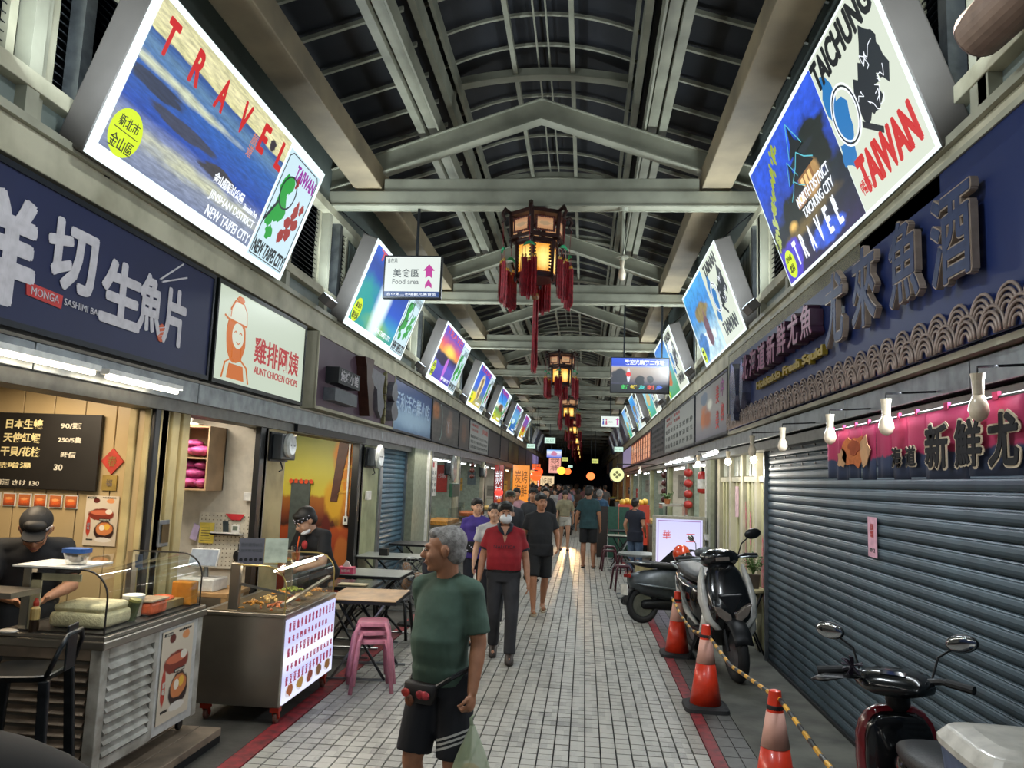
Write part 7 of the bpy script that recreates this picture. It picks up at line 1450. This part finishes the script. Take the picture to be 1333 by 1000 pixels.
walkA = dict(knL=(.10, -.13, .50), anL=(.09, -.17, .10), knR=(-.09, .02, .48), anR=(-.09, .22, .13), elL=(.23, .07, 1.12), wrL=(.25, .10, .87), elR=(-.23, -.02, 1.12), wrR=(-.25, -.16, .90), toR=(0, -1, -.3))
walkB = {k.replace('L', '#').replace('R', 'L').replace('#', 'R'): (-v[0], v[1], v[2]) for k, v in walkA.items()}
cap_m = pm('cap_black', '#141416', .8)
# --- the man in green, nearest
greenT = cloth('green_tee', '#40564a', .1); navy_s = cloth('navy_shorts', '#11141c')
def stripe_mat():
    m = bpy.data.materials.new('striped_shorts'); m.use_nodes = True; n = m.node_tree.nodes; L = m.node_tree.links; b = n['Principled BSDF']; b.inputs['Roughness'].default_value = .8
    tc = n.new('ShaderNodeTexCoord'); sp = n.new('ShaderNodeSeparateXYZ'); L.new(tc.outputs['Object'], sp.inputs[0])
    def M(op, *a):
        x = n.new('ShaderNodeMath'); x.operation = op
        for i, q in enumerate(a):
            if isinstance(q, (int, float)): x.inputs[i].default_value = q
            else: L.new(q, x.inputs[i])
        return x.outputs[0]
    z = M('MULTIPLY_ADD', sp.outputs['X'], -.42, sp.outputs['Z']); w = M('FRACT', M('MULTIPLY', M('SUBTRACT', z, .552), 1/.024)); band = M('MULTIPLY', M('GREATER_THAN', z, .552), M('LESS_THAN', z, .624))
    k = M('MULTIPLY', M('MULTIPLY', M('LESS_THAN', w, .5), band), M('GREATER_THAN', sp.outputs['X'], .015))
    mx = n.new('ShaderNodeMix'); mx.data_type = 'RGBA'; L.new(k, mx.inputs['Factor']); mx.inputs['A'].default_value = lin('#11141c'); mx.inputs['B'].default_value = lin('#b8b8b4'); L.new(mx.outputs['Result'], b.inputs['Base Color']); return m
t, J, H, Hm, T, M3 = person('man with short grey hair in a green shirt and striped shorts, holding a bag', (-.70, 4.1, 0), R(-24), 1.635,
    pose=dict(elL=(.205, .02, 1.12), wrL=(.225, -.06, .885), elR=(-.20, .14, 1.15), wrR=(-.10, .20, 1.0), shL=(.155, .01, 1.375), shR=(-.15, 0, 1.375), knL=(.10, -.02, .49), anL=(.11, .05, .085), knR=(-.11, -.09, .5), anR=(-.11, -.05, .085), head=(-.01, -.03, 1.585)),
    skin='tan', shirt=greenT, sleeve=.84, hem=.895, pants=stripe_mat(), leg=.45, hair='balding', hairm=hair_g, belly=.055, wide=.84, look=-60, nod=4, vox=.011, det=2, grip=(.8, .6))
# waist bag
bg = MB().loft([(T(-.03, -.03, -.16), .095, .035, M3), (T(-.13, -.03, -.165), .095, .04, M3), (T(-.23, -.03, -.155), .075, .03, M3)], 18, 3).build('waist_bag', pm('bag_black', '#141010', .6), t, smooth=True, bev=.006)
for i, (dx, c_) in enumerate(((-.085, '#a02a20'), (-.06, '#5c3018'), (.005, '#8a1f28'), (.035, '#a03038'))): MB().ell(T(-.13 if i != 1 else -.2, dx-.01, -.203), (.028, .008, .03 if i == 1 else .022), 10, 8, M3).build('bag_print', pm('bp%d' % i, c_, .6, var=.4, scale=60), bg, smooth=True)
m = MB(); m.tube([T(-.07, -.11, -.15), T(-.06, -.165, -.05), T(-.02, -.165, .06), T(.04, 0, .145), T(.12, .155, .09), T(.12, .178, -.02), T(.04, .13, -.135), T(-.07, .05, -.165)], .012, 6); m.build('waist_strap', black, t)
# plastic bag, held
wr = Vector((.255, -.06, .865))
bagt = thing('plastic_bag', 'translucent pale green carrier bag of food hanging from the man in green', 'plastic bag', (-.70, 4.1, 0), rotz=R(-24), scale=1.635/1.7)
bm = bpy.data.materials.new('bag_film'); bm.use_nodes = True; bb = bm.node_tree.nodes['Principled BSDF']; bb.inputs['Base Color'].default_value = lin('#a8b89a'); bb.inputs['Roughness'].default_value = .3; bb.inputs['Alpha'].default_value = .55; bb.inputs['Transmission Weight'].default_value = 0
c = Vector((.25, -.085, .735)); r = random.Random(3)
secs = [(.0, .012, .012), (-.05, .035, .025), (-.10, .06, .04), (-.17, .092, .06), (-.24, .115, .075), (-.285, .12, .08), (-.31, .105, .065), (-.318, .04, .03)]
vs = []; n = 28
for i, (z, rx, ry) in enumerate(secs):
    for j in range(n): a = 2*PI*j/n; w = 1+.10*math.sin(5*a+i*.4)*(1-i/10)+.04*math.sin(9*a+1); vs.append((c.x+.03*(-z)+rx*w*math.cos(a), c.y+ry*w*math.sin(a), c.z+z))
MB().add(vs, [(i*n+j, i*n+(j+1) % n, (i+1)*n+(j+1) % n, (i+1)*n+j) for i in range(len(secs)-1) for j in range(n)]).build('bag', bm, bagt, smooth=True, sub=1)
MB().tube([c+Vector((0, 0, -.02)), c+Vector((-.01, 0, .03)), c+Vector((0, .005, .045))], [.012, .009, .006], 7).build('twisted_handle', bm, bagt, smooth=True)
MB().ell(c+Vector((0, -.0, -.24)), (.065, .045, .055), 14, 10).build('food_parcel', pm('bag_food', '#a87848', .6, var=.4, scale=40), bagt, smooth=True); MB().ell(c+Vector((.04, .0, -.27)), (.05, .04, .03), 14, 10).build('food_parcel', pm('bag_food2', '#8a8a5a', .6, var=.4, scale=40), bagt, smooth=True)
# --- masked man in red
redT = cloth('red_polo', '#8a1822', .12); dkn = pm('navy_trim', '#171a26', .8); greyp = cloth('charcoal_trousers', '#2a2b2f')
t, J, H, Hm, T, M3 = person('man in a red polo shirt and white face mask walking towards the camera', (-.84, 8.5, 0), R(6), 1.64, pose=dict(walkA, wrR=(-.27, -.05, .87), elR=(-.235, .02, 1.12), wrL=(.27, -.06, .86), elL=(.24, .02, 1.11)), skin='mid', shirt=redT, sleeve=.66, hem=.93, pants=greyp, leg=1.0, shoe='shoe', shoem=pm('brown_shoe', '#2c2420', .5), belly=.05, wide=1.14, look=3, mask=True, collar=dkn, sleeve_trim=dkn, vox=.011)
text('NAUTICA', .08, dkn, t, .0, 1.235, -.19, w=.24, h=.032)
MB().loft([(T(.045, 0, -.012), .187, .135, M3), (T(.10, 0, -.014), .187, .137, M3)], 22, 2.3).build('belt', black, t)
blackT = cloth('black_tee', '#15171b'); blk_s = cloth('black_shorts', '#121316')
t, *_ = person('man in a black tee and black shorts with cream clogs, behind the man in red', (-.62, 11.5, 0), R(10), 1.70, pose=dict(walkB, elL=(.25, .03, 1.13), wrL=(.24, -.16, .98)), skin='tan', shirt=blackT, sleeve=.68, hem=.82, pants=blk_s, leg=.46, shoem=pm('cream_clog', '#a89c88', .6), belly=.03, wide=1.05, look=12, vox=.013)
purT = cloth('violet_tee', '#3a2a78')
t, J, H, Hm, T, M3 = person('smiling woman with short black hair in a violet tee and dark trousers', (-1.52, 11.2, 0), R(14), 1.60, pose=dict(elR=(-.22, .02, 1.12), wrR=(-.235, -.03, .88)), skin='pale', shirt=purT, sleeve=.75, hem=.82, pants=cloth('navy_trousers', '#141824'), leg=.9, hair='short', female=True, wide=1.08, belly=.03, vox=.013, look=10)
m = MB(); [m.ell((.02+.035*math.cos(a*1.256), -.155, 1.26+.035*math.sin(a*1.256)), (.022, .012, .022), 10, 6) for a in range(5)]; m.build('flower_print', pm('print_white', '#b8b4c4', .7), t, smooth=True)
hb = MB().box(-.17, -.02, -.20, -.15, .92, 1.08).build('shoulder_bag', pm('bag_floral', '#101014', .6), t, bev=.015); [MB().ell((-.15+.03*i, -.203, .95+.025*((i*7) % 4)), (.012, .004, .012), 8, 5).build('bag_print', pm('print_white', '', 0), hb) for i in range(5)]
whiteT = cloth('white_tee', '#a9aaac')
person('woman in a white top half hidden behind the man in red', (-1.12, 9.9, 0), R(4), 1.58, pose=walkA, skin='pale', shirt=whiteT, sleeve=.7, pants=cloth('dark_skirt', '#22242a'), leg=.9, hair='bob', female=True, vox=.014)
def capped(tp, mat, brim=True, back=False):
    t, J, H, Hm, T, M3 = tp; o = MB().ell(H(0, .022, .06), (.090, .105, .075), 20, 10, Hm).build('cap', mat, t, smooth=True)
    if brim: MB().loft([(H(0, -.10, .052), .062, .06, Hm), (H(0, -.10, .060), .060, .058, Hm)], 18, 2.6).build('cap_brim', mat, o, smooth=False)
    return o
capped(person('man in a camouflage cap and dark shirt behind the violet tee woman', (-1.22, 13.0, 0), R(8), 1.70, pose=walkB, skin='tan', shirt=cloth('dark_olive', '#22242a'), sleeve=1.2, pants=cloth('dark_skirt', '', 0), vox=.015), pm('camo', '#5a5a48', .8, var=.5, scale=60))
capped(person('man with a black cap and rucksack straps behind the man in black', (-.98, 15.2, 0), R(5), 1.74, pose=walkA, skin='mid', shirt=cloth('dark_grey_tee', '#26282c'), pants=blk_s, leg=.9, vox=.016), cap_m)
person('young man in a dark top and white trousers in the far lane', (-.95, 19.5, 0), R(0), 1.72, pose=walkB, skin='pale', shirt=cloth('black_tee', '', 0), sleeve=1.2, pants=cloth('cream_trousers', '#a8a090'), leg=.95, vox=.017, det=0)
t, J, H, Hm, T, M3 = person('woman in a beige top and white shorts, face down, with a cream tote', (-.52, 22.0, 0), R(5), 1.64, pose=walkA, skin='pale', shirt=cloth('beige_top', '#8e8a70'), sleeve=.9, hem=.92, pants=cloth('white_shorts', '#b8b8b0'), leg=.25, hair='long', female=True, nod=28, vox=.017, det=0)
MB().loft([((-.27, 0, .68), .06, .14), ((-.27, 0, .85), .07, .16), ((-.25, 0, 1.0), .03, .10)], 14, 3).build('tote_bag', pm('tote_cream', '#a8a48c', .8), t, smooth=True); MB().tube([(-.25, -.05, .98), (-.17, -.03, 1.42), (-.25, .05, .98)], .008, 5).build('tote_strap', pm('tote_cream', '', 0), t)
tealT = cloth('teal_tee', '#203c40')
person('tall man seen from behind in a dark teal tee and black shorts with flip flops', (.12, 17.9, 0), R(176), 1.80, pose=dict(elL=(.24, .03, 1.12), wrL=(.27, -.05, .88), anR=(-.12, .06, .085)), skin='tan', shirt=tealT, sleeve=.72, hem=.82, pants=blk_s, leg=.46, wide=1.08, belly=.02, vox=.016, det=0, look=-20)
person('balding man in a blue tee beyond the tall teal man', (.42, 21.0, 0), R(170), 1.72, pose=walkA, skin='tan', shirt=cloth('blue_tee', '#2a4a66'), pants=blk_s, leg=.46, hair='balding', hairm=hair_g, vox=.018, det=0)
person('woman in a navy blouse and blue jeans standing by the square table', (1.08, 16.6, 0), R(150), 1.60, pose=dict(elL=(.22, .06, 1.12), wrL=(.20, -.02, .90), elR=(-.22, .03, 1.13), wrR=(-.20, -.10, .95)), skin='mid', shirt=cloth('navy_blouse', '#161a28'), sleeve=.5, hem=.76, pants=cloth('blue_jeans', '#4a5c74'), leg=.95, hair='bun', female=True, vox=.016, det=0)
# seated diner
person('seated diner in a dark navy tee half hidden behind the man in green', (-1.74, 9.35, -.0), R(50), 1.66, pose=dict(pel=(0, .05, .50), neck=(0, -.06, .99), head=(0, -.10, 1.13), shL=(.175, -.05, .94), shR=(-.175, -.05, .94), elL=(.22, -.12, .70), wrL=(.12, -.33, .76), elR=(-.22, -.12, .70), wrR=(-.12, -.33, .76), hiL=(.09, .0, .50), hiR=(-.09, .0, .50), knL=(.11, -.42, .50), knR=(-.11, -.42, .50), anL=(.11, -.40, .085), anR=(-.11, -.40, .085)),
       skin='mid', shirt=cloth('navy_tee', '#20222c'), sleeve=.7, hem=.5, pants=cloth('dark_skirt', '', 0), leg=1, vox=.014)
# chef bending over the fish stall
tp = person('chef in black with a black cap and glasses, bending over the fish stall', (-3.72, 5.05, 0), R(38), 1.72, pose=dict(pel=(0, .12, .95), neck=(0, -.14, 1.36), head=(0, -.24, 1.44), shL=(.18, -.10, 1.32), shR=(-.18, -.10, 1.32), elL=(.24, -.20, 1.08), wrL=(.10, -.40, 1.04), elR=(-.24, -.20, 1.08), wrR=(-.08, -.42, 1.03)), skin='mid', shirt=blackT, sleeve=.75, hem=.9, pants=blk_s, leg=1, shoe='shoe', hair='short', look=-6, nod=38, belly=.05, wide=1.12, vox=.012, glasses=True)
o = capped(tp, cap_m); t, J, H, Hm, T, M3 = tp; tx = text('老漁夫', .03, ivory, o, 0, 0, 0, w=.05, h=.016); tx.matrix_local = Matrix.Translation(H(.075, -.055, .075))@(Hm.to_4x4())@Matrix.Rotation(R(52), 4, 'Z')
# cook with a bandana behind the chicken stall
t, J, H, Hm, T, M3 = person('cook in a black tee with a patterned bandana looking down into the chicken stall', (-2.68, 7.74, 0), R(-30), 1.66, pose=dict(pel=(0, .14, .93), neck=(0, -.06, 1.35), head=(0, -.15, 1.45), shL=(.18, -.03, 1.31), shR=(-.18, -.03, 1.31), elL=(.24, -.10, 1.05), wrL=(.12, -.30, .99), elR=(-.24, -.10, 1.05), wrR=(-.10, -.32, .98)), skin='pale', shirt=blackT, sleeve=.7, hem=.9, pants=blk_s, leg=1, shoe='shoe', look=-14, nod=32, vox=.012)
b = MB().loft([(H(0, .012, .022), .086, .104, Hm), (H(0, .012, .066), .082, .100, Hm)], 24).build('bandana', pm('bandana', '#17171a', .8), t, smooth=True); [MB().ell(H(.086*math.sin(a), .012-.104*math.cos(a), .044+.012*(-1)**i), (.007, .007, .007), 6, 4).build('bandana_dot', pm('print_white', '', 0), b) for i, a in enumerate([-1.6+.27*k for k in range(13)])]
MB().ell(H(.02, -.05, -.082), (.05, .05, .022), 14, 8, Hm).build('lowered_mask', pm('mask_white', '', 0), t, smooth=True); MB().ell((.06, -.19, 1.22), (.04, .02, .045), 12, 8).build('shirt_emblem', pm('emblem_red', '#a02a2c', .7), t, smooth=True)
# the crowd further down
cols = [('pink', '#a88088'), ('black', '#15171b'), ('white', '#a9aaac'), ('grey', '#55585c'), ('navy', '#1c2234'), ('dull green', '#3a4a3c'), ('cream', '#9c9480'), ('maroon', '#4a2028'), ('light blue', '#6a8098'), ('brown', '#4a3a30')]
r = random.Random(21); protos = []
for i, (pz, hr, fm, look_) in enumerate([(walkA, 'short', False, 0), (walkB, 'bob', True, 15), (dict(), 'long', True, -10), (walkB, 'short', False, -20)]):
    c0 = r.choice(cols); x, y = [(-1.5, 17.5), (-1.15, 24.5), (.4, 25.6), (-1.7, 27.5)][i]
    tp = person('x', (x, y, 0), R([5, 10, 184, -5][i]), [1.7, 1.62, 1.6, 1.72][i], pose=pz, skin=['mid', 'pale', 'pale', 'tan'][i], shirt=cloth('crowd_'+cols[i][0], cols[i][1]), sleeve=.8, pants=cloth('crowd_dark', '#1c1e24'), leg=[.95, .4, .9, .46][i], hair=hr, female=fm, look=look_, vox=.019, det=0); protos.append(tp[0]); tp[0]['group'] = 'people in the far crowd'
    tp[0]['label'] = ['person in pink half hidden behind the violet tee woman', 'person in black shorts with bobbed hair in the far crowd', 'long haired person in white seen from behind in the far crowd', 'person in a grey tee left of the beige top woman in the far crowd'][i]
tree = snap(protos[0]); k = 0
wh = ['by the warm lit shops', 'mid lane', 'on the shutter side', 'near the far lanterns', 'under the yellow signs', 'near the dark end of the lane']
used = set()
y = 29.3; placed = []
while k < 54:
    for _ in range(30):
        x = r.uniform(-2.4, 1.15)
        if all(math.hypot(x-a, y-b) > .75 for a, b in placed): break
    placed.append((x, y)); p0 = protos[k % 4]; cn, cc = cols[(k*7+k//10) % 10]; back = r.random() < .45
    a1 = wh[0] if x < -1.5 else wh[2] if x > .2 else wh[1]; dist = int(y/6)
    lb = 'person in %s, %s view, %s, %s' % (cn, 'back' if back else 'front', a1, ['', '', '', '', 'nearer part of the crowd', 'second rank of the crowd', 'third rank of the crowd', 'thick of the crowd', 'deeper in the crowd', 'deep in the crowd', 'far in the crowd', 'last rank of the crowd', 'vanishing into the dark', 'vanishing into the dark'][min(dist, 13)])
    if lb in used: lb += ', hidden'
    used.add(lb)
    c_ = dup(p0, tree, (x, y, 0), R((180 if back else 0)+r.uniform(-15, 15)), lb, 'people in the far crowd'); s0 = r.uniform(.92, 1.05); c_.scale = (s0,)*3
    for ch in c_.children:
        if ch.name.startswith('shirt'): ch.material_slots[0].link = 'OBJECT'; ch.material_slots[0].material = cloth('crowd_'+cn, cc)
    y += r.uniform(.3, .75); k += 1
